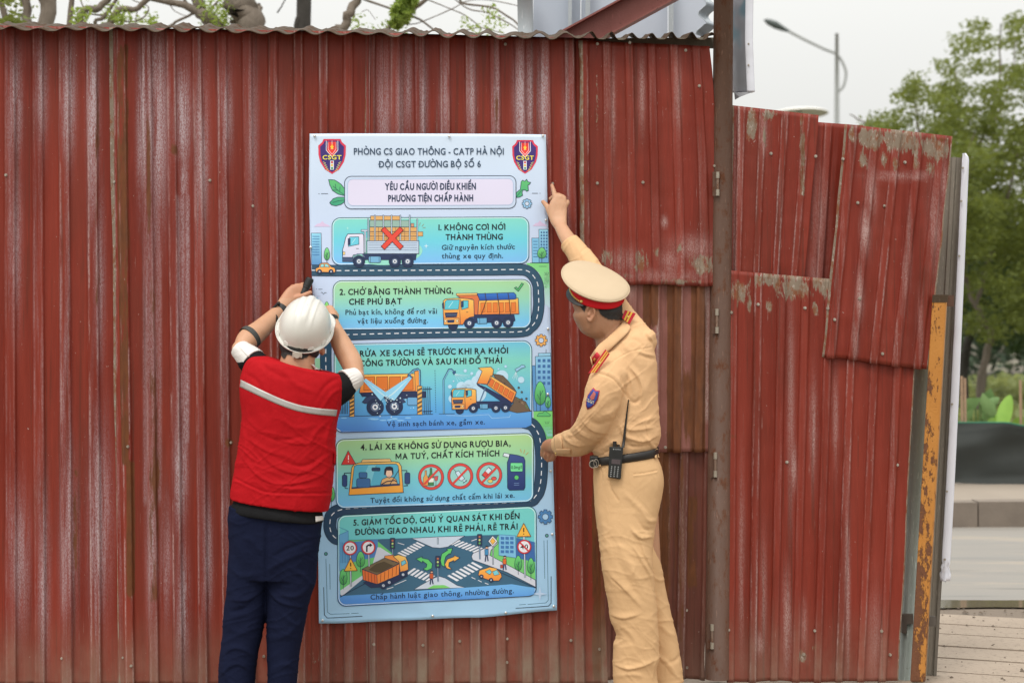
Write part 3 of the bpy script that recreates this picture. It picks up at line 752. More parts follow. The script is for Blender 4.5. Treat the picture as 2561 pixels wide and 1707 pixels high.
def leaves(name, centers, radius, per, size, mat, parent, seed=0, flat=0.6, droop=0.0):
    r = np.random.default_rng(seed)
    n = len(centers) * per
    c = np.repeat(np.asarray(centers), per, 0)
    d = r.normal(size=(n, 3)); d /= np.linalg.norm(d, axis=1)[:, None] + 1e-9
    rad = (r.uniform(0, 1, n) ** 0.5)[:, None] * np.repeat(np.broadcast_to(radius, len(centers)), per)[:, None]
    p = c + d * rad * np.array([1, 1, flat])
    p[:, 2] -= droop * r.uniform(0, 1, n)
    a = r.normal(size=(n, 3)); a[:, 2] *= 0.6; a[:, 2] -= droop * 3; a /= np.linalg.norm(a, axis=1)[:, None]
    b = np.cross(a, r.normal(size=(n, 3))); b /= np.linalg.norm(b, axis=1)[:, None]
    L = size * r.uniform(0.6, 1.3, n)[:, None]; Wd = L * 0.42
    V = np.stack([p - a * L * .5, p + b * Wd * .5 + a * L * 0.05, p + a * L * .5, p - b * Wd * .5 + a * L * 0.05], 1).reshape(-1, 3)
    me = bpy.data.meshes.new(name)
    me.vertices.add(len(V)); me.vertices.foreach_set('co', V.ravel().astype(np.float32))
    me.loops.add(n * 4); me.loops.foreach_set('vertex_index', np.arange(n * 4, dtype=np.int32))
    me.polygons.add(n); me.polygons.foreach_set('loop_start', np.arange(0, n * 4, 4, dtype=np.int32))
    me.update(); me.validate()
    clump = np.repeat(r.uniform(0, 1, len(centers)), per)
    tone = np.clip(clump * 0.55 + r.uniform(0, 0.45, n), 0, 1)
    set_attr(me, 'tone', np.repeat(tone, 4))
    return link(name, me, mat, parent)

def inside(poly, x, y):
    poly = np.asarray(poly, float); res = np.zeros(len(x), bool); j = len(poly) - 1
    for i in range(len(poly)):
        xi, yi = poly[i]; xj, yj = poly[j]
        c = ((yi > y) != (yj > y)) & (x < (xj - xi) * (y - yi) / (yj - yi + 1e-9) + xi)
        res ^= c; j = i
    return res

def crown_centers(poly, y, depth, n, seed, gap=0.0):
    r = np.random.default_rng(seed); poly = np.asarray(poly, float)
    lo, hi = poly.min(0), poly.max(0); P = []
    while len(P) < n:
        x = r.uniform(lo[0], hi[0], 4000); z = r.uniform(lo[1], hi[1], 4000)
        k = inside(poly, x, z) & (vnoise2(x / 34, z / 17, seed + 1) + 0.5 * vnoise2(x / 13, z / 9, seed + 2) > gap)
        for a, b in zip(x[k], z[k]):
            yy = y + r.uniform(-depth, depth)
            P.append(W(a, b, yy))
            if len(P) >= n: break
    return np.array(P)

def tree(label, y, limbs, crowns, leaf, group=None, bark='bark', cat='tree', lname='crown'):
    """limbs: list of (points as pixels, start px width, end px width); crowns: (poly, depth, clumps, per, radius, size, gap)"""
    bx = limbs[0][0][0]
    x, _, _ = W(bx[0], HY, y)
    t = empty('tree', (x, y, 0), label=label, cat=cat, group=group)
    b = MB()
    for i, (pts, w0, w1) in enumerate(limbs):
        P = [W(p[0], p[1], y + (p[2] if len(p) > 2 else 0)) for p in pts]
        n = 6 if len(P) > 2 else 3
        Q = catmull(np.array(P), n) if len(P) > 2 else np.linspace(P[0], P[1], 8)
        s = (DIST + y) / FPX / 2
        r_ = np.linspace(w0 * s, w1 * s, len(Q)) * (1 + 0.10 * vnoise(np.arange(len(Q)) * 0.8, i + 3))
        Q = Q + 0.25 * s * 2 * max(w0, 4) * np.stack([vnoise(np.arange(len(Q)) * .7, i), vnoise(np.arange(len(Q)) * .7, i + 9), 0 * Q[:, 0]], -1)
        b.tube(Q, list(r_), 10 if w0 > 12 else 6)
    b.build('trunk', M[bark], t, smooth=True)
    for k, (poly, depth, nc_, per, rad, size, gap, droop) in enumerate(crowns):
        leaves(lname, crown_centers(poly, y, depth, nc_, hash(label) % 999 if False else len(label) * 7 + k, gap), rad, per, size, leaf if isinstance(leaf, bpy.types.Material) else M[leaf], t, seed=len(label) + k, droop=droop)
    return t

def gpy(y): return HY + EYE * FPX / (DIST + y)       # pixel row of the ground at depth y

# -- bare spring trees right behind the left fence
yb = 5.0; g = gpy(yb)
tg = 'half bare trees behind the red fence'
def spots(L, r=14): return [[(x - r, y - r * .8), (x + r, y - r * .8), (x + r, y + r * .8), (x - r, y + r * .8)] for x, y in L]
tree('tree with thick pale forked trunk at the left end above the fence', yb, [([(100, g), (108, 400), (111, 65), (121, -60)], 44, 40), ([(108, 400), (86, 120), (72, 60), (52, -60)], 26, 20), ([(104, 500), (40, 140), (14, 60), (-6, -60)], 24, 14),
    ([(121, -60), (150, -160)], 30, 8), ([(111, 30), (150, -20), (170, -80)], 14, 8)], [([(-40, -10), (60, -30), (60, 60), (-40, 60)], .8, 10, 40, .14, .06, -.1, .02)] , 'leaf', tg)
tree('slender tree with several crossing thin stems above the left part of the fence', yb - .5, [([(230, g), (225, 500), (172, 66), (203, -50)], 20, 12), ([(225, 500), (199, 68), (250, 20), (300, -40)], 22, 13), ([(225, 500), (232, 100), (262, 40), (330, -50)], 12, 8), ([(225, 520), (275, 72), (345, 20), (420, -40)], 20, 12),
    ([(262, 40), (215, 30), (200, -10)], 5, 3), ([(300, 55), (350, 50), (372, 20), (330, 0)], 4, 3), ([(345, 20), (338, 60)], 3, 2)],
    [(s, .3, 4, 14, .09, .045, -9, .10) for s in spots([(203, 10), (268, 14), (290, 22), (300, 38), (372, 38), (312, 28), (196, 30)], 13)], 'leaf_yellow', tg)
tree('tree with a thick broken trunk and long side limb above the fence', yb + .3, [([(640, g), (625, 300), (618, 70), (600, 10), (596, -70)], 74, 66), ([(618, 60), (640, 30), (648, 12)], 34, 12), ([(560, 420), (545, 90), (500, 24), (478, -60)], 36, 28), ([(528, 64), (475, 18), (398, 0), (300, -30)], 22, 12),
    ([(418, 70), (450, 50), (495, 30)], 8, 6), ([(575, 55), (600, 58), (640, 76)], 12, 9), ([(475, 18), (440, -30)], 8, 6), ([(420, 8), (440, 30), (470, 42)], 3, 2), ([(530, 18), (560, -10)], 6, 4)],
    [(s, .3, 4, 15, .09, .045, -9, .10) for s in spots([(545, 20), (552, 40), (535, 46), (560, 8), (370, 35), (520, 6)], 13)], 'leaf_yellow', tg)
tree('tree with a dark almost black straight trunk above the fence', yb + 1, [([(752, g), (752, 70), (752, -70)], 38, 37), ([(742, 140), (745, 66), (772, -30)], 20, 17), ([(694, 33), (713, 0), (720, -30)], 4, 3), ([(752, -70), (700, -130)], 14, 6)], [], 'leaf', tg, 'bark_dark')
tree('tree with pale leaning trunk and thin arching twigs near the grey pipe', yb, [([(800, g), (830, 200), (857, 72), (880, 25), (915, -50)], 26, 20), ([(820, 300), (970, 74), (1027, 28), (1090, -20)], 14, 10), ([(890, -10), (913, 0), (996, 28), (1049, 49), (1085, 76)], 7, 5),
    ([(980, 68), (1010, 62), (1049, 57), (1130, 23), (1165, 4), (1220, 0), (1300, 16)], 3.2, 2.4), ([(1070, 0), (1130, 24), (1165, 40), (1204, 70)], 3, 3), ([(1146, -10), (1161, 9), (1229, 19), (1275, 45), (1300, 66)], 6, 4.5), ([(1132, -6), (1172, 23), (1219, 32), (1260, 52), (1300, 76)], 3.5, 3),
    ([(1165, 76), (1200, 70), (1260, 84)], 3, 2), ([(905, 30), (920, 26), (940, 50)], 2, 1.5)],
    [([(995, -10), (1038, -10), (1014, 50), (985, 62), (990, 40)], .15, 60, 40, .05, .05, -9, .03)] + [(s, .3, 3, 10, .07, .038, -9, .10) for s in spots([(890, 36), (938, 66), (1004, 72), (958, 50), (1226, 34), (1164, 44), (1230, 60), (906, 66), (1190, 60), (1245, 40), (1222, 8)], 9)], 'leaf_yellow', tg)

# -- green trees across the road, right
yt = 17.0; g = gpy(yt)
big = [(2380, 105), (2420, 70), (2462, 50), (2500, 90), (2530, 45), (2570, 40), (2650, 50), (2660, 420), (2500, 420), (2450, 380), (2380, 330), (2350, 250), (2340, 180), (2380, 150)]
tg2 = 'feathery green trees across the road'
tree('tallest light green feathery tree at the right edge behind the road', yt, [([(2455, g), (2462, 900), (2476, 840), (2440, 760), (2405, 620), (2440, 400), (2490, 240), (2500, 60)], 24, 3), ([(2440, 760), (2500, 560), (2560, 330), (2600, 150)], 12, 3), ([(2425, 480), (2400, 300), (2390, 160)], 7, 2),
    ([(2490, 300), (2530, 200), (2540, 100)], 5, 2), ([(2405, 620), (2370, 500), (2330, 420)], 9, 3)],
    [(big, 1.6, 150, 56, .24, .08, 0.16, 0), ([(2250, 330), (2340, 270), (2450, 300), (2650, 330), (2650, 800), (2540, 860), (2430, 820), (2420, 600), (2300, 500)], 1.8, 260, 74, .30, .095, -0.2, 0)], 'leaf', tg2)
low = [(2118, 292), (2135, 285), (2150, 305), (2200, 290), (2240, 255), (2262, 205), (2290, 190), (2300, 235), (2360, 200), (2420, 260), (2480, 380), (2480, 640), (2380, 640), (2100, 420), (2110, 330)]
tree('lower yellow green tree rising just behind the rusty topped red sheet', yt - 2, [([(2330, gpy(yt - 2)), (2320, 700), (2330, 480), (2300, 330), (2285, 200)], 18, 2.5), ([(2330, 480), (2240, 360), (2150, 300), (2125, 285)], 8, 2), ([(2320, 560), (2400, 420), (2440, 330)], 8, 2)],
    [(low, 1.2, 170, 55, .22, .075, 0.08, 0), ([(2110, 320), (2240, 290), (2300, 330), (2480, 380), (2500, 700), (2420, 700), (2100, 430)], 1.2, 90, 60, .25, .08, -0.1, 0)], 'leaf', tg2)
tree('dark trunked tree right beside the white edged board', yt + 3, [([(2402, gpy(yt + 3)), (2405, 1000), (2415, 860), (2432, 790), (2420, 650)], 32, 14), ([(2415, 870), (2470, 760), (2560, 700)], 14, 6)],
    [([(2380, 560), (2640, 520), (2640, 860), (2520, 880), (2420, 830), (2380, 760)], 2.0, 170, 60, .33, .11, 0.0, 0)], 'leaf_dark', tg2, 'bark_dark')
tree('slim brown tree trunk standing on the far grass behind the cloth fence', yt + 4, [([(2462, gpy(yt + 4)), (2458, 960), (2472, 850), (2520, 780), (2600, 640)], 17, 8)],
    [([(2400, 700), (2650, 640), (2650, 830), (2500, 850), (2400, 800)], 2.0, 80, 60, .33, .11, 0.1, 0)], 'leaf', tg2)
# distant wood, one mass
wc = []
r = np.random.default_rng(5)
for k in range(900):
    x = r.uniform(6, 34); y = r.uniform(34, 46); top = 4.6 + 1.2 * float(vnoise(x / 3.0, 3))
    wc.append((x, y, r.uniform(0.2, top)))
for k in range(500):
    x = r.uniform(-34, 6); y = r.uniform(34, 46); top = 3.6 + 1.0 * float(vnoise(x / 3.0, 3))
    wc.append((x, y, r.uniform(0.2, top)))
wd = leaves('distant_wood', np.array(wc), 1.0, 70, .28, M['leaf_haze'], None, 31, flat=.8)
tag(wd, 'hazy dark green wood beyond the field', 'wood', kind='stuff')
gl = []
for k in range(700):
    gl.append((r.uniform(2, 14), r.uniform(9, 30), r.uniform(0.0, 0.35)))
tag(leaves('field_grass', np.array(gl), .35, 30, .22, leaf_material('field_grass', (0.16, 0.20, 0.07), (0.30, 0.34, 0.14)), None, 33, flat=.5), 'pale green rough grass of the field behind the cloth fence', 'grass', kind='stuff')

# dark shade cloth on stakes
cf = thing('cloth_fence', 2470, 7, 'low dark green black shade cloth fence along the far pavement', 'fence')
V = []; nx_ = 160; nz_ = 26
for j in range(nz_):
    v = j / (nz_ - 1)
    for i in range(nx_):
        px = 2200 + i * 5.0
        top = 1057 + max(0, (px - 2519)) * 0.2 if px < 2600 else 1084 + 5 * float(vnoise(px / 60, 3))
        bot = 1206 + (px - 2391) * 0.05
        V.append(W(px, top * (1 - v) + bot * v, 6.9 + 0.05 * float(vnoise2(px / 90, v * 2.5, 4)) + 0.035 * float(vnoise2(px / 160 + v * 2.2, v * 5.5 + px / 300, 5))))
mc = Mat('shade_cloth', (0.035, 0.04, 0.036), 0.75); mc.color(mc.mix(mc.noise((1, 1, 1), 3, 4), (0.016, 0.020, 0.018), (0.034, 0.038, 0.034)))
o = link('cloth', mesh_of(V, grid_faces(nz_, nx_)), mc.m, cf, smooth=True)
b = MB()
for px in range(2200, 2990, 5):
    pass
P = [W(px, (1057 + max(0, (px - 2519)) * 0.2 if px < 2600 else 1084 + 5 * float(vnoise(px / 60, 3))) - 1, 6.88) for px in range(2200, 2990, 12)]
b.tube(P, 0.007, 6); b.build('green_hem', simple('green_tape', (0.02, 0.16, 0.09), .6), cf)
for px, t0 in ((2405, 940), (2413, 945), (2552, 950), (2700, 940), (2240, 960)):
    b = MB(); b.tube([W(px + 3, 1215, 7.0), W(px, t0, 7.02)], 0.012, 8); b.build('stake', simple('bamboo_stake', (0.33, 0.22, 0.14), .8, 0, .3), cf)

# taro and banana plants behind the cloth
def blade(b, base, tip, width, curl=0.2, n=12, heart=False):
    base = np.array(base); tip = np.array(tip); d = tip - base; L = np.linalg.norm(d); d /= L
    s = np.cross(d, [0, 1, 0.35]); s /= np.linalg.norm(s); nrm = np.cross(s, d)
    V = []
    for i in range(n + 1):
        t = i / n; w = width * (math.sin(math.pi * min(1, t * 0.92 + 0.06)) ** (0.6)) if not heart else width * (1.15 - t) ** 0.7 * min(1, t * 8 + 0.3) * (1 if t < .97 else .4)
        c = base + d * L * t + np.array([0, 0, -curl * L * t * t])
        for q in (-1, -.5, 0, .5, 1):
            V.append(c + s * w * q + nrm * (0.12 * w * abs(q)))
    b.add(V, grid_faces(n + 1, 5))
def plant(name, label, cat, px, leavesL, mat):
    t = thing(name, px, 8, label, cat)
    st = MB(); 
    for (bx, by, tx, ty, w, curl, heart) in leavesL:
        lb = MB(); y_ = 7.9 + random.uniform(-.15, .2)
        A = W(bx, by, y_); B = W(tx, ty, y_ + random.uniform(-.15, .15))
        blade(lb, A, B, w, curl, heart=heart)
        lb.build('leaf', mat, t, smooth=True)
        st.tube([W(px, gpy(8) - 2, 8.0), ((W(px, HY, 8)[0] + A[0]) / 2, y_, A[2] * .5), A], [.018, .014, .009], 6)
    st.build('stem', mat, t, smooth=True)
mt = Mat('broad_leaf', (0.14, 0.25, 0.06), .4); mt.color(mt.mix(mt.noise((1, 1, 1), 8, 3), (0.13, 0.25, 0.08), (0.26, 0.42, 0.16)))
mt2 = Mat('banana_leaf', (0.2, 0.4, 0.05), .4); mt2.color(mt2.mix(mt2.noise((1, 1, 1), 8, 3), (0.17, 0.34, 0.035), (0.28, 0.48, 0.07)))
plant('taro_plant', 'broad leaved light green taro plant behind the cloth fence', 'plant', 2440,
    [(2440, 1020, 2408, 1000, .10, .1, True), (2450, 1010, 2492, 1022, .11, .2, True), (2430, 1045, 2402, 1040, .09, .1, True), (2460, 985, 2490, 1010, .08, .2, True), (2455, 1045, 2490, 1048, .1, .1, True), (2470, 1020, 2500, 990, .07, .1, True)], mt.m)
plant('banana_plant', 'young banana plant with one upright yellow green leaf', 'plant', 2510, [(2500, 1075, 2528, 990, .075, -.02, False), (2490, 1080, 2470, 1000, .05, .1, False), (2535, 1080, 2556, 1030, .05, .2, False)], mt2.m)

# street lamp
lp = thing('street_lamp', 2093, 33, 'tall thin street lamp with curved arm and round brace', 'street lamp')
ml = simple('lamp_grey', (0.36, 0.37, 0.36), 0.5, 0.3, 0.1)
b = MB(); x0 = W(2093, HY, 33)[0]
b.tube([(x0, 33, -0.03), (x0, 33, W(2093, 220, 33)[2]), W(2093, 84, 33)], [0.11, 0.055, 0.04], 12); b.build('pole', ml, lp, smooth=True)
b = MB(); P = catmull(np.array([W(1965, 74, 33), W(2010, 98, 33), W(2060, 122, 33), W(2092, 136, 33), W(2109, 160, 33), W(2116, 186, 33), W(2109, 216, 33), W(2094, 232, 33)]), 8)
b.tube(P, list(np.linspace(0.035, 0.032, len(P))), 8); b.build('arm', ml, lp, smooth=True)
b = MB(); P = np.array([W(1911, 50, 33), W(1922, 55, 33), W(1940, 63, 33), W(1960, 73, 33), W(1975, 79, 33)]); b.tube(P, [0.02, 0.075, 0.095, 0.06, 0.03], 12); b.build('lamp_head', simple('lamp_head', (0.07, 0.085, 0.08), 0.5), lp, smooth=True)
# pale far canopy
cn = thing('canopy', 1990, 30, 'pale blurred far canopy roof just above the short red sheets', 'canopy')
b = MB(); c0 = W(2000, 280, 30); V = []
for i in range(13):
    a = i / 12
    for j in range(25):
        t_ = j / 24 * 2 * math.pi; V.append((c0[0] + 1.0 * math.sin(a * 1.57) * math.cos(t_) * .62, 30 + 1.0 * math.sin(a * 1.57) * math.sin(t_), c0[2] - 0.05 + 0.09 * math.cos(a * 1.57)))
b.add(V, grid_faces(13, 25)); b.build('roof', simple('cream_canvas', (0.85, 0.83, 0.77), .8), cn, smooth=True)
b = MB(); b.tube([(c0[0], 30, -.03), (c0[0], 30, c0[2])], .05, 8); b.build('pole', ml, cn)
# ---------------------------------------------------------------- the printed poster
LY, RY = ([336, 480, 620, 700, 850, 1000, 1350, 1555], [776, 774.5, 778, 783, 788, 792, 797, 799.5]), ([338, 480, 600, 760, 930, 1060, 1180, 1300, 1420, 1523], [1365, 1368, 1372, 1375, 1379, 1381, 1383, 1386, 1390, 1392.5])
def poster_y(px, py):
    """depth of the vinyl surface: hangs on the rib crests, with soft ripples, tighter at the screws"""
    px = np.asarray(px, float); py = np.asarray(py, float)
    u = (px - 780) / 600; v = (py - 336) / 1215
    y = -0.0235 - 0.0024 * np.sin(u * 9.3 + 1.3 * v + 0.5) - 0.0010 * vnoise2(px / 60, py / 260, 3) - 0.0030 * vnoise2(px / 190 + py / 400, py / 150, 4) - 0.0012 * vnoise2(px / 70 - py / 120, py / 300 + px / 260, 8)
    # pull folds from the top right and bottom corners
    for (cx, cy, ax, L, a) in ((1358, 342, 2.5, 130, 0.0050), (784, 345, 0.5, 70, .002), (1385, 1515, 3.6, 140, .005), (806, 1545, 5.6, 150, .0055), (1078, 1543, 4.9, 110, .0035)):
        dx, dy = px - cx, py - cy; rr = np.hypot(dx, dy); th = np.arctan2(dy, dx)
        y = y - a * 0.55 * np.cos(th * 5 + ax) * np.exp(-rr / L) * smooth01(rr / 60)
    y = y - 0.004 * np.exp(-((v - 1.0) / 0.012) ** 2) * (0.5 + 0.5 * np.sin(px / 37)) - 0.006 * np.exp(-((u - 0.0) / .02) ** 2) * smooth01((py - 560) / 80) * smooth01((800 - py) / 80)
    return y
STEP = 0.00015
def c1(x, y): return (760 + x / 3.6766, 320 + y / 3.6775)
def c2(x, y): return (760 + x / 3.6766, 680 + y / 3.6762)
def c3(x, y): return (760 + x / 3.0742, 1060 + y / 3.0745)

KP = 1.10
def shade(c): return np.array(S(*c, KP))
class Art:
    """flat print: polygons and strokes in poster pixels, each a thin layer of coloured mesh"""
    def __init__(s): s.v = []; s.f = []; s.c = []; s.n = 0
    def _add(s, pts, faces, cols, z):
        o = s.n; pts = np.asarray(pts, float)
        s.v.append(np.column_stack([pts, np.full(len(pts), z)])); s.f += [tuple(i + o for i in f) for f in faces]
        cols = np.asarray(cols, float)
        if cols.ndim == 1: cols = np.tile(cols, (len(pts), 1))
        s.c.append(cols); s.n += len(pts)
    def _col(s, c, pts):
        """c: one sRGB colour, or a list of (y, colour) stops"""
        if isinstance(c, list):
            ys = [q[0] for q in c]; cc = np.array([shade(q[1]) for q in c])
            return np.stack([np.interp(np.asarray(pts)[:, 1], ys, cc[:, k]) for k in range(3)], -1)
        return shade(c)
    def poly(s, pts, c, z, out=None, ow=1.4):
        pts = [tuple(p) for p in pts]
        tri = tessellate_polygon([[Vector((p[0], p[1], 0)) for p in pts]])
        P = list(pts); T = [list(t) for t in tri]
        for _ in range(7):                                   # split long edges so that the print follows the vinyl
            cut = {}; NT = []
            def mid(a, b):
                k = (min(a, b), max(a, b))
                if k not in cut:
                    cut[k] = len(P); P.append(((P[a][0] + P[b][0]) / 2, (P[a][1] + P[b][1]) / 2))
                return cut[k]
            ch = False
            for t in T:
                L = [math.dist(P[t[i]], P[t[(i + 1) % 3]]) for i in range(3)]
                sp = [l > 10.5 for l in L]
                if not any(sp): NT.append(t); continue
                ch = True
                m_ = [mid(t[i], t[(i + 1) % 3]) if sp[i] else None for i in range(3)]
                k = sum(sp)
                if k == 3: a, b, c_ = m_; NT += [[t[0], a, c_], [a, t[1], b], [c_, b, t[2]], [a, b, c_]]
                elif k == 1:
                    i = sp.index(True); NT += [[t[i], m_[i], t[(i + 2) % 3]], [m_[i], t[(i + 1) % 3], t[(i + 2) % 3]]]
                else:
                    i = sp.index(False); a, b, c_ = t[i], t[(i + 1) % 3], t[(i + 2) % 3]; mb, mc_ = m_[(i + 1) % 3], m_[(i + 2) % 3]
                    NT += [[a, b, mb], [a, mb, mc_], [mb, c_, mc_]]
            T = NT
            if not ch: break
        s._add(P, T, s._col(c, P), z)
        if out is not None: s.line(pts + [pts[0]], ow, out, z + 1, closed=True)
    def line(s, pts, w, c, z, closed=False):
        P = [np.array(p, float) for p in pts]
        if closed and np.allclose(P[0], P[-1]): P = P[:-1]
        Q = []
        n = len(P)
        for i in range(n if closed else n - 1):
            a, b = P[i], P[(i + 1) % n]; k = max(1, int(np.hypot(*(b - a)) // 9))
            for j in range(k): Q.append(a + (b - a) * j / k)
        if not closed: Q.append(P[-1])
        V = []; m = len(Q)
        if m < 2: return
        for i in range(m):
            a = Q[i - 1] if (i > 0 or closed) else None; b = Q[(i + 1) % m] if (i < m - 1 or closed) else None
            d0 = (Q[i] - a) if a is not None else (b - Q[i]); d1 = (b - Q[i]) if b is not None else d0
            d0 = d0 / (np.hypot(*d0) + 1e-9); d1 = d1 / (np.hypot(*d1) + 1e-9)
            n0 = np.array([-d0[1], d0[0]]); n1 = np.array([-d1[1], d1[0]]); nn = n0 + n1; L = np.hypot(*nn)
            nn = n0 if L < 0.3 else nn / L; k = 1 / max(0.45, float(nn @ n0))
            V += [Q[i] + nn * w / 2 * k, Q[i] - nn * w / 2 * k]
        F = [(2 * i, 2 * i + 2, 2 * i + 3, 2 * i + 1) for i in range(m - 1)]
        if closed: F.append((2 * m - 2, 0, 1, 2 * m - 1))
        s._add(V, F, s._col(c, V), z)
    def dash(s, pts, w, c, z, on, off, ph=0.0):
        P = [np.array(p, float) for p in pts]; L = ph; seg = []; pos = 0
        D = [0]
        for i in range(1, len(P)): D.append(D[-1] + float(np.hypot(*(P[i] - P[i - 1]))))
        X = np.array([p[0] for p in P]); Y = np.array([p[1] for p in P]); t = ph
        while t < D[-1]:
            tt = np.linspace(t, min(t + on, D[-1]), 4)
            s.line(list(zip(np.interp(tt, D, X), np.interp(tt, D, Y))), w, c, z); t += on + off
    def circle(s, x, y, r, c, z, out=None, ow=1.4, n=24, ry=None):
        ry = ry or r
        s.poly([(x + r * math.cos(2 * math.pi * k / n), y + ry * math.sin(2 * math.pi * k / n)) for k in range(n)], c, z, out, ow)
    def build(s, name, parent):
        v = np.vstack(s.v); P = v[:, :2]
        y = poster_y(P[:, 0], P[:, 1]) - v[:, 2] * STEP
        sc = DIST / FPX
        co = np.stack([(P[:, 0] - CX) * sc, y, EYE + (HY - P[:, 1]) * sc], -1)
        me = mesh_of(co, s.f, name)
        # every print faces the viewer
        me.calc_loop_triangles()
        set_color(me, 'ink', np.vstack(s.c))
        return link(name, me, M['ink'], parent)

mi = Mat('poster_ink', (0.5, 0.5, 0.5), 0.33, 0, 0.4); mi.color(mi.attr('ink', True)); M['ink'] = mi.m

def rrect(x0, y0, x1, y1, r, f=lambda x, y: (x, y), n=6, dy=(0, 0, 0, 0)):
    """rounded rectangle clockwise; dy shifts the corners tl, tr, br, bl"""
    P = []
    for (cx, cy, a0, dd) in ((x0 + r, y0 + r, 180, dy[0]), (x1 - r, y0 + r, 270, dy[1]), (x1 - r, y1 - r, 0, dy[2]), (x0 + r, y1 - r, 90, dy[3])):
        for k in range(n + 1):
            a = math.radians(a0 + 90 * k / n); P.append(f(cx + r * math.cos(a), cy + r * math.sin(a) + dd))
    return P
def mp_(f, pts): return [f(*p) for p in pts]

NAVY = (34, 50, 78); BLK = (28, 32, 38)
A = Art()
# ---- text
_gl = {}
_tcur = bpy.data.curves.new('glyph', 'FONT'); _tob = bpy.data.objects.new('glyph', _tcur); col.objects.link(_tob)
def glyph(ch, off):
    if ch == 'M':
        H_ = glyph('H', off)[3]; w = .80; t = .075 + off * 2
        P_ = [(0, 0), (0, H_), (t * 1.15, H_), (w / 2, H_ * .36), (w - t * 1.15, H_), (w, H_), (w, 0), (w - t, 0), (w - t, H_ * .64), (w / 2 + .03, H_ * .12), (w / 2 - .03, H_ * .12), (t, H_ * .64), (t, 0)]
        return (P_, [tuple(f) for f in tessellate_polygon([[Vector((a, b, 0)) for a, b in P_]])], w, H_)
    k = (ch, off)
    if k not in _gl:
        _tcur.body = ch; _tcur.offset = off; _tcur.resolution_u = 3
        dg = bpy.context.evaluated_depsgraph_get(); dg.update()
        me = _tob.evaluated_get(dg).to_mesh()
        v = [(a.co.x, a.co.y) for a in me.vertices]; f = [tuple(p.vertices) for p in me.polygons]
        if v: x0 = min(a[0] for a in v); x1 = max(a[0] for a in v); y1 = max(a[1] for a in v)
        else: x0, x1, y1 = 0, 0.25, 0
        _gl[k] = ([(a - x0, b) for a, b in v], f, x1 - x0, y1)
    return _gl[k]
def text(s, x0, x1, ya, yb, cap, c, z, f, off=0.018, art=None, gap=0.095):
    """one line set from x0 to x1 on a baseline from ya to yb, capitals `cap` high, in crop units mapped by f"""
    art = art or A
    H = glyph('H', off)[3]; items = []; x = 0.0
    for ch in s:
        if ch == ' ': x += 0.30; continue
        base = ch; marks = ''
        if ch in 'đĐ': base = 'd' if ch == 'đ' else 'D'; marks = '-'
        else:
            dec = unicodedata.normalize('NFD', ch)
            if len(dec) > 1: base, marks = dec[0], dec[1:]
        b2 = 'ı' if (base == 'i' and marks and marks != '\u0323') else base
        V, F, w, top = glyph(b2, off)
        if not V: V, F, w, top = glyph('l', off)
        items.append((x, V, F, w, base, marks)); x += w + gap + (0.03 if base in 'HIMNlim' else 0)
    W_ = x - gap; sx = (x1 - x0) / W_; sy = cap / H
    st = 0.085 if off < 0.012 else 0.125
    def T(x, y):
        X = x0 + x * sx; return f(X, ya + (yb - ya) * (X - x0) / (x1 - x0) - y * sy)
    col_ = shade(c)
    for (gx, V, F, w, base, marks) in items:
        art._add([T(gx + a, b) for a, b in V], F, col_, z)
        up = base.isupper(); top = (H if up else 0.52) + 0.06
        if base == 'i': top = .54
        m = gx + w / 2
        def stroke(pts, k=1.0, dz=0.3):
            wpx = st * k * (abs(sy) / 3.4)
            art.line([T(a, b) for a, b in pts], wpx, c, z + dz)
        hh = 0.13
        for mk in marks:
            if mk == '-': 
                yy = H * .5 if up else 0.60
                stroke([(gx - .10, yy), (gx + .22, yy)] if up else [(gx + w - .26, yy), (gx + w + .08, yy)], .8)
            elif mk == '\u0302': stroke([(m - .15, top), (m, top + hh), (m + .15, top)], .8); top += hh * 0.75; hat = True
            elif mk == '\u0306': stroke([(m - .14, top + hh), (m - .08, top + .03), (m, top), (m + .08, top + .03), (m + .14, top + hh)], .8); top += hh * 0.75
            elif mk == '\u031b': 
                yy = H if up else .52
                stroke([(gx + w - .04, yy - .06), (gx + w + .07, yy - .02), (gx + w + .09, yy + .10)], .85)
            elif mk == '\u0300': o_ = .12 if '\u0302' in marks else 0; stroke([(m - .12 + o_, top + hh + .05), (m + .05 + o_, top + .03)], .85, .5)
            elif mk == '\u0301': o_ = .12 if '\u0302' in marks else 0; stroke([(m - .04 + o_, top + .03), (m + .13 + o_, top + hh + .05)], .85, .5)
            elif mk == '\u0303': stroke([(m - .15, top + .06), (m - .07, top + .13), (m + .05, top + .07), (m + .15, top + .14)], .8, .5)
            elif mk == '\u0309': o_ = .13 if '\u0302' in marks else 0; stroke([(m - .05 + o_, top + .17), (m + .03 + o_, top + .19), (m + .06 + o_, top + .13), (m + o_, top + .07), (m + o_, top + .01)], .7, .5)
            elif mk == '\u0323': stroke([(m - .055, -.16), (m + .055, -.16)], 1.0)

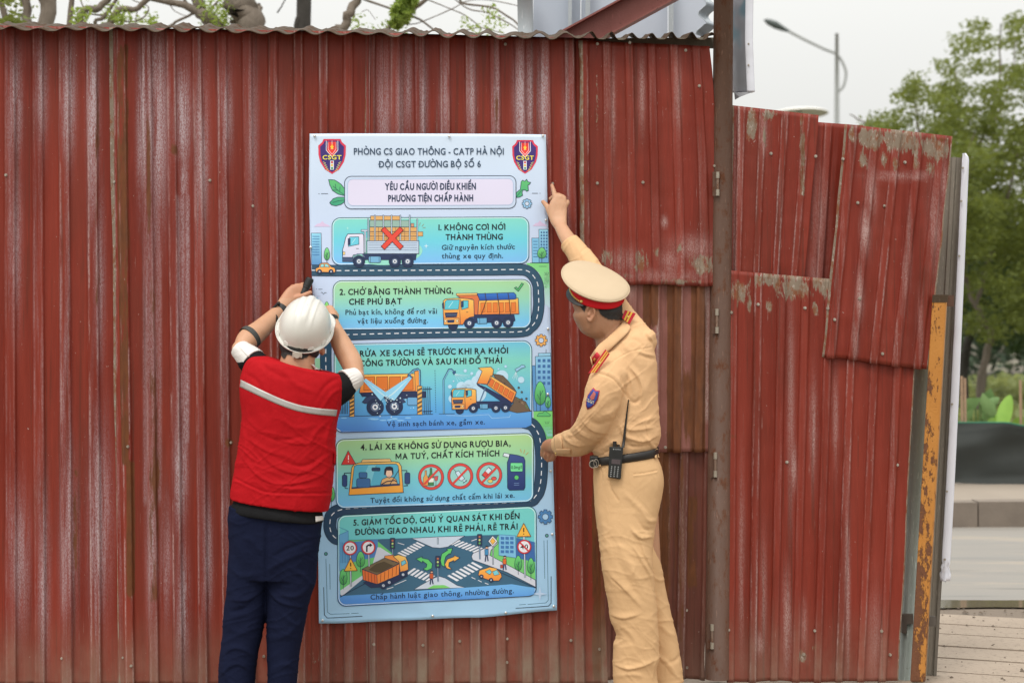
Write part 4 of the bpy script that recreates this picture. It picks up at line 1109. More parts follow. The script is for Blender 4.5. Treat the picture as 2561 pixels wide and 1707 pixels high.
def gear(x, y, r, c, hole, z, n=8):
    P = []
    for k in range(n):
        a = 2 * math.pi * k / n
        for da, rr in ((-.32, .76), (-.2, 1.0), (.2, 1.0), (.32, .76)):
            t = a + da * (8 / n); P.append((x + r * rr * math.cos(t), y + r * rr * math.sin(t)))
    A.poly(P, c, z, NAVY, 1.2); A.circle(x, y, r * .42, hole, z + 2, NAVY, 1.2)
def tree_icon(f, x, y, w, h, z, c=(92, 185, 110), trunk=True, bot=None):
    P = []
    for k in range(20):
        a = 2 * math.pi * k / 20; yy = math.cos(a)
        P.append(f(x + w * math.sin(a) * (0.85 - 0.18 * yy), y - h * .5 * yy))
    bt = bot if bot else y + h * .85
    A.line([f(x, y - h * .1), f(x, bt)], 1.2, NAVY, z + 2.2)
    A.poly(P, [(f(0, y - h / 2)[1], tuple(min(255, q + 30) for q in c)), (f(0, y + h / 2)[1], tuple(int(q * .8) for q in c))], z, NAVY, 1.1)
    A.line([f(x, y + h * .12), f(x + w * .45, y - h * .12)], .9, NAVY, z + 2.2); A.line([f(x, y + h * .3), f(x - w * .45, y + h * .05)], .9, NAVY, z + 2.2)
def wheel(f, x, y, r, z):
    X, Y = f(x, y); k = r / (3.6766 if f is not c3 else 3.0745)
    A.circle(X, Y, k, (38, 52, 84), z, NAVY, 1.0); A.circle(X, Y, k * .55, (92, 110, 140), z + 2, NAVY, .8); A.circle(X, Y, k * .33, (225, 230, 238), z + 4); A.circle(X, Y, k * .15, (70, 90, 120), z + 5)

# ---- base colour of the sheet
bs = [(336, (205, 221, 240)), (560, (200, 216, 243)), (760, (196, 212, 240)), (1100, (176, 206, 234)), (1350, (160, 200, 232)), (1555, (160, 200, 230))]
Yr = np.linspace(336, 1553, 150); Ur = np.linspace(0, 1, 64); V = []
for y_ in Yr:
    l = np.interp(y_, *LY); r_ = np.interp(y_, *RY)
    for u in Ur:
        top = 336 + 2 * u - 1.5 * math.sin(u * 3.14); bot = np.interp(l + (r_ - l) * u, [799, 900, 1040, 1200, 1265, 1393], [1555, 1553, 1546, 1540, 1534, 1523]) + 0.8 * math.sin(u * 19)
        V.append((l + (r_ - l) * u, top + (bot - top) * (y_ - 336) / 1217))
V = np.array(V)
poster = thing('poster', 1085, -0.02, 'tall light blue traffic safety poster fixed to the red fence between the two men', 'poster')
base = Art(); F_ = grid_faces(150, 64); base._add(V, F_, base._col(bs, V), -7)
base_o = base.build('vinyl_sheet', poster)
m_ = base_o.modifiers.new('thickness', 'SOLIDIFY'); m_.thickness = 0.0006; m_.offset = 1
base_o.data.polygons.foreach_set('use_smooth', [True] * len(base_o.data.polygons))

# ---- pink clouds, side buildings, trees, greens
def cloud(f, x, y, w, h): A.poly([f(x - w, y), f(x - w * .6, y - h * .5), f(x - w * .25, y - h * .6), f(x, y - h), f(x + w * .3, y - h * .55), f(x + w * .7, y - h * .35), f(x + w, y)], (216, 196, 228), 1)
cloud(c1, 175, 910, 75, 52); cloud(c1, 2170, 905, 68, 52)
A.poly(mp_(c1, [(75, 970), (165, 970), (170, 1265), (80, 1265)]), [(584, (150, 215, 240)), (664, (95, 150, 205))], 1, NAVY, 1.1)
for k in range(8): A.line(mp_(c1, [(85, 1000 + k * 24), (150, 1000 + k * 24)]), 2.0, (80, 135, 190), 3)
A.poly(mp_(c1, [(2095, 1015), (2165, 1015), (2165, 1240), (2098, 1240)]), (130, 195, 232), 1, NAVY, 1.1)
A.poly(mp_(c1, [(2160, 935), (2243, 935), (2250, 1240), (2162, 1240)]), [(575, (155, 215, 240)), (657, (110, 170, 215))], 3, NAVY, 1.1)
for j in range(9):
    for i in range(3): A.poly(mp_(c1, [(2176 + i * 24, 955 + j * 28), (2190 + i * 24, 955 + j * 28), (2190 + i * 24, 972 + j * 28), (2176 + i * 24, 972 + j * 28)]), (62, 110, 165), 5)
for j in range(6): A.line(mp_(c1, [(2108, 1045 + j * 28), (2148, 1045 + j * 28)]), 1.7, (62, 110, 165), 3)
A.poly(mp_(c1, [(2040, 1243), (2252, 1243), (2257, 1471), (2210, 1471), (2160, 1330), (2060, 1262)]), [(658, (130, 215, 130)), (720, (150, 220, 170))], 1)
A.poly(mp_(c2, [(2205, -5), (2257, -5), (2262, 330), (2215, 300)]), [(678, (140, 215, 140)), (770, (190, 215, 235))], 1)
A.line(mp_(c1, [(2080, 1243), (2252, 1243)]), 1.1, NAVY, 2.5); A.line(mp_(c1, [(2160, 1274), (2230, 1274)]), .9, NAVY, 2.5)
for d in (-14, 0, 14): A.line(mp_(c1, [(2232 + d * .6, 1352), (2232 + d * 1.3, 1328)]), .8, NAVY, 3)
tree_icon(c1, 218, 1160, 30, 115, 5, (98, 190, 110), bot=1240); tree_icon(c1, 2187, 1150, 48, 100, 7, (98, 190, 110), bot=1240)
# lower right side scene
A.poly(mp_(c2, [(2097, 858), (2140, 858), (2140, 1275), (2110, 1275)]), (92, 150, 205), 1, NAVY, 1.0)
A.poly(mp_(c2, [(2155, 745), (2268, 742), (2268, 772), (2155, 775)]), (150, 205, 235), 1, NAVY, 1.0)
A.poly(mp_(c2, [(2127, 775), (2270, 770), (2282, 1270), (2140, 1275)]), [(890, (140, 200, 235)), (1027, (85, 145, 205))], 3, NAVY, 1.1)
A.line(mp_(c2, [(2226, 708), (2226, 742)]), 1.0, NAVY, 3)
for j in range(5):
    for i in range(3): A.poly(mp_(c2, [(2150 + i * 44, 798 + j * 52), (2176 + i * 44, 798 + j * 52), (2176 + i * 44, 826 + j * 52), (2150 + i * 44, 826 + j * 52)]), (62, 112, 172), 5)
A.poly(mp_(c2, [(2112, 1275), (2283, 1272), (2287, 1541), (2225, 1541), (2180, 1430), (2112, 1350)]), [(1027, (125, 210, 115)), (1098, (110, 195, 130))], 4)
A.poly(mp_(c3, [(1830, 0), (1907, 0), (1910, 90), (1870, 90)]), [(1060, (120, 205, 125)), (1090, (140, 205, 200))], 4)
A.line(mp_(c2, [(2110, 1275), (2283, 1272)]), 1.0, NAVY, 5.5)
tree_icon(c2, 2243, 1190, 30, 110, 7, (90, 190, 115), bot=1270); tree_icon(c2, 2172, 1110, 60, 215, 10, (85, 185, 105), bot=1275)
A.poly(mp_(c2, [(2143, 1318), (2160, 1292), (2195, 1290), (2215, 1270), (2240, 1288), (2268, 1312), (2262, 1322), (2150, 1322)]), (95, 190, 115), 7, NAVY, 1.0)
for d in (-14, 0, 14): A.line(mp_(c2, [(2235 + d * .6, 1392), (2235 + d * 1.4, 1368)]), .8, NAVY, 5.5)
for cx_, cy_ in ((130, 158), ): pass
A.line(mp_(c2, [(118, 158), (128, 158)]), 1, NAVY, 3); A.line(mp_(c2, [(140, 159), (178, 159)]), 1, NAVY, 3)
A.line(mp_(c2, [(163, 190), (175, 188), (188, 203), (200, 190), (214, 192)]), 1.1, NAVY, 3)
A.poly(mp_(c2, [(100, 235), (135, 235), (135, 330), (105, 330)]), (150, 205, 238), 1); A.line(mp_(c2, [(125, 221), (160, 221)]), .7, (170, 185, 215), 3)
tree_icon(c2, 217, 330, 28, 115, 5, (120, 205, 100))
A.poly(mp_(c2, [(110, 790), (155, 790), (155, 1000), (110, 1000)]), (150, 205, 170), 1)
tree_icon(c3, 215, 530, 32, 120, 4, (85, 185, 105))

# ---- the winding road
ROAD = [(480, (56, 92, 116)), (900, (44, 78, 104)), (1100, (40, 70, 98)), (1560, (50, 72, 96))]
def road(pts, w, dash=True, ph=0.0):
    P = catmull(np.array(pts), 6); P = [tuple(p) for p in P]
    A.line(P, w + 3.0, NAVY, 6); A.line(P, w, ROAD, 7.5)
    if dash: A.dash(P, 2.1, (232, 236, 244), 9, 11.5, 9, ph)
rp = [c1(84, 1310), c1(300, 1313), c1(700, 1311), c1(1200, 1309), c1(1700, 1306), c1(1960, 1303), c1(2055, 1316), c1(2115, 1368), c1(2150, 1440), c2(2156, 200), c2(2158, 320), c2(2135, 440), c2(2080, 508), c2(1980, 548), c2(1500, 552), c2(900, 562), c2(500, 572), c2(310, 580), c2(240, 600), c2(213, 660), c2(208, 760), c2(210, 900), c2(212, 1050), c2(230, 1190), c2(260, 1250)]
rp[0] = (782, rp[0][1])
road(rp, 25.5)
rp = [c2(2020, 1372), c2(2100, 1400), c2(2150, 1470), c3(1815, 120), c3(1826, 230), c3(1825, 380), c3(1812, 480), c3(1780, 548), c3(1700, 590), c3(1300, 608), c3(800, 622), c3(400, 640), c3(290, 652), c3(222, 690), c3(204, 760), c3(212, 820), c3(245, 866), c3(300, 880)]
road(rp, 29)
# light gap between road bends and panels
# ---- panels
def panel(f, x0, y0, x1, y1, r, stops, dy=(0, 0, 0, 0), z=12, white=True):
    P = rrect(x0, y0, x1, y1, r, f, 7, dy)
    A.poly(P, stops, z)
    A.line(P + [P[0]], 1.5, NAVY, z + 1.2, True)
    Q = rrect(x0 + 9, y0 + 9, x1 - 9, y1 - 9, r - 7, f, 7, dy)
    if white: A.line(Q + [Q[0]], 1.6, (222, 240, 248), z + 1.2, True)
# header
P = rrect(380, 450, 1950, 748, 62, c1, 8, (0, -5, -5, 0)); A.poly(P, (200, 216, 240), 4); A.line(P + [P[0]], 1.7, NAVY, 6, True)
P = rrect(408, 476, 1926, 718, 48, c1, 8, (0, -5, -5, 0)); A.poly(P, (221, 217, 241), 7); A.line(P + [P[0]], 1.0, (160, 186, 220), 9, True)
LG = [(430, (110, 200, 115)), (520, (60, 160, 130))]
A.poly(mp_(c1, [(234, 480), (290, 484), (345, 520), (378, 560), (384, 628), (320, 612), (270, 580), (245, 530)]), LG, 2, NAVY, 1.5)
A.line(mp_(c1, [(275, 540), (320, 580), (384, 625)]), 1, NAVY, 4.2); A.line(mp_(c1, [(300, 562), (296, 520)]), 1, NAVY, 4.2); A.line(mp_(c1, [(335, 590), (338, 545)]), 1, NAVY, 4.2); A.line(mp_(c1, [(318, 578), (275, 575)]), 1, NAVY, 4.2)
A.poly(mp_(c1, [(243, 692), (275, 655), (320, 640), (380, 642), (384, 680), (350, 706), (300, 720), (262, 712)]), LG, 2, NAVY, 1.5)
A.line(mp_(c1, [(270, 690), (330, 672), (384, 668)]), 1, NAVY, 4.2)
A.poly(mp_(c1, [(1952, 600), (1990, 570), (1998, 500), (2010, 486), (2030, 496), (2048, 478), (2060, 500), (2084, 506), (2074, 524), (2060, 530), (2064, 580), (2050, 588), (2034, 575), (2010, 578), (2006, 600), (2012, 625), (1985, 640), (1952, 644)]), LG, 2, NAVY, 1.5)
A.line(mp_(c1, [(1952, 640), (1985, 600), (2005, 572)]), 1, NAVY, 4.2)
A.line(mp_(c1, [(165, 609), (228, 608)]), 1.2, NAVY, 3); A.line(mp_(c1, [(140, 609), (150, 609)]), 1.2, NAVY, 3); A.line(mp_(c1, [(2097, 605), (2150, 605)]), 1.2, NAVY, 3); A.line(mp_(c1, [(2166, 605), (2174, 605)]), 1.2, NAVY, 3)
gx, gy = c1(2051, 700); gear(gx, gy, 12.5, (150, 195, 232), (205, 218, 238), 4)
gx, gy = c2(2181, 627); gear(gx, gy, 15.5, (235, 175, 95), (200, 214, 238), 4)
gx, gy = c3(1856, 707); gear(gx, gy, 18.5, (75, 130, 185), (165, 203, 234), 10, 8)
# panel fills
panel(c1, 265, 830, 2068, 1262, 75, [(546, (134, 218, 205)), (600, (112, 208, 226)), (660, (128, 190, 246))], (0, -8, -14, 0))
panel(c2, 275, 78, 2088, 530, 80, [(700, (168, 215, 160)), (745, (150, 214, 185)), (800, (122, 200, 240)), (822, (128, 196, 246))], (4, -8, -14, 0))
panel(c2, 285, 660, 2095, 1470, 80, [(855, (112, 196, 226)), (900, (130, 212, 200)), (950, (116, 200, 216)), (1020, (92, 170, 228)), (1078, (80, 142, 222))], (0, -30, -50, 0))
panel(c3, 252, 105, 1765, 635, 62, [(1088, (172, 214, 148)), (1150, (150, 212, 175)), (1200, (118, 200, 215)), (1262, (116, 188, 236))], (8, -38, -42, 6))
panel(c3, 265, 685, 1786, 1385, 62, [(1275, (118, 208, 205)), (1340, (112, 205, 212)), (1480, (96, 165, 230)), (1505, (86, 148, 224))], (8, -58, -70, 6))
# ---- emblem
def emblem(cx, cy, w, h):
    def e(x, y): return (cx + x * w / 2, cy + y * h / 2)
    sh = [(-.62, -1), (.62, -1), (.72, -.82), (1, -.62), (.98, -.1), (.86, .3), (.5, .75), (0, 1), (-.5, .75), (-.86, .3), (-.98, -.1), (-1, -.62), (-.72, -.82)]
    A.poly([e(*p) for p in sh], (214, 58, 84), 2); A.poly([e(x * .86, y * .9) for x, y in sh], (62, 44, 116), 4)
    A.poly([e(-.30, -.84), (e(.30, -.84)), e(.36, -.3), e(0, -.02), e(-.36, -.3)], (228, 62, 56), 6)
    A.line([e(-.42, -.9), e(-.42, -.35), e(0, .02), e(.42, -.35), e(.42, -.9)], 1.3, (240, 240, 245), 8)
    A.line([e(-.30, -.84), e(-.28, -.4), e(0, -.12), e(.28, -.4), e(.30, -.84)], .8, (240, 240, 245), 9); A.line([e(0, -.9), e(0, -.4)], 1.0, (245, 235, 230), 9)
    A.poly([e(0, -.72), e(.06, -.6), e(.14, -.58), e(.07, -.5), e(.1, -.4), e(0, -.46), e(-.1, -.4), e(-.07, -.5), e(-.14, -.58), e(-.06, -.6)], (246, 205, 70), 10)
    text('CSGT', cx - w * .34, cx + w * .34, cy + h * .085, cy + h * .085, h * .12, (240, 226, 90), 10, lambda x, y: (x, y), .02)
    A.poly([e(-.13, .24), e(.13, .24), e(.13, .76), e(-.13, .76)], (225, 228, 236), 6)
    for k, c in enumerate(((205, 55, 70), (235, 190, 60), (60, 150, 110))): A.circle(*e(0, .33 + .17 * k), w * .042, c, 8, n=10)
    for sx in (-1, 1):
        for k in range(5): A.line([e(sx * (.66 - .06 * k), .30 + .11 * k), e(sx * (.46 - .06 * k), .38 + .11 * k)], 1.1, (238, 222, 130), 6)
emblem(*c1(265, 268), 69, 87); emblem(*c1(2033, 272), 64, 84)
# ---- header texts
G1 = (52, 72, 96)
text('PHÒNG CS GIAO THÔNG - CATP HÀ NỘI', 465, 1840, 251, 251, 60, G1, 11, c1, .016)
text('ĐỘI CSGT ĐƯỜNG BỘ SỐ 6', 695, 1628, 367, 365, 58, G1, 11, c1, .016)
text('YÊU CẦU NGƯỜI ĐIỀU KHIỂN', 748, 1585, 573, 570, 60, (44, 58, 88), 11, c1, .038, gap=.085)
text('PHƯƠNG TIỆN CHẤP HÀNH', 778, 1560, 680, 677, 60, (44, 58, 88), 11, c1, .038, gap=.085)
Z = 17
text('1. KHÔNG CƠI NỚI', 1240, 1855, 943, 938, 52, BLK, Z, c1, .027)
text('THÀNH THÙNG', 1305, 1830, 1031, 1028, 52, BLK, Z, c1, .027)
text('Giữ nguyên kích thước', 1270, 1940, 1123, 1116, 46, (36, 62, 84), Z, c1, .015)
text('thùng xe quy định.', 1270, 1832, 1201, 1198, 46, (36, 62, 84), Z, c1, .015)
text('2. CHỞ BẰNG THÀNH THÙNG,', 335, 1375, 211, 198, 54, BLK, Z, c2, .027)
text('CHE PHỦ BẠT', 420, 905, 300, 293, 54, BLK, Z, c2, .027)
text('Phủ bạt kín, không để rơi vãi', 388, 1228, 393, 382, 46, (36, 56, 74), Z, c2, .015)
text('vật liệu xuống đường.', 497, 1145, 473, 465, 46, (36, 56, 74), Z, c2, .015)
text('3. RỬA XE SẠCH SẼ TRƯỚC KHI RA KHỎI', 445, 1880, 776, 744, 54, BLK, Z, c2, .027)
text('CÔNG TRƯỜNG VÀ SAU KHI ĐỔ THẢI', 518, 1825, 864, 834, 54, BLK, Z, c2, .027)
text('Vệ sinh sạch bánh xe, gầm xe.', 765, 1665, 1415, 1394, 44, (24, 44, 84), Z, c2, .015)
text('4. LÁI XE KHÔNG SỬ DỤNG RƯỢU BIA,', 440, 1590, 196, 164, 45, BLK, Z, c3, .027)
text('MA TUÝ, CHẤT KÍCH THÍCH', 708, 1505, 267, 240, 45, BLK, Z, c3, .027)
text('Tuyệt đối không sử dụng chất cấm khi lái xe.', 515, 1620, 600, 558, 38, (28, 54, 84), Z, c3, .015)
text('5. GIẢM TỐC ĐỘ, CHÚ Ý QUAN SÁT KHI ĐẾN', 385, 1660, 773, 720, 45, BLK, Z, c3, .027)
text('ĐƯỜNG GIAO NHAU, KHI RẼ PHẢI, RẼ TRÁI', 400, 1645, 845, 800, 45, BLK, Z, c3, .027)
text('Chấp hành luật giao thông, nhường đường.', 515, 1615, 1340, 1289, 38, (28, 50, 84), Z + 6, c3, .015)

# ---- panel 1: overloaded timber truck
z = 16
A.circle(*c1(740, 1130), 96, (150, 222, 205), z - .8 - .6, n=40, ry=36)
WD = (222, 172, 108)
for (x0, x1, y0, y1) in ((618, 885, 812, 850), (610, 1040, 915, 955), (610, 1097, 957, 997), (610, 1040, 999, 1040)):
    A.poly(mp_(c1, [(x0, y0), (x1, y0), (x1, y1), (x0, y1)]), WD, z, NAVY, 1.0)
A.poly(mp_(c1, [(610, 852), (970, 852), (970, 913), (610, 913)]), (150, 182, 172), z, NAVY, 1.0); A.poly(mp_(c1, [(988, 880), (1015, 880), (1015, 913), (988, 913)]), (205, 150, 120), z, NAVY, .9)
for x in (690, 760, 845, 930): A.line(mp_(c1, [(x, 915), (x, 1040)]), .9, (120, 84, 60), z + 2.2)
for y_ in (975, 1020): A.line(mp_(c1, [(612, y_), (1038, y_)]), .6, (150, 105, 70), z + 2.2)
for x in (658, 735, 810, 890, 976): A.line(mp_(c1, [(x, 803), (x, 1040)]), 3.8, NAVY, z + 3); A.line(mp_(c1, [(x, 806), (x, 1040)]), 1.9, (190, 208, 226), z + 4)
for x in (596, 1045): A.line(mp_(c1, [(x, 838), (x, 1042)]), 3.8, NAVY, z + 3); A.line(mp_(c1, [(x, 841), (x, 1042)]), 1.9, (190, 208, 226), z + 4)
A.poly(mp_(c1, [(585, 1040), (1060, 1040), (1060, 1158), (585, 1158)]), (190, 208, 230), z + 3, NAVY, 1.4)
for y_ in (1060, 1080, 1102, 1124): A.line(mp_(c1, [(598, y_), (1045, y_)]), .8, (90, 112, 146), z + 5)
A.poly(mp_(c1, [(540, 1158), (1040, 1158), (1030, 1215), (560, 1215)]), (46, 60, 96), z + 1, NAVY, 1)
A.poly(mp_(c1, [(532, 938), (592, 938), (592, 955), (575, 955), (575, 1150), (560, 1150), (560, 955), (532, 955)]), (200, 214, 232), z + 1, NAVY, 1)
A.poly(mp_(c1, [(410, 978), (545, 975), (556, 990), (558, 1158), (460, 1170), (440, 1230), (362, 1230), (362, 1120), (372, 1090), (390, 1010)]), [(585, (228, 226, 244)), (655, (206, 210, 236))], z + 2, NAVY, 1.5)
A.poly(mp_(c1, [(428, 1005), (510, 1003), (512, 1072), (415, 1092), (415, 1050)]), (110, 205, 228), z + 4, NAVY, 1.2); A.line(mp_(c1, [(450, 1060), (480, 1020)]), 1.2, (200, 240, 248), z + 6)
A.poly(mp_(c1, [(412, 1020), (432, 1020), (432, 1078), (412, 1078)]), (46, 64, 100), z + 6, NAVY, 1); A.line(mp_(c1, [(486, 1112), (510, 1112)]), 1.2, NAVY, z + 5)
A.poly(mp_(c1, [(360, 1190), (460, 1192), (455, 1232), (362, 1230)]), (70, 86, 120), z + 4, NAVY, 1); A.poly(mp_(c1, [(366, 1140), (384, 1142), (384, 1168), (366, 1168)]), (244, 214, 140), z + 4, NAVY, .8)
A.poly(rrect(600, 1182, 712, 1240, 14, c1), (120, 178, 216), z + 4, NAVY, 1.2); A.line(mp_(c1, [(616, 1182), (616, 1240)]), 1, NAVY, z + 6); A.line(mp_(c1, [(696, 1182), (696, 1240)]), 1, NAVY, z + 6)
for x in (512, 840, 957): wheel(c1, x, 1228, 54, z + 6)
A.line(mp_(c1, [(460, 1215), (470, 1180), (495, 1160), (540, 1160), (562, 1190)]), 2.0, (120, 136, 168), z + 5); A.line(mp_(c1, [(366, 1288), (385, 1288)]), 1, NAVY, z - 2); A.line(mp_(c1, [(400, 1288), (1070, 1280)]), 1.2, NAVY, z - 2)
for a, b in (((700, 940), (740, 905)), ): pass
def xbar(p, q, w, c, zz, f):
    p = np.array(f(*p)); q = np.array(f(*q)); d = (q - p) / np.hypot(*(q - p)); n_ = np.array([-d[1], d[0]]) * w / 2
    A.poly([p + n_, q + n_, q - n_, p - n_], c, zz)
for (p, q) in (((728, 925), (905, 1108)), ((728, 1108), (905, 925))): xbar(p, q, 13.2, (110, 40, 40), z + 11, c1)
for k, (p, q) in enumerate((((733, 930), (900, 1103)), ((733, 1103), (900, 930)))): xbar(p, q, 10.4, (226, 78, 64), z + 12.5 + k, c1)
for p, q in (((1066, 900), (1073, 872)), ((1088, 908), (1106, 886)), ((1095, 922), (1122, 918))): A.line(mp_(c1, [p, q]), 1.3, (150, 150, 120), z)
def sparkle(f, x, y, r, c, zz): A.poly([f(x + r * math.cos(a) * (1 if k % 2 == 0 else .25), y + r * math.sin(a) * (1 if k % 2 == 0 else .25)) for k, a in enumerate(np.arange(8) * math.pi / 4)], c, zz)
sparkle(c1, 1127, 1088, 24, (205, 235, 248), z); sparkle(c1, 408, 925, 18, (170, 230, 225), z)
# small orange car on the road
A.poly(mp_(c1, [(115, 1300), (122, 1290), (145, 1282), (155, 1250), (175, 1242), (225, 1242), (258, 1278), (290, 1288), (298, 1318), (290, 1330), (120, 1325)]), (240, 168, 90), 30, NAVY, 1.3)
A.poly(mp_(c1, [(158, 1280), (166, 1254), (192, 1254), (192, 1280)]), (150, 220, 220), 32, NAVY, .9); A.poly(mp_(c1, [(200, 1280), (200, 1254), (222, 1254), (244, 1280)]), (150, 220, 220), 32, NAVY, .9)
wheel(c1, 152, 1323, 20, 32); wheel(c1, 257, 1322, 20, 32)

# ---- dump trucks: cab drawn once
OR = [(0, (245, 190, 95)), (1, (232, 132, 60))]
def orange(f, y0, y1): return [(f(0, y0)[1], (246, 196, 100)), (f(0, y1)[1], (232, 130, 62))]
def cab(f, x, y, k, zz):
    g = lambda a, b: f(x + a * k, y + b * k)
    A.poly([g(0, 20), g(18, 0), g(155, -8), g(240, 0), g(280, 10), g(285, 160), g(240, 170), g(200, 200), g(180, 235), g(5, 235), g(0, 130)], orange(lambda a, b: g(a, b), 0, 235), zz, NAVY, 1.4)
    A.poly([g(18, 25), g(35, 8), g(150, 6), g(140, 95), g(12, 98)], (96, 196, 214), zz + 2, NAVY, 1.1); A.line([g(50, 80), g(90, 25)], 1.3, (190, 236, 244), zz + 4)
    A.poly([g(170, 25), g(185, 15), g(230, 15), g(230, 80), g(170, 98)], (96, 196, 214), zz + 2, NAVY, 1.1); A.poly([g(165, 20), g(185, 20), g(185, 75), g(165, 75)], (48, 66, 104), zz + 4, NAVY, .9)
    A.line([g(160, 0), g(152, 120), g(160, 230)], 1.0, NAVY, zz + 2.2)
    A.poly([g(15, 128), g(130, 125), g(122, 165), g(25, 168)], (44, 60, 96), zz + 2, NAVY, .9); A.line([g(25, 146), g(124, 144)], .8, (140, 150, 170), zz + 4)
    A.poly([g(5, 178), g(145, 176), g(145, 232), g(8, 234)], (238, 176, 98), zz + 2, NAVY, .9); A.poly([g(36, 192), g(104, 190), g(100, 216), g(40, 218)], (44, 60, 96), zz + 4)
    A.circle(*g(20, 203), 2.6 * k, (250, 236, 200), zz + 4, NAVY, .7, 10); A.circle(*g(128, 201), 2.6 * k, (250, 236, 200), zz + 4, NAVY, .7, 10)
    A.line([g(212, 120), g(228, 120)], 1.2, NAVY, zz + 4); A.poly([g(-8, 40), g(6, 32), g(6, 90), g(-6, 84)], (44, 60, 96), zz + 2, NAVY, .9)
def chassis(f, x, y, k, zz):
    g = lambda a, b: f(x + a * k, y + b * k)
    A.poly([g(180, 150), g(650, 148), g(660, 200), g(640, 215), g(180, 225)], (42, 56, 94), zz, NAVY, 1)
    A.poly([g(310, 178), g(400, 176), g(400, 228), g(316, 230)], (110, 172, 212), zz + 2, NAVY, 1); A.line([g(335, 178), g(335, 230)], .9, NAVY, zz + 4)
    A.line([g(195, 215), g(205, 180), g(250, 158), g(280, 175)], 1.6, (96, 112, 146), zz + 2.5)
    A.circle(*g(90, 245), 12 * k, (38, 52, 84), zz - .5, NAVY, .9)
    for wx, wy in ((240, 225), (490, 222), (595, 218)): wheel(f, x + wx * k, y + wy * k, 48 * k, zz + 4)
# panel 2 truck
A.line(mp_(c2, [(1280, 522), (2040, 512)]), 2.2, (60, 110, 110), z - 1)
chassis(c2, 1283, 245, 1.0, z + 1)
A.poly(mp_(c2, [(1405, 200), (1590, 195), (1620, 262), (1620, 392), (1560, 392), (1550, 250), (1440, 240), (1405, 215)]), (214, 118, 72), z, NAVY, 1.2); A.poly(mp_(c2, [(1403, 198), (1595, 194), (1595, 212), (1405, 216)]), (244, 190, 110), z + 2, NAVY, 1)
A.poly(mp_(c2, [(1610, 262), (1970, 240), (1978, 385), (1600, 392)]), orange(c2, 240, 390), z + 3, NAVY, 1.4)
for k in range(6): A.poly(mp_(c2, [(1626 + k * 56, 285 - k * 1), (1668 + k * 56, 283 - k * 1), (1668 + k * 56, 366 - k * .5), (1630 + k * 56, 370)]), (226, 126, 58), z + 5, (150, 78, 48), .8)
A.poly(mp_(c2, [(1594, 200), (1930, 190), (1950, 210), (1952, 245), (1930, 252), (1620, 262)]), [(732, (60, 122, 208)), (752, (36, 76, 160))], z + 5, NAVY, 1.3)
for x in (1680, 1790, 1890): A.line(mp_(c2, [(x - 14, 193), (x - 2, 262), (x + 6 - (30 if x == 1680 else 0), 330), (x + 10 - (60 if x == 1680 else 0), 395)]), 1.8, (70, 52, 44), z + 9)
cab(c2, 1283, 248, 1.0, z + 6)
A.poly(mp_(c2, [(1936, 148), (1952, 138), (1968, 155), (2002, 103), (2020, 112), (1972, 178)]), (88, 190, 110), z, NAVY, 1.4)
# panel 3: wheel wash
A.poly(mp_(c2, [(300, 1325), (1190, 1303), (1250, 1300), (2090, 1280), (2093, 1400), (2040, 1425), (350, 1462), (306, 1420)]), [(1035, (96, 165, 230)), (1078, (78, 136, 216))], z - 1)
A.line(mp_(c2, [(300, 1325), (1190, 1303)]), 1.6, NAVY, z)
for k in range(7): A.line(mp_(c2, [(320 + k * 14, 1180 + 2 * k), (320 + k * 14, 1300)]), 1.7, NAVY, z)
for k in range(4): A.line(mp_(c2, [(1106 + k * 18, 1050 + 2 * (k % 2)), (1110 + k * 18, 1300)]), 1.8, NAVY, z)
A.line(mp_(c2, [(1095, 1075), (1180, 1072)]), 2, NAVY, z + 1); A.line(mp_(c2, [(1095, 1278), (1185, 1274)]), 2, NAVY, z + 1)
A.poly(mp_(c2, [(515, 1100), (1120, 1095), (1120, 1150), (930, 1160), (540, 1140)]), (40, 52, 88), z, NAVY, 1)
A.poly(mp_(c2, [(540, 940), (1070, 930), (1075, 1090), (515, 1108)]), orange(c2, 935, 1105), z + 2, NAVY, 1.5)
A.poly(mp_(c2, [(1020, 910), (1075, 900), (1075, 1095), (1030, 1095)]), (236, 158, 76), z + 3.5, NAVY, 1)
for (x0, x1) in ((556, 655), (672, 775), (790, 892), (910, 1008)): A.poly(mp_(c2, [(x0, 962), (x1, 958), (x1, 1078), (x0, 1084)]), (220, 122, 54), z + 5, (120, 66, 44), 1)
A.poly(mp_(c2, [(540, 1190), (575, 1150), (640, 1130), (700, 1150), (720, 1190), (560, 1205)]), (54, 68, 104), z + 3, NAVY, 1); A.poly(mp_(c2, [(740, 1150), (860, 1130), (905, 1150), (940, 1190), (910, 1200), (760, 1190)]), (54, 68, 104), z + 3, NAVY, 1)
wheel(c2, 660, 1238, 78, z + 6); wheel(c2, 836, 1232, 78, z + 6)
A.poly(rrect(955, 1148, 1048, 1220, 14, c2), (110, 170, 216), z + 3, NAVY, 1.1)
for (x0, y0, y1) in ((425, 1090, 1325), (1046, 1045, 1305)):
    A.poly(mp_(c2, [(x0, y0), (x0 + 44, y0), (x0 + 44, y1), (x0, y1)]), (232, 178, 96), z + 5, NAVY, 1.1)
    for k in range(6):
        yy = y0 + 12 + k * (y1 - y0 - 20) / 6
        A.poly(mp_(c2, [(x0 + 3, yy + 20), (x0 + 41, yy), (x0 + 41, yy + 18), (x0 + 3, yy + 37)]), (92, 78, 66), z + 7)
A.line(mp_(c2, [(960, 950), (1010, 900), (1050, 888), (1068, 905), (1070, 1040)]), 4.6, NAVY, z + 9); A.line(mp_(c2, [(965, 947), (1012, 903), (1050, 892), (1066, 906), (1068, 1038)]), 2.6, (110, 170, 212), z + 10)
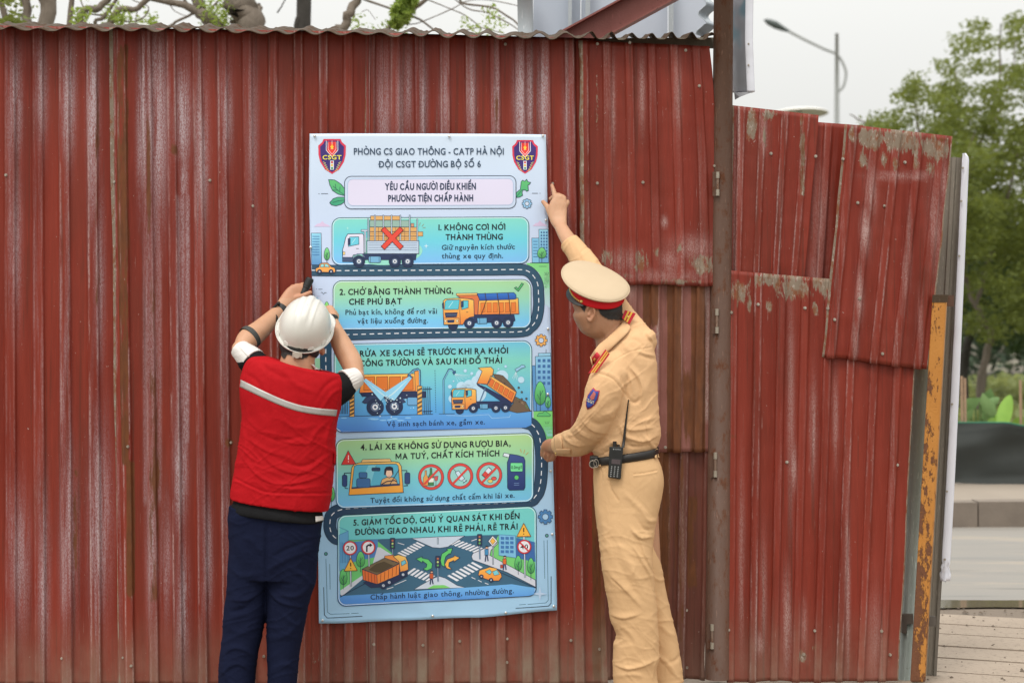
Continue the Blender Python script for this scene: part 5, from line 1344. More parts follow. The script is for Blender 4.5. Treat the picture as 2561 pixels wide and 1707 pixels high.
A.poly(mp_(c2, [(955, 950), (980, 940), (1000, 968), (975, 980)]), (70, 118, 170), z + 11, NAVY, 1)
for (s_, dl) in (((985, 965), 1), ((560, 985), -1)):
    for k, (c, w0) in enumerate((((150, 215, 248), 0), ((206, 238, 253), 1))):
        for q in ([0] if w0 == 0 else np.linspace(-.8, .8, 5)):
            if w0 == 0: A.poly(mp_(c2, [(s_[0] - 14 * dl, s_[1] - 8), (s_[0] + 10 * dl, s_[1] + 8), (s_[0] - 150 * dl, 1180), (s_[0] - 262 * dl if dl > 0 else s_[0] + 210, 1120 if dl > 0 else 1110)]), c, z + 12 + dl * .3)
            else: A.line(mp_(c2, [s_, (s_[0] - (200 + 45 * q) * dl, 1148 + 30 * q)]), .7, c, z + 13.5)
rr = random.Random(5)
for k in range(36): A.circle(*c2(745 + rr.gauss(0, 95), 1190 + rr.gauss(0, 60)), rr.uniform(.7, 2.0), (214, 240, 252), z + 15, n=7)
for k in range(10): A.circle(*c2(690 + rr.gauss(0, 130), 1345 + rr.uniform(-10, 14)), rr.uniform(5, 11), (140, 200, 245), z + .2 + .02 * k, n=14, ry=1.6)
A.dash(mp_(c2, [(1207, 900), (1216, 1285)]), 1.2, NAVY, z, 3.4, 2.6)
# tipping truck side
for (x, y_, r_) in ((1450, 1050, 45), (1520, 1040, 52), (1590, 1000, 50), (1640, 950, 60), (1820, 960, 60), (1500, 1100, 80), (1600, 1110, 80), (1370, 1160, 38)): A.circle(*c2(x, y_), r_ / 3.68, (188, 222, 244), z - .6 + x * 1e-4, n=18)
for (x, y_, r_) in ((1485, 905, 15), (1545, 930, 14), (1345, 1050, 18), (1378, 1000, 8), (1790, 888, 8), (1855, 865, 12), (1997, 988, 30)): A.circle(*c2(x, y_), r_ / 3.68, (190, 225, 246), z + 1, (150, 195, 225), .8, 14)
A.line(mp_(c2, [(1290, 1298), (1286, 990), (1335, 895), (1358, 892), (1385, 918)]), 4.4, NAVY, z + 1); A.line(mp_(c2, [(1290, 1296), (1286, 992), (1337, 898), (1358, 896), (1382, 918)]), 2.4, (120, 180, 216), z + 2); A.poly(mp_(c2, [(1368, 920), (1395, 905), (1398, 922), (1380, 940)]), (60, 100, 150), z + 3, NAVY, 1)
for k in range(6): A.line(mp_(c2, [(1390, 935), (1420 + k * 26, 1010 - k * 12)]), .6, (206, 234, 248), z + 2)
A.line(mp_(c2, [(1245, 1300), (1390, 1298)]), 1.4, NAVY, z)
A.poly(mp_(c2, [(1740, 935), (1790, 940), (1830, 950), (1880, 1000), (1930, 1060), (1955, 1100), (1940, 1140), (1980, 1160), (2040, 1190), (2075, 1260), (2090, 1275), (1960, 1290), (1885, 1270), (1900, 1230), (1930, 1200), (1820, 1080)]), (110, 92, 76), z + 1, (60, 50, 46), 1.2)
for k in range(14): A.circle(*c2(1830 + k * 17 + rr.uniform(-10, 10), 1000 + k * 19 + rr.uniform(-20, 20)), rr.uniform(1.2, 3), rr.choice([(80, 66, 56), (140, 120, 98), (96, 130, 84)]), z + 3 + .01 * k, n=8)
for (x, y_) in ((1975, 1060), (2003, 1100), (2045, 1160), (2003, 1165)): A.circle(*c2(x, y_), 2.6, (92, 92, 84), z + 3, NAVY, .7, 8)
A.poly(mp_(c2, [(1590, 1022), (1680, 1060), (1925, 1195), (1900, 1215), (1850, 1210), (1600, 1040)]), (44, 56, 96), z + 2, NAVY, 1.1)
A.poly(mp_(c2, [(1605, 878), (1720, 870), (1745, 895), (1738, 940), (1690, 1030), (1592, 1020), (1640, 910)]), orange(c2, 870, 1030), z + 4, NAVY, 1.3)
A.poly(mp_(c2, [(1720, 950), (1955, 1100), (1915, 1198), (1685, 1035)]), orange(c2, 950, 1190), z + 5, NAVY, 1.3)
for k in range(5):
    a = np.array([1722 + k * 44, 975 + k * 28.5]); A.poly(mp_(c2, [tuple(a), tuple(a + [34, 22]), tuple(a + [10, 78]), tuple(a + [-24, 56])]), (222, 118, 60), z + 7, (140, 70, 48), .8)
A.line(mp_(c2, [(1620, 1185), (1668, 1065)]), 3, (90, 120, 160), z + 3.6)
chassis(c2, 1360, 1062, .83, z + 6); cab(c2, 1360, 1070, .8, z + 9)
for k in range(5): A.line(mp_(c2, [(1950, 915), (1915 + k * 14, 975 + (k % 2) * 14)]), .7, (214, 238, 250), z + 2)
A.poly(mp_(c2, [(1940, 890), (1985, 868), (2000, 850), (2030, 856), (2034, 872), (1998, 884), (1955, 916)]), (150, 200, 232), z + 3, NAVY, .9)
A.line(mp_(c2, [(1310, 1312), (1500, 1318), (1700, 1306), (1730, 1340), (1890, 1330), (1900, 1306)]), .9, (170, 214, 245), z + .5)
# panel 4
g4 = (44, 66, 100)
A.poly(mp_(c3, [(345, 200), (405, 305), (292, 308)]), (216, 66, 62), z + 1, NAVY, 1.2); A.line(mp_(c3, [(347, 235), (347, 270)]), 2.2, (250, 240, 240), z + 3); A.circle(*c3(347, 284), 1.4, (250, 240, 240), z + 3, n=8)
A.poly(mp_(c3, [(455, 268), (665, 262), (680, 290), (442, 292)]), (238, 200, 132), z, NAVY, 1.1)
A.poly(mp_(c3, [(350, 540), (372, 330), (392, 302), (430, 292), (700, 284), (735, 292), (752, 320), (768, 520)]), [(1155, (242, 196, 104)), (1235, (244, 164, 60))], z + 2, NAVY, 1.5)
A.poly(mp_(c3, [(372, 490), (392, 318), (415, 308), (712, 302), (728, 318), (740, 462)]), (92, 184, 214), z + 4, NAVY, 1.3)
A.poly(mp_(c3, [(430, 480), (500, 312), (560, 311), (510, 478)]), (128, 208, 228), z + 6)
A.poly(mp_(c3, [(373, 480), (735, 452), (740, 466), (374, 492)]), (46, 66, 108), z + 7)
A.poly(rrect(525, 330, 590, 356, 9, c3), g4, z + 7, NAVY, .9); A.line(mp_(c3, [(557, 318), (557, 330)]), 1.3, NAVY, z + 7)
A.poly(rrect(410, 412, 514, 482, 16, c3), (62, 112, 168), z + 8, NAVY, 1.1); A.poly(rrect(428, 366, 490, 408, 10, c3), (62, 112, 168), z + 8, NAVY, 1.1)
A.poly(mp_(c3, [(592, 460), (605, 420), (640, 404), (690, 404), (715, 425), (722, 455)]), (226, 178, 120), z + 9, NAVY, 1.2)
A.poly(mp_(c3, [(630, 350), (684, 350), (684, 385), (660, 412), (634, 390)]), (244, 208, 184), z + 10, NAVY, .9)
A.poly(mp_(c3, [(620, 385), (622, 345), (635, 325), (665, 320), (688, 330), (692, 380), (683, 380), (678, 352), (640, 352), (630, 385)]), (44, 44, 62), z + 12); A.circle(*c3(658, 394), 1.2, (200, 80, 80), z + 12, n=8)
A.line(mp_(c3, [(600, 458), (640, 436), (700, 428), (720, 440)]), 2.4, (40, 44, 66), z + 12); A.line(mp_(c3, [(662, 462), (735, 345)]), 1.6, (50, 56, 70), z + 13)
for (x0, x1, y0, y1, ax, bx) in ((300, 336, 386, 474, 366, 346), (778, 818, 368, 454, 750, 770)):
    A.line(mp_(c3, [(ax, 370 if x0 < 400 else 352), (x0 + 16, 372 if x0 < 400 else 352), (x0 + 16, 400)]), 1.8, NAVY, z + 1); A.line(mp_(c3, [(x0 + 16, 460), (x0 + 22, 488 if x0 < 400 else 468), (bx, 490 if x0 < 400 else 470)]), 1.8, NAVY, z + 1)
    A.poly(rrect(x0, y0, x1, y1, 12, c3), (52, 76, 126), z + 2, NAVY, 1.2)
def ban(x, y, zz):
    X, Y = c3(x, y); 
    A.circle(X, Y, 32.5, NAVY, zz, n=36); A.circle(X, Y, 31.4, (214, 74, 68), zz + 1, n=36); A.circle(X, Y, 25.6, NAVY, zz + 2, n=32); A.circle(X, Y, 24.8, (150, 208, 204), zz + 3, n=32)
    xbar((x - 54, y + 56), (x + 54, y - 56), 5.2, (214, 74, 68), zz + 9, c3)
ban(980, 402, z); ban(1204, 394, z); ban(1426, 386, z)
A.poly(mp_(c3, [(933, 352), (946, 352), (946, 385), (958, 405), (958, 466), (920, 468), (920, 408), (933, 385)]), (224, 160, 84), z + 5, NAVY, .9); A.poly(mp_(c3, [(972, 334), (986, 333), (988, 370), (1000, 395), (1000, 466), (962, 468), (960, 396), (972, 372)]), (74, 134, 84), z + 7, NAVY, .9); A.poly(mp_(c3, [(962, 412), (1000, 410), (1000, 440), (962, 442)]), (230, 234, 228), z + 8.5)
A.poly(mp_(c3, [(1004, 396), (1034, 394), (1030, 425), (1018, 432), (1008, 426)]), (206, 92, 92), z + 5, NAVY, .8); A.line(mp_(c3, [(1018, 430), (1018, 466)]), 1, NAVY, z + 6); A.line(mp_(c3, [(1006, 468), (1030, 466)]), 1, NAVY, z + 6)
A.line(mp_(c3, [(1150, 338), (1180, 368)]), 1, NAVY, z + 5); A.poly(mp_(c3, [(1166, 366), (1190, 352), (1238, 412), (1218, 430), (1200, 425)]), (200, 224, 238), z + 6, NAVY, 1.1); A.line(mp_(c3, [(1222, 418), (1240, 436)]), 3, (200, 220, 236), z + 6); A.line(mp_(c3, [(1226, 446), (1256, 426)]), 2, NAVY, z + 6)
A.line(mp_(c3, [(1380, 398), (1436, 335)]), 12, NAVY, z + 4.6); A.line(mp_(c3, [(1384, 394), (1408, 366)]), 10, (216, 74, 66), z + 6); A.line(mp_(c3, [(1408, 366), (1432, 339)]), 10, (220, 228, 240), z + 6.2)
A.circle(*c3(1462, 412), 6.5, (226, 90, 80), z + 5, NAVY, 1, 14, 4.5); A.circle(*c3(1434, 432), 6.5, (226, 200, 110), z + 5, NAVY, 1, 14, 4.5)
A.poly(mp_(c3, [(1530, 240), (1540, 216), (1582, 226), (1576, 252)]), (220, 232, 244), z + 1, NAVY, 1.1)
A.poly(mp_(c3, [(1585, 226), (1640, 234), (1690, 250), (1700, 275), (1700, 480), (1690, 500), (1580, 502), (1566, 485), (1564, 290), (1575, 262)]), [(1135, (64, 86, 148)), (1222, (38, 56, 112))], z + 2, NAVY, 1.5)
A.poly(rrect(1588, 292, 1682, 360, 8, c3), (120, 226, 160), z + 5, NAVY, 1.1); text('0.0mg/l', 1594, 1676, 340, 336, 24, (30, 60, 54), z + 8, c3, .01)
A.circle(*c3(1635, 405), 5.6, (96, 204, 116), z + 5, NAVY, .9); A.line(mp_(c3, [(1615, 450), (1655, 448)]), 1.2, (120, 150, 200), z + 5); A.line(mp_(c3, [(1615, 464), (1655, 462)]), 1.2, (120, 150, 200), z + 5)
for p, q in (((1672, 214), (1664, 188)), ((1690, 222), (1697, 192)), ((1706, 232), (1726, 212))): A.line(mp_(c3, [p, q]), 1.6, (196, 150, 80), z)
# panel 5: the crossing
CR = [(275, 880), (570, 862), (830, 856), (1240, 846), (1500, 838), (1778, 824), (1782, 1250), (1600, 1262), (290, 1320), (286, 1000)]
A.poly(mp_(c3, [(275, 884), (570, 878), (830, 868), (1230, 852), (1500, 842), (1775, 900), (1782, 1248), (1600, 1232), (284, 1312)]), (62, 104, 132), z)
A.poly(mp_(c3, [(275, 885), (560, 885), (700, 1000), (560, 1080), (284, 1300)]), (110, 200, 120), z + 1)
A.poly(mp_(c3, [(276, 845), (345, 815), (348, 1110), (278, 1120)]), (104, 170, 214), z + 2, (70, 120, 180), 1); A.poly(mp_(c3, [(348, 900), (572, 880), (572, 1010), (350, 1060)]), (80, 132, 196), z + 2)
A.line(mp_(c3, [(275, 785), (345, 815)]), 1, (70, 130, 180), z + 1); 
for k in range(5): A.line(mp_(c3, [(290 + k * 12, 900 + k * 2), (290 + k * 12, 1060)]), 1.2, (60, 110, 170), z + 4)
A.poly(mp_(c3, [(570, 938), (590, 940), (700, 1010), (640, 1030), (300, 1312), (286, 1300), (284, 1270), (520, 1110)]), (204, 212, 226), z + 3)
A.line(mp_(c3, [(284, 1318), (480, 1215)]), 1.6, NAVY, z + 4.5)
A.poly(mp_(c3, [(830, 870), (1040, 858), (1238, 850), (1110, 935), (1050, 945), (990, 940)]), (196, 210, 228), z + 3, NAVY, 1.3); A.line(mp_(c3, [(1032, 866), (1032, 915)]), 4, NAVY, z + 5.5); A.line(mp_(c3, [(1032, 868), (1032, 913)]), 2, (190, 210, 226), z + 6.5)
A.poly(mp_(c3, [(1500, 840), (1776, 905), (1780, 1200), (1640, 1130), (1420, 1000), (1440, 960)]), (120, 206, 120), z + 1)
A.poly(mp_(c3, [(1290, 1010), (1300, 985), (1500, 900), (1440, 960), (1430, 1000), (1780, 1190), (1782, 1245), (1560, 1130), (1300, 1035)]), (208, 214, 228), z + 4, NAVY, 1.3)
A.poly(mp_(c3, [(1500, 842), (1626, 850), (1632, 1020), (1500, 1000)]), (126, 190, 228), z + 6, (60, 110, 170), 1); A.poly(mp_(c3, [(1632, 866), (1775, 900), (1778, 1050), (1632, 1022)]), (62, 108, 172), z + 6)
for j in range(4):
    for i in range(3): A.poly(mp_(c3, [(1514 + i * 36, 858 + j * 34), (1540 + i * 36, 860 + j * 34), (1540 + i * 36, 882 + j * 34), (1514 + i * 36, 880 + j * 34)]), (66, 120, 182), z + 8)
A.poly(mp_(c3, [(850, 1262), (900, 1230), (1000, 1175), (1040, 1160), (1090, 1175), (1180, 1230), (1250, 1248)]), (200, 212, 228), z + 3, NAVY, 1.2)
A.poly(mp_(c3, [(950, 1256), (1000, 1230), (1080, 1228), (1130, 1248)]), (122, 206, 108), z + 5)
WH = (226, 230, 240)
for k in range(7): a = np.array([722 + k * 23, 984 - k * 13.0]); A.poly(mp_(c3, [tuple(a), tuple(a + [14, -8]), tuple(a + [74, 20]), tuple(a + [58, 28])]), WH, z + 3)
for k in range(7): a = np.array([1126 + k * 28, 915 + k * 9.5]); A.poly(mp_(c3, [tuple(a), tuple(a + [70, -32]), tuple(a + [84, -26]), tuple(a + [16, 7])]), WH, z + 3 + (.3))
for k in range(7): a = np.array([1104 + k * 30, 1158 - k * 16.5]); A.poly(mp_(c3, [tuple(a), tuple(a + [16, -9]), tuple(a + [92, 32]), tuple(a + [74, 42])]), WH, z + 3.6)
for k in range(6): a = np.array([790 + k * 29, 1150 + k * 11.0 - 10]); A.poly(mp_(c3, [tuple(a), tuple(a + [60, -42]), tuple(a + [76, -36]), tuple(a + [18, 8])]), WH, z + 3.9)
for (p, q) in (((725, 905), (775, 920)), ((640, 1260), (690, 1245)), ((700, 1228), (790, 1190)), ((1290, 1168), (1320, 1182)), ((1340, 1190), (1368, 1204)), ((1392, 1212), (1420, 1222)), ((1290, 890), (1330, 876))): A.line(mp_(c3, [p, q]), 1.6, WH, z + 2.5)
def arrow(P, c):
    A.poly(mp_(c3, P), c, z + 8, NAVY, 1.3)
arrow([(864, 1028), (912, 1010), (910, 1020), (960, 1032), (990, 1065), (985, 1100), (948, 1118), (920, 1105), (945, 1090), (948, 1068), (915, 1044), (912, 1058)], (98, 200, 112))
arrow([(1145, 945), (1100, 950), (1108, 960), (1062, 990), (1052, 1040), (1060, 1075), (1085, 1090), (1082, 1050), (1092, 1010), (1120, 985), (1128, 992)], (98, 200, 112))
arrow([(1200, 1018), (1155, 1000), (1158, 1010), (1105, 1030), (1085, 1070), (1100, 1100), (1140, 1108), (1115, 1085), (1118, 1055), (1155, 1038), (1155, 1050)], (240, 178, 84))
def light(x, y0, y1, yb, zz):
    A.line(mp_(c3, [(x, y1), (x + 2, yb)]), 3.8, NAVY, zz); A.line(mp_(c3, [(x, y1), (x + 2, yb)]), 2.0, (140, 165, 195), zz + 1)
    A.poly(rrect(x - 18, y0, x + 18, y1, 6, c3), (52, 62, 88), zz + 2, NAVY, 1)
    for k, c in enumerate(((190, 110, 80), (196, 214, 130), (96, 170, 90))): A.circle(*c3(x, y0 + 20 + k * (y1 - y0 - 38) / 2), 2.6, c, zz + 4, n=10)
light(685, 868, 952, 1000, z + 9); light(1352, 838, 925, 1030, z + 9); light(1032, 1006, 1095, 1200, z + 12)
A.line(mp_(c3, [(1455, 920), (1455, 1072)]), 3.4, NAVY, z + 9); A.line(mp_(c3, [(1455, 920), (1455, 1070)]), 1.6, (196, 206, 220), z + 10); A.poly(mp_(c3, [(1452, 850), (1490, 892), (1452, 934), (1418, 892)]), (232, 234, 238), z + 11, NAVY, 1.1); A.poly(mp_(c3, [(1452, 866), (1474, 892), (1452, 918), (1432, 892)]), (238, 184, 84), z + 13, NAVY, .8)
def man(x, y, h, body, leg, zz, bag=None):
    A.line(mp_(c3, [(x - 4, y + h * .55), (x - 10, y + h)]), 3, leg, zz); A.line(mp_(c3, [(x + 4, y + h * .55), (x + 12, y + h * .97)]), 3, leg, zz + .4)
    A.poly(mp_(c3, [(x - 14, y + h * .2), (x + 14, y + h * .2), (x + 14, y + h * .58), (x - 13, y + h * .58)]), body, zz + 1, NAVY, .9); A.circle(*c3(x + 2, y + h * .09), 3.4, (226, 178, 150), zz + 2, NAVY, .9, 10)
    A.poly(mp_(c3, [(x - 10, y + h * .06), (x - 6, y - 3), (x + 10, y - 3), (x + 12, y + h * .06)]), (42, 40, 52), zz + 4)
    if bag: A.poly(mp_(c3, [(x - 32, y + h * .62), (x - 12, y + h * .62), (x - 12, y + h * .84), (x - 32, y + h * .84)]), bag, zz + 3, NAVY, .8)
man(983, 1118, 106, (200, 96, 60), (44, 58, 96), z + 12); man(1405, 930, 118, (70, 140, 190), (44, 58, 96), z + 10); man(1543, 1005, 110, (222, 110, 50), (44, 66, 110), z + 10, (188, 80, 60))
for (x, y_, w, h, bot) in ((308, 1165, 34, 120, 1260), (440, 1030, 38, 120, 1130), (1648, 1060, 32, 115, 1150), (1745, 1080, 32, 120, 1190)): tree_icon(c3, x, y_, w, h, z + 7 + (0.2 if x < 1000 else 0), (84, 184, 98), bot=bot)
def rsign(x, y, yb, txt, slash=False, arrow_=False):
    A.line(mp_(c3, [(x + 2, y + 40), (x + 6, yb)]), 4.4, NAVY, z + 12); A.line(mp_(c3, [(x + 2, y + 40), (x + 6, yb)]), 2.6, (196, 206, 222), z + 13)
    X, Y = c3(x, y); A.circle(X, Y, 18.2, NAVY, z + 14, n=30); A.circle(X, Y, 17.4, (206, 64, 74), z + 15, n=30); A.circle(X, Y, 14.0, (232, 234, 242), z + 16, n=26)
    if txt: text(txt, x - 29, x + 29, y + 17, y + 15, 34, (30, 34, 44), z + 18, c3, .02)
    if slash: xbar((x - 34, y - 34), (x + 34, y + 34), 3.6, (206, 60, 66), z + 21, c3)
    if arrow_:
        A.line(mp_(c3, [(x - 12, y + 34), (x - 12, y - 8), (x, y - 18), (x + 12, y - 18)]), 4, (34, 38, 54), z + 18); A.poly(mp_(c3, [(x + 10, y - 34), (x + 32, y - 18), (x + 10, y - 2)]), (34, 38, 54), z + 18)
rsign(500, 940, 1085, None, arrow_=True); rsign(360, 945, 1240, '20'); rsign(1694, 935, 1172, '40', slash=True)
def wsign(x, y, w, h, yb):
    A.line(mp_(c3, [(x, y + h), (x + 3, yb)]), 3.6, (200, 208, 222), z + 13)
    A.poly(mp_(c3, [(x, y), (x + w, y + h), (x - w, y + h + 3)]), (242, 186, 74), z + 15, (120, 60, 50), 1.6); A.line(mp_(c3, [(x, y + h * .35), (x, y + h * .66)]), 2.6, (44, 40, 40), z + 18); A.circle(*c3(x, y + h * .82), 1.5, (44, 40, 40), z + 18, n=8)
wsign(365, 1022, 50, 95, 1100); wsign(1690, 755, 54, 100, 880)
# loaded truck, seen from the rear corner
A.poly(mp_(c3, [(460, 1210), (800, 1080), (800, 1160), (650, 1240), (520, 1250)]), (42, 54, 90), z + 9, NAVY, 1)
A.poly(mp_(c3, [(625, 1005), (690, 998), (735, 1020), (735, 1060), (620, 1030)]), (236, 150, 76), z + 10, NAVY, 1.1)
A.poly(mp_(c3, [(452, 1105), (625, 1020), (740, 1060), (565, 1150)]), (120, 104, 80), z + 11, NAVY, 1.2); A.poly(mp_(c3, [(500, 1112), (560, 1065), (620, 1048), (690, 1078), (600, 1130), (560, 1132)]), (86, 74, 56), z + 13)
A.poly(mp_(c3, [(452, 1108), (565, 1150), (568, 1222), (460, 1190)]), (222, 112, 60), z + 14, NAVY, 1.3); A.poly(mp_(c3, [(565, 1150), (738, 1065), (735, 1150), (568, 1222)]), (238, 140, 66), z + 14.2, NAVY, 1.3)
for k in range(5): A.line(mp_(c3, [(596 + k * 30, 1140 - k * 15), (592 + k * 30, 1206 - k * 14)]), 1.5, (170, 80, 46), z + 16.5)
for k in range(4): A.line(mp_(c3, [(474 + k * 24, 1120 + k * 9), (478 + k * 24, 1192 + k * 8)]), 1.5, (160, 74, 46), z + 16.5)
A.poly(mp_(c3, [(690, 1008), (730, 996), (785, 1012), (802, 1050), (806, 1110), (745, 1135), (735, 1050)]), [(1385, (248, 206, 110)), (1425, (238, 150, 72))], z + 14.4, NAVY, 1.3); A.poly(mp_(c3, [(750, 1050), (780, 1035), (792, 1060), (755, 1082)]), (110, 196, 220), z + 17, NAVY, 1)
wheel(c3, 766, 1148, 26, z + 17); wheel(c3, 660, 1208, 26, z + 17.2); wheel(c3, 615, 1232, 27, z + 18); wheel(c3, 470, 1222, 0.1, z) if False else None
# orange car
A.poly(mp_(c3, [(1342, 1150), (1350, 1115), (1400, 1100), (1430, 1090), (1480, 1100), (1515, 1140), (1522, 1165), (1500, 1195), (1440, 1195), (1370, 1170)]), [(1415, (248, 184, 84)), (1450, (236, 140, 64))], z + 10, NAVY, 1.3)
A.poly(mp_(c3, [(1450, 1125), (1485, 1112), (1505, 1145), (1465, 1155)]), (120, 206, 220), z + 12, NAVY, .9); A.poly(mp_(c3, [(1395, 1125), (1430, 1108), (1445, 1128), (1430, 1148)]), (120, 206, 220), z + 12, NAVY, .9); wheel(c3, 1366, 1162, 15, z + 12); wheel(c3, 1440, 1190, 16, z + 12.2)
# foot band of panel 5
A.poly(mp_(c3, [(284, 1326), (600, 1305), (1600, 1228), (1782, 1255), (1770, 1300), (1730, 1318), (340, 1376), (300, 1372)]), [(1460, (96, 160, 232)), (1505, (84, 146, 224))], z + 19.5) if False else None
A.poly(mp_(c3, [(290, 1322), (700, 1285), (1600, 1222), (1776, 1252), (1768, 1300), (1726, 1312), (340, 1374), (302, 1366)]), [(1468, (112, 178, 236)), (1500, (80, 142, 220))], z + 4.7)
A.line(mp_(c3, [(284, 1320), (480, 1213)]), 1.4, NAVY, z + 6); A.line(mp_(c3, [(1420, 1090), (1782, 1252)]), 1.4, NAVY, z + 6)
# corner ornaments
for pts, w in (([(157, 1245), (163, 1455), (185, 1480), (453, 1468)], 1.6), ([(174, 1030), (186, 1435), (210, 1452), (355, 1447)], 1.0), ([(203, 1068), (207, 1262)], 1.0), ([(368, 1446), (424, 1444)], 1.0), ([(1628, 1406), (1880, 1390), (1900, 1368), (1900, 1162)], 1.6), ([(1720, 1376), (1860, 1366), (1878, 1345), (1870, 885)], 1.0), ([(1845, 888), (1851, 1180)], 1.0), ([(1656, 1380), (1706, 1376)], 1.0)):
    A.line(mp_(c3, pts), w, (40, 84, 110) if w < 1.5 else NAVY, 2)
for x, y_ in ((174, 990), (1867, 851)): A.circle(*c3(x, y_), 4.6, NAVY, 2, n=18); A.circle(*c3(x, y_), 2.8, (90, 160, 150), 3.5, n=14)
sparkle(c3, 1814, 1296, 58, (186, 210, 238), 14)
art_o = A.build('printed_artwork', poster)
bpy.data.objects.remove(_tob)
# screws along the poster edge
pin = MB(); pin.ball((0, 0, 0), (0.0062, 0.005, 0.0062), 10, 8); pin_me = mesh_of(pin.v, pin.f, 'pin'); pin_me.materials.append(M['pin']); pin_me.polygons.foreach_set('use_smooth', [True] * len(pin_me.polygons))
for (x, y_) in ((787, 340), (1123.5, 341), (1358, 339.5), (1365.5, 550.5), (777, 618), (1370.5, 822), (1370, 985), (1377, 1177), (1381, 1335), (1385, 1515), (1265, 1531), (1082, 1539), (807, 1550)):
    o = bpy.data.objects.new('screw', pin_me); col.objects.link(o); o.parent = poster
    o.location = Vector(W(x, y_, float(poster_y(x, y_)) - 0.006)) - poster.location
# ---------------------------------------------------------------- people
def loft_rings(rings):
    """closed solid through rings of equal length"""
    n = len(rings[0]); v = [p for r in rings for p in r]; f = grid_faces(len(rings), n, True)
    f = [tuple(reversed(q)) for q in f]
    f.append(tuple(range(n))); f.append(tuple(reversed(range((len(rings) - 1) * n, len(rings) * n))))
    return v, f

def torso(rows, n=40, pw=2.3, span=5):
    """rows: left x, left y, right x, right y (photo pixels), depth of the centre, half depth"""
    R = catmull(np.array(rows, float), span); out = []
    for lx, ly, rx, ry, yc, dp in R:
        a = np.linspace(0, 2 * math.pi, n, endpoint=False)
        ca, sa = np.cos(a), np.sin(a)
        ca = np.sign(ca) * np.abs(ca) ** (2 / pw); sa = np.sign(sa) * np.abs(sa) ** (2 / pw)
        L = np.array(W(lx, ly, yc)); Rr = np.array(W(rx, ry, yc)); c = (L + Rr) / 2; h = (Rr - L) / 2
        out.append([tuple(c + h * ca[k] + np.array([0, -dp, 0]) * sa[k]) for k in range(n)])
    return loft_rings(out)

def limb(nodes, n=24, span=5, round0=True, round1=True, pw=2.0):
    """nodes: x, y (photo pixels), depth, half width in photo pixels, half depth in metres"""
    R = catmull(np.array(nodes, float), span)
    c = np.array([W(r[0], r[1], r[2]) for r in R]); s = (DIST + R[:, 2]) / FPX
    hw = R[:, 3] * s; hd = R[:, 4]
    if round0:
        t0 = c[0] - c[1]; t0 /= np.linalg.norm(t0); k = [0.97, 0.8, 0.45]; q = [.25, .6, .88]
        c = np.vstack([[c[0] + t0 * hw[0] * q[j] for j in (2, 1, 0)], c]); hw = np.concatenate([[hw[0] * k[j] for j in (2, 1, 0)], hw]); hd = np.concatenate([[hd[0] * k[j] for j in (2, 1, 0)], hd])
    if round1:
        t0 = c[-1] - c[-2]; t0 /= np.linalg.norm(t0); k = [0.97, 0.8, 0.45]; q = [.25, .6, .88]
        c = np.vstack([c, [c[-1] + t0 * hw[-1] * q[j] for j in (0, 1, 2)]]); hw = np.concatenate([hw, [hw[-1] * k[j] for j in (0, 1, 2)]]); hd = np.concatenate([hd, [hd[-1] * k[j] for j in (0, 1, 2)]])
    rings = []
    for i in range(len(c)):
        t = c[min(i + 1, len(c) - 1)] - c[max(i - 1, 0)]; t /= np.linalg.norm(t) + 1e-9
        v = np.array([0, 1.0, 0.0]); sd_ = np.cross(t, v); L = np.linalg.norm(sd_)
        sd_ = sd_ / L if L > 1e-3 else np.array([1.0, 0, 0]); dd = np.cross(sd_, t)
        a = np.linspace(0, 2 * math.pi, n, endpoint=False); ca = np.cos(a); sa = np.sin(a)
        if pw != 2: ca = np.sign(ca) * np.abs(ca) ** (2 / pw); sa = np.sign(sa) * np.abs(sa) ** (2 / pw)
        rings.append([tuple(c[i] + sd_ * hw[i] * ca[k] + dd * hd[i] * sa[k]) for k in range(n)])
    return loft_rings(rings)

def ell(px, py, y, rx, ry, rd, n=20, m=14):
    b = MB(); c = W(px, py, y); s = (DIST + y) / FPX
    b.ball(c, (rx * s, rd, ry * s), n, m); return b.v, b.f

def fused(parts, voxel, smooth=6, keep=False):
    b = MB()
    for v, f in parts: b.add(v, f)
    me = mesh_of(b.v, b.f, 'raw')
    bm = bmesh.new(); bm.from_mesh(me)
    bmesh.ops.recalc_face_normals(bm, faces=bm.faces); bm.to_mesh(me); bm.free()
    o = bpy.data.objects.new('raw', me); col.objects.link(o)
    r = o.modifiers.new('r', 'REMESH'); r.mode = 'VOXEL'; r.voxel_size = voxel; r.adaptivity = 0
    if smooth:
        s = o.modifiers.new('s', 'SMOOTH'); s.iterations = smooth; s.factor = 0.5
    dg = bpy.context.evaluated_depsgraph_get(); dg.update()
    out = bpy.data.meshes.new_from_object(o.evaluated_get(dg))
    bpy.data.objects.remove(o); bpy.data.meshes.remove(me)
    return out

def co_of(me):
    a = np.empty(len(me.vertices) * 3, np.float32); me.vertices.foreach_get('co', a); return a.reshape(-1, 3).astype(float)
def no_of(me):
    a = np.empty(len(me.vertices) * 3, np.float32); me.vertex_normals.foreach_get('vector', a); return a.reshape(-1, 3).astype(float)
def set_co(me, co): me.vertices.foreach_set('co', co.astype(np.float32).ravel()); me.update()

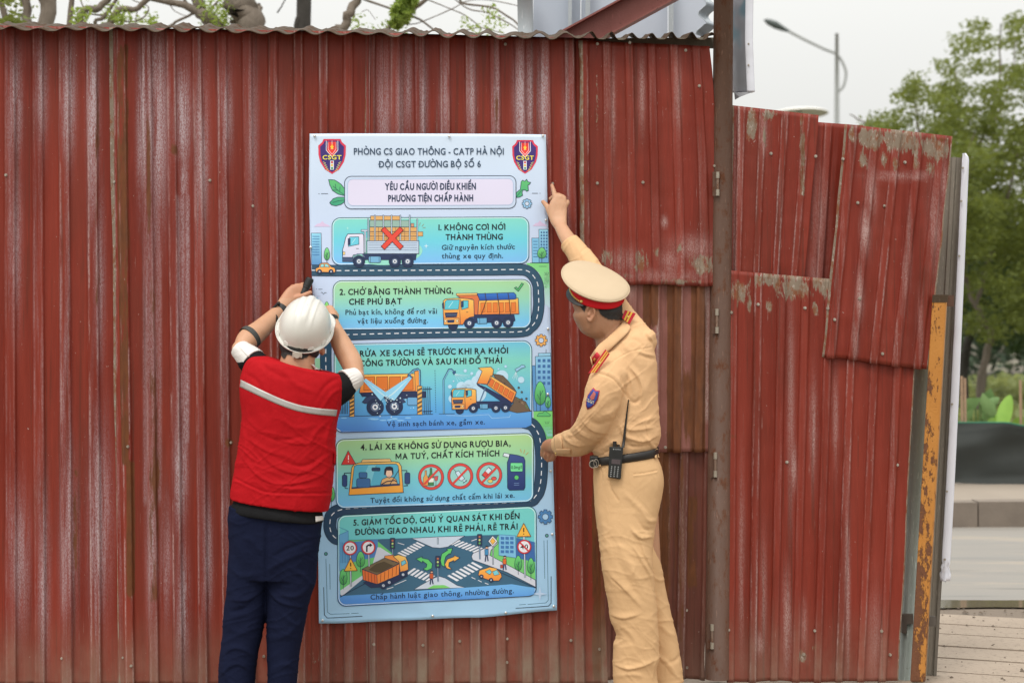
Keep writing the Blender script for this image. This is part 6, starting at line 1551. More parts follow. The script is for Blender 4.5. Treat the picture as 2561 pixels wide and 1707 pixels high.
def seg_dist(P, pts):
    pts = catmull(np.array(pts, float), 5) if len(pts) > 2 else np.linspace(pts[0], pts[1], 8)
    best = np.full(len(P), 1e9); tt = np.zeros(len(P)); sg = np.zeros(len(P)); n = len(pts) - 1
    for i in range(n):
        a, b = pts[i], pts[i + 1]; d = b - a; L2 = d @ d + 1e-9
        t = np.clip(((P - a) @ d) / L2, 0, 1); q = a + t[:, None] * d; w = P - q; dist = np.hypot(w[:, 0], w[:, 1])
        k = dist < best; best[k] = dist[k]; tt[k] = (i + t[k]) / n
        sg[k] = np.sign((d[0] * w[:, 1] - d[1] * w[:, 0]))[k]
    return best, tt, sg

def folds(me, strokes, noise=0.0, nscale=(40, 60), seed=0, front=True, creases=()):
    """presses folds into cloth: each stroke is a line in the photograph, a width in pixels and a height in millimetres;
    'a' strokes are one sided (a soft slope ending in a sharp drop)"""
    co = co_of(me); no = no_of(me); P = to_px(co)
    d = np.zeros(len(co)); G = 1.0
    for st in strokes:
        pts, w, amp = st[:3]; w = w if w < 3.5 else w * 0.72; kind = st[3] if len(st) > 3 else 'g'
        pa = np.array(pts, float)
        m = (P[:, 0] > pa[:, 0].min() - 4 * w) & (P[:, 0] < pa[:, 0].max() + 4 * w) & (P[:, 1] > pa[:, 1].min() - 4 * w) & (P[:, 1] < pa[:, 1].max() + 4 * w)
        if not m.any(): continue
        dist, t, sg = seg_dist(P[m], pts)
        env = np.clip(np.sin(math.pi * np.clip(t, 0.02, .98)), 0, 1) ** 0.6
        if kind == 'g': pr = np.exp(-(dist / w) ** 2)
        elif kind == 'a':
            x = dist * sg / w; pr = np.where(x > 0, np.exp(-(x / 0.35) ** 2), np.exp(-(x / 1.5) ** 2)); 
        elif kind == 's': pr = np.exp(-(dist / w) ** 2); env = np.ones_like(env)
        d[m] += G * amp * 0.001 * pr * env
    if front: wgt = smooth01((0.35 - no[:, 1]) / 0.6)
    else: wgt = np.ones(len(co))
    d *= wgt
    for (amp, ang, along, across, m_) in creases:
        ca, sa = math.cos(ang), math.sin(ang)
        u_ = (P[:, 0] * ca + P[:, 1] * sa) / along; v_ = (-P[:, 0] * sa + P[:, 1] * ca) / across
        v_ = v_ + 0.9 * vnoise2(u_ * 1.3, v_ * .4, seed + 40)
        rg = (1 - np.abs(vnoise2(u_, v_, seed + 41))) ** 5 * (0.5 + 0.5 * vnoise2(u_ * .7 + 9, v_ * .5, seed + 42))
        d += amp * 0.001 * rg * m_(P[:, 0], P[:, 1])
    if noise:
        d += noise * 0.001 * (vnoise2(P[:, 0] / nscale[0] + P[:, 1] / 90, P[:, 1] / nscale[1], seed) + 0.45 * vnoise2(P[:, 0] / nscale[0] * 2.3, P[:, 1] / nscale[1] * 2.1 + P[:, 0] / 50, seed + 1))
    set_co(me, co + no * d[:, None])

def cloth_mat(name, a, b, weave=900, rough=0.85, sheen=0.15, wr=0.0012):
    m = Mat(name, a, rough, 0, 0.2)
    m.color(m.mix(m.noise((1, 1, 1), 14, 5), a, b))
    m.b.inputs['Sheen Weight'].default_value = 0.0; m.b.inputs['Specular IOR Level'].default_value = sheen
    h = m.math('ADD', m.math('MULTIPLY', m.noise((1, 1, 1), 16, 4, 0.5, dist=0.8), 3.0), m.math('MULTIPLY', m.noise((1, 1, 1), weave, 2), 0.12))
    m.bump(h, wr); return m.m
def skin_mat(name, a, b):
    m = Mat(name, a, 0.5, 0, 0.4)
    c = m.mix(m.noise((1, 1, 1), 22, 4), a, b)
    c = m.mix(m.math('MULTIPLY', m.attr('flush'), 0.8, True), c, (a[0] * .9, a[1] * .55, a[2] * .5))
    c = m.mix(m.math('MULTIPLY', m.attr('tan'), 1.0, True), c, (a[0] * .40, a[1] * .27, a[2] * .20))
    c = m.mix(m.math('MULTIPLY', m.attr('hair'), m.ramp(m.noise((1, 1, 0.5), 700, 3), .2, .7, .75, 1.0), True), c, (0.012, 0.010, 0.009))
    m.color(c); m.b.inputs['Subsurface Weight'].default_value = 0.08; m.b.inputs['Subsurface Radius'].default_value = (0.012, 0.005, 0.003); m.b.inputs['Subsurface Scale'].default_value = 0.5
    m.bump(m.noise((1, 1, 1), 260, 3), 0.0006); return m.m

M['skin_w'] = skin_mat('skin_worker', (0.50, 0.265, 0.155), (0.60, 0.335, 0.205))
M['skin_o'] = skin_mat('skin_officer', (0.52, 0.28, 0.165), (0.62, 0.36, 0.22))
M['vest'] = cloth_mat('red_vest_cloth', (0.36, 0.005, 0.009), (0.45, 0.008, 0.013), 1400, 0.75, 0.1, 0.0014)
M['navy'] = cloth_mat('navy_trouser_cloth', (0.008, 0.0105, 0.028), (0.011, 0.0145, 0.038), 900, 0.85, 0.05, 0.0016)
M['blackcloth'] = cloth_mat('black_knit', (0.010, 0.010, 0.011), (0.018, 0.018, 0.019), 900, 0.85, 0.05)
M['whitecloth'] = cloth_mat('white_knit', (0.66, 0.63, 0.60), (0.75, 0.72, 0.69), 700, 0.85, 0.1, 0.002)
M['khaki'] = cloth_mat('khaki_shirt_cloth', (0.66, 0.405, 0.215), (0.72, 0.455, 0.25), 1300, 0.85, 0.12, 0.0012)
M['khaki_t'] = cloth_mat('khaki_trouser_cloth', (0.61, 0.385, 0.20), (0.68, 0.435, 0.232), 1300, 0.85, 0.12, 0.0012)
M['cap'] = cloth_mat('cream_cap_cloth', (0.52, 0.405, 0.275), (0.57, 0.45, 0.31), 1500, 0.7, 0.1, 0.0004)
M['capred'] = cloth_mat('cap_band_red', (0.50, 0.010, 0.016), (0.58, 0.016, 0.022), 1200, 0.6, 0.1, 0.0004)
M['leather'] = simple('black_leather', (0.016, 0.014, 0.013), 0.42, 0, 0.3, 60, 0.0004)
M['rubber'] = simple('black_plastic', (0.014, 0.015, 0.015), 0.45, 0, 0.2, 80)
M['gold'] = simple('gold_metal', (0.75, 0.55, 0.16), 0.35, 0.6, 0.2, 200)
M['silver'] = simple('silver_tape', (0.42, 0.40, 0.38), 0.45, 0.25, 0.14, 240)
M['helmet'] = (lambda m: (m.color(m.mix(m.math('MULTIPLY', m.ramp(m.noise((1, 1, 1), 24, 5, .7), .6, .72), .25), (0.68, 0.66, 0.61), (0.45, 0.39, 0.32))), m.m)[1])(Mat('white_helmet_plastic', (0.78, 0.76, 0.71), 0.28, 0, 0.5))
M['hairm'] = simple('black_hair', (0.013, 0.011, 0.010), 0.6, 0, 0.4, 500, 0.0012)

from mathutils.bvhtree import BVHTree
CAMP = Vector((0, -DIST, EYE))
def bvh_of(*objs):
    v = []; f = []
    for o in objs:
        me = o.data; n = len(v); mw = Matrix.Translation(o.location)
        p = o.parent; off = Vector(o.location)
        while p is not None: off += p.location; p = p.parent
        v += [Vector(a.co) + off for a in me.vertices]; f += [tuple(i + n for i in p_.vertices) for p_ in me.polygons]
    return BVHTree.FromPolygons(v, f)
def on_cloth(bvh, px, py, lift=0.002, far=None):
    d = (Vector(W(px, py, 0)) - CAMP).normalized()
    h, n, i, dist = bvh.ray_cast(CAMP, d)
    if h is None: return far
    if n.dot(d) > 0: n = -n
    return h + n * lift
def patch(name, bvh, quadfn, nu, nv, mat, parent, lift=0.002, thick=0.0015, smooth=True, puff=0.0):
    """a piece sewn on the cloth: quadfn(u, v) gives its place in the photograph; it gets its own thickness"""
    V = []; last = None
    for j in range(nv):
        for i in range(nu):
            u, v = i / (nu - 1), j / (nv - 1); x, y = quadfn(u, v)
            e = lift + puff * (math.sin(math.pi * u) * math.sin(math.pi * v)) ** .5
            p = on_cloth(bvh, x, y, e)
            if p is None: p = last if last is not None else Vector(W(x, y, -.45))
            if last is not None and abs(p.y - last.y) > 0.08: p = Vector(W(x, y, last.y))
            last = p; V.append(tuple(p))
        last = Vector(V[-nu])
    o = link(name, mesh_of(V, grid_faces(nv, nu)), mat, parent, smooth)
    s = o.modifiers.new('thickness', 'SOLIDIFY'); s.thickness = thick; s.offset = 0
    return o
def quad(a, b, c, d):
    a, b, c, d = map(np.array, (a, b, c, d))
    return lambda u, v: tuple((a * (1 - u) + b * u) * (1 - v) + (d * (1 - u) + c * u) * v)
def ribbon_fn(top, bot):
    T = catmull(np.array(top, float), 6); B = catmull(np.array(bot, float), 6)
    def f(u, v):
        i = u * (len(T) - 1); j = u * (len(B) - 1)
        a = np.array([np.interp(i, range(len(T)), T[:, 0]), np.interp(i, range(len(T)), T[:, 1])]); b = np.array([np.interp(j, range(len(B)), B[:, 0]), np.interp(j, range(len(B)), B[:, 1])])
        return tuple(a * (1 - v) + b * v)
    return f

def hair_from(body, mask, parent, thr):
    """short hair: a thin rough coat that stands on the scalp where the hairline is"""
    me = body.data; co = co_of(me); no = no_of(me); keep = mask > thr
    idx = np.empty(len(me.loops), np.int32); me.loops.foreach_get('vertex_index', idx)
    V = co + no * (0.0016 + 0.0012 * np.random.default_rng(3).uniform(0, 1, len(co)))[:, None]; F = []; used = {}
    out = []
    for p in me.polygons:
        vs = [idx[k] for k in p.loop_indices]
        if all(keep[v] for v in vs):
            f = []
            for v in vs:
                if v not in used: used[v] = len(out); out.append(tuple(V[v]))
                f.append(used[v])
            F.append(f)
    return link('hair', mesh_of(out, F), M['hairm'], parent, True)

# ================================================================ the worker
wk = thing('person', 690, -0.42, 'man seen from behind in red vest and white helmet, both arms raised to the poster', 'person')
Y = -0.42
skin = [
    # head and neck
    ell(757, 838, -.375, 58, 66, .098), ell(752, 868, -.40, 50, 40, .075), limb([(748, 880, -.40, 42, .062), (742, 915, -.42, 44, .062), (735, 960, -.43, 52, .06)]),
    ell(806, 878, -.36, 7, 11, .010, 12, 8), ell(706, 866, -.36, 6, 11, .010, 12, 8), ell(757, 800, -.27, 18, 26, .03),
    torso([(655, 925, 820, 955, -.42, .07), (640, 1000, 815, 1010, -.42, .09), (640, 1150, 800, 1160, -.42, .09), (620, 1260, 770, 1280, -.42, .09)], 24, 2.2, 3),
    # left arm
    limb([(665, 935, -.42, 26, .042), (630, 900, -.39, 25, .040), (602, 872, -.35, 22, .038)]),
    limb([(602, 872, -.35, 20, .036), (620, 849, -.31, 28, .040), (649, 826, -.26, 26, .036), (679, 796, -.19, 20, .028), (702, 771, -.13, 14.5, .019)]),
    limb([(700, 773, -.13, 14.5, .019), (716, 752, -.105, 17.5, .017), (732, 735, -.085, 20, .016), (744, 726, -.08, 18, .015)], pw=2.3),
    # right arm
    limb([(825, 975, -.42, 26, .042), (862, 958, -.39, 25, .040), (891, 942, -.35, 21, .038)]),
    limb([(891, 942, -.35, 20, .036), (880, 908, -.32, 27, .040), (858, 868, -.27, 26, .037), (838, 826, -.20, 20, .028), (830, 800, -.15, 15, .020)]),
    limb([(831, 803, -.15, 14, .020), (829, 788, -.12, 15, .018), (822, 776, -.10, 15, .016)], pw=2.3),
    # legs
    limb([(625, 1290, -.42, 40, .07), (610, 1480, -.42, 30, .055), (600, 1700, -.42, 20, .04)]), limb([(735, 1290, -.42, 40, .07), (718, 1480, -.42, 30, .055), (706, 1700, -.42, 20, .04)]),
]
for i in range(4):   # left hand: fingers folded over the tool
    skin.append(limb([(730 + i * 8.5, 727 - i * 3, -.078, 6.4, .0095), (729 + i * 9.2, 719 - i * 2.6, -.066, 6.0, .009), (738 + i * 9.5, 716 - i * 1.2, -.048, 5.6, .0085), (750 + i * 8, 723 - i * 1.5, -.038, 4.8, .008)], 12, 4))
skin.append(limb([(738, 746, -.095, 8.5, .012), (756, 741, -.10, 7.5, .010), (768, 735, -.098, 6.2, .009), (776, 731, -.092, 5.2, .008)], 12, 4))
for i in range(4):
    skin.append(limb([(820 + i * 5, 786 - (3 - i) * 2, -.105, 6, .009), (813 + i * 8.0, 771 + i * 3.6, -.088, 5.8, .009), (806 + i * 7, 768 + i * 3, -.06, 5, .008), (800 + i * 6, 775 + i * 2, -.045, 4.5, .008)], 12, 4))
skin.append(limb([(838, 800, -.13, 8, .012), (842, 790, -.11, 6.5, .010), (838, 780, -.09, 5.4, .009)], 12, 4))
bme = fused(skin, 0.0030, 3)
co = co_of(bme); P = to_px(co)
neck_hair = smooth01((898 + 7 * vnoise(P[:, 0] / 9, 3) - P[:, 1]) / 12) * (P[:, 0] > 690) * (P[:, 0] < 812) * (co[:, 1] < -.2) * (co[:, 1] > -.56) * smooth01((800 - P[:, 0]) / 6) * (P[:, 1] > 780)
set_attr(bme, 'hair', neck_hair * .96)
set_attr(bme, 'flush', 0.35 * (P[:, 1] < 745) + 0.5 * np.exp(-((P[:, 0] - 806) ** 2 + (P[:, 1] - 878) ** 2) / 120))
set_attr(bme, 'tan', 0.25 * (P[:, 1] > 855) * (np.abs(P[:, 0] - 750) < 60))
w_body = link('body', bme, M['skin_w'], wk, True)

vest_parts = [torso([(700, 903, 748, 914, -.40, .040), (672, 892, 776, 926, -.40, .062), (642, 889, 818, 933, -.41, .080), (620, 897, 848, 935, -.42, .10), (607, 922, 861, 955, -.42, .118), (600, 955, 862, 985, -.42, .13), (601, 990, 853, 1020, -.42, .135),
    (605, 1035, 843, 1058, -.42, .135), (602, 1080, 839, 1105, -.42, .135), (596, 1124, 838, 1150, -.42, .137), (588, 1170, 834, 1196, -.42, .142), (580, 1215, 828, 1240, -.42, .147), (577, 1244, 820, 1276, -.42, .15)], 44, 2.35, 5)]
vme = fused(vest_parts, 0.0042, 5)
folds(vme, [([(652, 884), (690, 905), (760, 925), (810, 935)], 7, 4), ([(640, 900), (690, 935), (740, 950)], 9, -3), ([(660, 890), (675, 930), (672, 990)], 8, 3), ([(700, 915), (740, 960), (800, 985)], 10, 3),
    ([(860, 940), (820, 960), (790, 1000)], 8, -4), ([(858, 970), (830, 985), (800, 1030)], 7, 4), ([(605, 930), (640, 950), (660, 985)], 8, -3),
    ([(610, 1040), (660, 1085), (740, 1110), (800, 1105)], 8, 3, 'a'), ([(604, 1085), (660, 1125), (720, 1146)], 7, 3.2, 'a'), ([(640, 1120), (690, 1168), (760, 1182), (834, 1130)], 8, 3.6, 'a'),
    ([(598, 1130), (640, 1185), (700, 1212), (790, 1195), (834, 1160)], 7, 4.5, 'a'), ([(640, 1075), (700, 1100), (760, 1090)], 7, -4), ([(690, 1150), (760, 1165), (820, 1130)], 7, -4), ([(660, 1210), (730, 1222), (800, 1215)], 6, 4),
    ([(606, 1060), (615, 1120), (600, 1170)], 8, 4), ([(835, 1040), (815, 1100), (822, 1160)], 8, 5), ([(825, 1050), (790, 1080), (770, 1120)], 8, 4), ([(700, 1040), (740, 1070), (800, 1060)], 10, 3),
    ([(589, 1196), (642, 1221), (671, 1230), (740, 1233), (824, 1232)], 2.6, -3.2, 's'), ([(589, 1202), (642, 1227), (671, 1236), (740, 1239), (824, 1238)], 3, 1.5, 's'), ([(620, 1262), (660, 1272), (760, 1284)], 9, 2.5), ([(740, 1240), (735, 1290)], 8, 3), ([(640, 1225), (650, 1275)], 8, 2.5), ([(655, 893), (630, 905), (614, 932), (608, 975), (610, 1040)], 1.7, -2.0, 's'), ([(838, 940), (852, 960), (853, 985), (844, 1030), (834, 1065)], 1.7, -2.0, 's'), ([(672, 990), (690, 1060), (684, 1120)], 9, 2.5), ([(745, 1000), (770, 1050)], 7, -2.5)],
    1.2, (60, 70), 3, creases=[(4.2, .45, 95, 15, lambda x, y: smooth01((y - 1000) / 120)), (3.4, -.6, 80, 13, lambda x, y: smooth01((y - 1020) / 100)), (1.6, 1.2, 90, 20, lambda x, y: 1 + 0 * x)])
vest = link('vest', vme, M['vest'], wk, True)
# sleeves of the shirt under the vest
sl = fused([limb([(668, 945, -.42, 40, .065), (638, 912, -.40, 36, .058), (614, 887, -.375, 29, .052), (601, 875, -.36, 24, .047)], round1=False), limb([(822, 985, -.42, 42, .065), (852, 968, -.40, 39, .06), (876, 952, -.375, 29, .052), (892, 943, -.36, 24, .047)], round1=False),
    torso([(640, 960, 820, 975, -.42, .10), (625, 1100, 815, 1110, -.42, .12), (592, 1230, 806, 1262, -.42, .132), (580, 1262, 808, 1296, -.42, .150), (579, 1276, 807, 1306, -.42, .150)], 30, 2.3, 4)], 0.0045, 3)
folds(sl, [([(625, 895), (600, 915), (598, 935)], 6, 3), ([(885, 975), (865, 1000)], 6, 3), ([(600, 1262), (700, 1290)], 6, 2)], 1.2, (30, 30), 5)
shirt = link('shirt', sl, M['blackcloth'], wk, True)
for nm, nodes in (('left', [(633, 903, -.395, 34, .0590), (621, 892, -.383, 31.6, .0560), (609, 881, -.37, 27.4, .0525), (600.5, 873, -.36, 25, .050)]), ('right', [(864, 957, -.388, 34.5, .0585), (875, 951.5, -.377, 31.6, .0555), (885, 946, -.367, 27.4, .0525), (894, 941, -.358, 25, .050)])):
    tm = fused([limb(nodes, round0=False, round1=False, n=32)], 0.0026, 2); folds(tm, [([(nodes[0][0] - 10 + k * 5, nodes[0][1] - 14 + k * 6), (nodes[3][0] - 8 + k * 5, nodes[3][1] - 14 + k * 6)], 1.6, 1.5) for k in range(5)], .5, (12, 12), 8)
    link('white_cuff', tm, M['whitecloth'], shirt, True)
# collar of the shirt at the right of the neck, and the white hem below the vest
bv = bvh_of(vest, w_body, shirt)
patch('collar', bv, quad((776, 911), (796, 917), (806, 928), (784, 922)), 10, 6, M['whitecloth'], shirt, .006, .004)
patch('shirt_hem', bv, quad((786, 1291), (812, 1289), (813, 1298), (787, 1304)), 8, 5, M['whitecloth'], shirt, .006, .003)
patch('reflective_stripe', bv, ribbon_fn([(602.5, 949), (625, 960), (649, 972), (699, 995), (749, 1012), (799, 1020.5), (843, 1024)], [(600, 967), (624, 978), (647, 989), (696, 1011), (746, 1028), (797, 1036.5), (840, 1040)]), 60, 5, M['silver'], vest, .0010, .0007)
patch('side_strap', bv, quad((834, 1128), (846, 1150), (842, 1166), (832, 1158)), 6, 6, M['vest'], vest, .004, .004)

# trousers
tr_parts = [torso([(574, 1262, 807, 1288, Y, .135), (573, 1330, 801, 1345, Y, .135), (574, 1390, 794, 1398, Y, .13), (571, 1440, 791, 1445, Y, .12)], 44, 2.4, 4),
    torso([(573, 1380, 690, 1390, Y, .11), (570, 1440, 676, 1445, Y, .108), (567, 1480, 668, 1482, Y, .104), (561, 1519, 667, 1521, Y, .100), (557, 1587, 655, 1588, Y, .092), (550, 1647, 642, 1647, Y, .088), (548, 1707, 637, 1707, Y, .086), (548, 1738, 636, 1738, Y, .086)], 32, 2.2, 4),
    torso([(660, 1380, 794, 1390, Y, .11), (664, 1440, 791, 1445, Y, .108), (667, 1475, 782, 1477, Y, .104), (667, 1509, 771, 1511, Y, .100), (668, 1576, 759, 1576, Y, .092), (669, 1626, 750, 1626, Y, .088), (670, 1683, 743, 1683, Y, .086), (671, 1738, 741, 1738, Y, .086)], 32, 2.2, 4)]
tme = fused(tr_parts, 0.0046, 5)
folds(tme, [([(666, 1310), (664, 1380), (666, 1470)], 6, -9), ([(575, 1500), (620, 1500), (662, 1470)], 9, 6, 'a'), ([(570, 1530), (610, 1520), (655, 1485)], 9, -6), ([(670, 1470), (700, 1505), (760, 1520)], 9, 7, 'a'), ([(665, 1430), (710, 1400), (790, 1370)], 9, 4), ([(670, 1400), (720, 1372), (795, 1345)], 8, -4),
    ([(690, 1480), (740, 1490), (790, 1450)], 9, 5), ([(700, 1530), (740, 1560), (760, 1540)], 8, 4), ([(560, 1560), (600, 1580), (650, 1560)], 10, 3), ([(555, 1640), (590, 1620), (640, 1640)], 9, 5, 'a'), ([(550, 1690), (590, 1660), (630, 1680)], 9, 5, 'a'), ([(560, 1660), (570, 1700), (600, 1720)], 8, 4),
    ([(672, 1600), (710, 1590), (752, 1560)], 10, 4), ([(672, 1680), (710, 1660), (745, 1670)], 9, 4), ([(600, 1340), (640, 1360), (662, 1400)], 9, 3), ([(575, 1420), (610, 1440), (660, 1430)], 10, 3), ([(720, 1420), (760, 1440), (785, 1470)], 9, 4)], 1.6, (55, 60), 11, creases=[(3.4, -.35, 80, 16, lambda x, y: 1 + 0 * x), (3.0, .4, 80, 18, lambda x, y: 1 + 0 * x)])
trousers = link('trousers', tme, M['navy'], wk, True)
def shoe(parent, px, y, dirx, name='shoe'):
    x = W(px, HY, y)[0]; b = MB()
    R = []
    for t, w, h in ((-.09, .030, .055), (-.07, .040, .075), (-.02, .043, .085), (.04, .046, .075), (.10, .050, .052), (.16, .046, .04), (.19, .030, .028)):
        ring = []
        for k in range(16):
            a = 2 * math.pi * k / 16; ring.append((x + dirx * t + w * math.cos(a) * (1 - abs(dirx)) , y + t * (1 - abs(dirx) * .8) + w * math.cos(a) * abs(dirx), max(0.004, h * .5 + h * .5 * math.sin(a))))
        R.append(ring)
    v, f = loft_rings(R); b.add(v, f); return b.build(name, M['leather'], parent, True)
shoe(wk, 597, -.42, 0.15); shoe(wk, 706, -.42, 0.1)

# helmet: axis tipped back towards the viewer
hc = np.array(W(762, 823, -.375)); t_ = math.radians(42); roll = math.radians(13)
ax_u = np.array([math.cos(roll), 0, -math.sin(roll)]); ax_a = np.array([math.sin(roll) * math.cos(t_), -math.sin(t_), math.cos(roll) * math.cos(t_)]); ax_f = -np.cross(ax_u, ax_a); ax_f = ax_f if ax_f[1] > 0 else -ax_f
def hp(u, f, a): return hc + ax_u * u + ax_f * f + ax_a * a
V = []; NU, NV = 96, 40
for j in range(NV + 1):
    ph = (j / NV) * math.pi / 2
    for i in range(NU):
        th = 2 * math.pi * i / NU; cu, sf = math.cos(th), math.sin(th)
        r = math.cos(ph) ** 0.85; h = math.sin(ph) ** 0.92
        u = 0.103 * cu * r; f = 0.126 * sf * r; a = 0.128 * h
        lift = 0
        for rc, rw, rh in ((0, .014, .0065), (-.034, .005, .0028), (.034, .005, .0028)):
            lift += rh * math.exp(-(((u - rc) / rw) ** 4)) * smooth01(np.array((f + .10) / .05)) * smooth01(np.array((a - .02) / .03)) * smooth01(np.array((.125 - f) / .03))
        nn = np.array([u / .103 ** 2, f / .126 ** 2, a / .128 ** 2]); nn /= np.linalg.norm(nn) + 1e-9
        V.append(hp(u + nn[0] * lift, f + nn[1] * lift, a + nn[2] * lift))
hv = len(V)
F = grid_faces(NV + 1, NU, True)
helmet = link('helmet', mesh_of(V, [tuple(reversed(q)) for q in F]), M['helmet'], wk, True)
sm = helmet.modifiers.new('thickness', 'SOLIDIFY'); sm.thickness = 0.003; sm.offset = -1
# rim: gutter and rolled edge, longer at the front as a peak
V = []; prof = [(0.0, 0.004), (0.003, 0.000), (0.007, -0.002), (0.011, 0.0005), (0.013, 0.003), (0.0145, 0.001), (0.013, -0.004), (0.008, -0.008), (0.0, -0.007)]
for i in range(NU):
    th = 2 * math.pi * i / NU; cu, sf = math.cos(th), math.sin(th); pk = smooth01(np.array((sf - .25) / .7)) * 2.4
    for (o_, h_) in prof:
        k = o_ * (1 + pk); V.append(hp((0.102 + k) * cu, (0.125 + k) * sf, h_ - 0.012 * float(pk) * (o_ / .0145)))
F = [(i * len(prof) + k, i * len(prof) + k + 1, ((i + 1) % NU) * len(prof) + k + 1, ((i + 1) % NU) * len(prof) + k) for i in range(NU) for k in range(len(prof) - 1)]
link('rim', mesh_of(V, F), M['helmet'], helmet, True)
for ang_ in (-152, -118, -60, -28, 8, 172):
    th = math.radians(ang_); b = MB(); c = hp(.1045 * math.cos(th), .1275 * math.sin(th), .011)
    d1 = ax_u * -math.sin(th) + ax_f * math.cos(th); d2 = ax_u * math.cos(th) + ax_f * math.sin(th)
    q0 = [c - d1 * .014 - d2 * .006 - ax_a * .006, c + d1 * .014 - d2 * .006 - ax_a * .006, c + d1 * .014 + d2 * .004 - ax_a * .006, c - d1 * .014 + d2 * .004 - ax_a * .006]
    q1 = [c - d1 * .009 - d2 * .010 + ax_a * .009, c + d1 * .009 - d2 * .010 + ax_a * .009, c + d1 * .010 - d2 * .001 + ax_a * .006, c - d1 * .010 - d2 * .001 + ax_a * .006]
    b.hexa(q0, q1); b.build('slot_lug', M['helmet'], helmet, bevel=.0015)
b = MB(); c = Vector(W(743.5, 888, -.485)); b.box((c.x - .019, c.y - .004, c.z - .010), (c.x + .019, c.y + .006, c.z + .012))
b.tube([c + Vector((0, -.004, 0)), c + Vector((0, -.012, 0))], .010, 10); b.build('nape_strap', simple('grey_plastic', (0.42, 0.36, 0.30), .5), helmet, bevel=.002)
# hair cap on the nape
hair_from(w_body, neck_hair, wk, .5)
# watch, wrist band, arm band
def band_on(nodes, name, mat, parent, n=28):
    tm = limb(nodes, round0=False, round1=False, n=n, span=4); b = MB(); b.add(*tm); return b.build(name, mat, parent, True)
wat = band_on([(698.5, 777.5, -.14, 17, .0225), (702.5, 772.5, -.135, 16.6, .0225), (706.5, 767, -.128, 16.5, .022)], 'watch_strap', M['rubber'], wk)
b = MB(); c0 = Vector(W(691, 763, -.15)); d_ = Vector((-.70, -.10, .70)).normalized(); s_ = Vector((.68, -.1, .70)).normalized(); t2 = d_.cross(s_)
def obox(b, c, a1, a2, a3, h1, h2, h3):
    q = [[c + a1 * x + a2 * y + a3 * z for x, y in ((-h1, -h2), (h1, -h2), (h1, h2), (-h1, h2))] for z in (-h3, h3)]
    b.hexa(q[0], q[1])
obox(b, c0, s_, t2, d_, .018, .019, .005); cs = b.build('watch_case', M['rubber'], wat, bevel=.003)
b = MB(); obox(b, c0 + d_ * .0055, s_, t2, d_, .014, .015, .0006); b.build('watch_glass', simple('watch_face', (0.10, 0.03, 0.03), .15), wat)
band_on([(829, 812, -.172, 19.5, .0245), (828.5, 803, -.16, 18, .0235), (828.5, 795, -.145, 17, .0225)], 'wrist_band', M['rubber'], wk)
band_on([(621, 846, -.303, 31, .044), (625, 843, -.297, 31, .0435), (629, 840, -.29, 30.6, .043)], 'arm_band', simple('dark_grey_band', (0.05, 0.052, 0.048), .7), wk, 36)

# the tool in his left hand
b = MB(); A0 = np.array(W(755, 741, -.088)); B0 = np.array(W(776, 696, -.070)); P_ = [A0 + (B0 - A0) * t for t in (0, .1, .12, .45, .47, .55, .57, .95, 1.0)]
b.tube(P_, [.006, .0115, .0135, .0135, .0155, .0155, .0165, .0175, .015], 16)
tool = b.build('hand_tool', M['rubber'], smooth=False, bevel=.001); tag(tool, 'short black hand tool held beside the left edge of the poster', 'tool')
for k in range(5):
    b = MB(); c = A0 + (B0 - A0) * (.62 + .07 * k); b.tube([c, c + (B0 - A0) * .02], .0182, 16); b.build('grip_ring', M['leather'], tool)

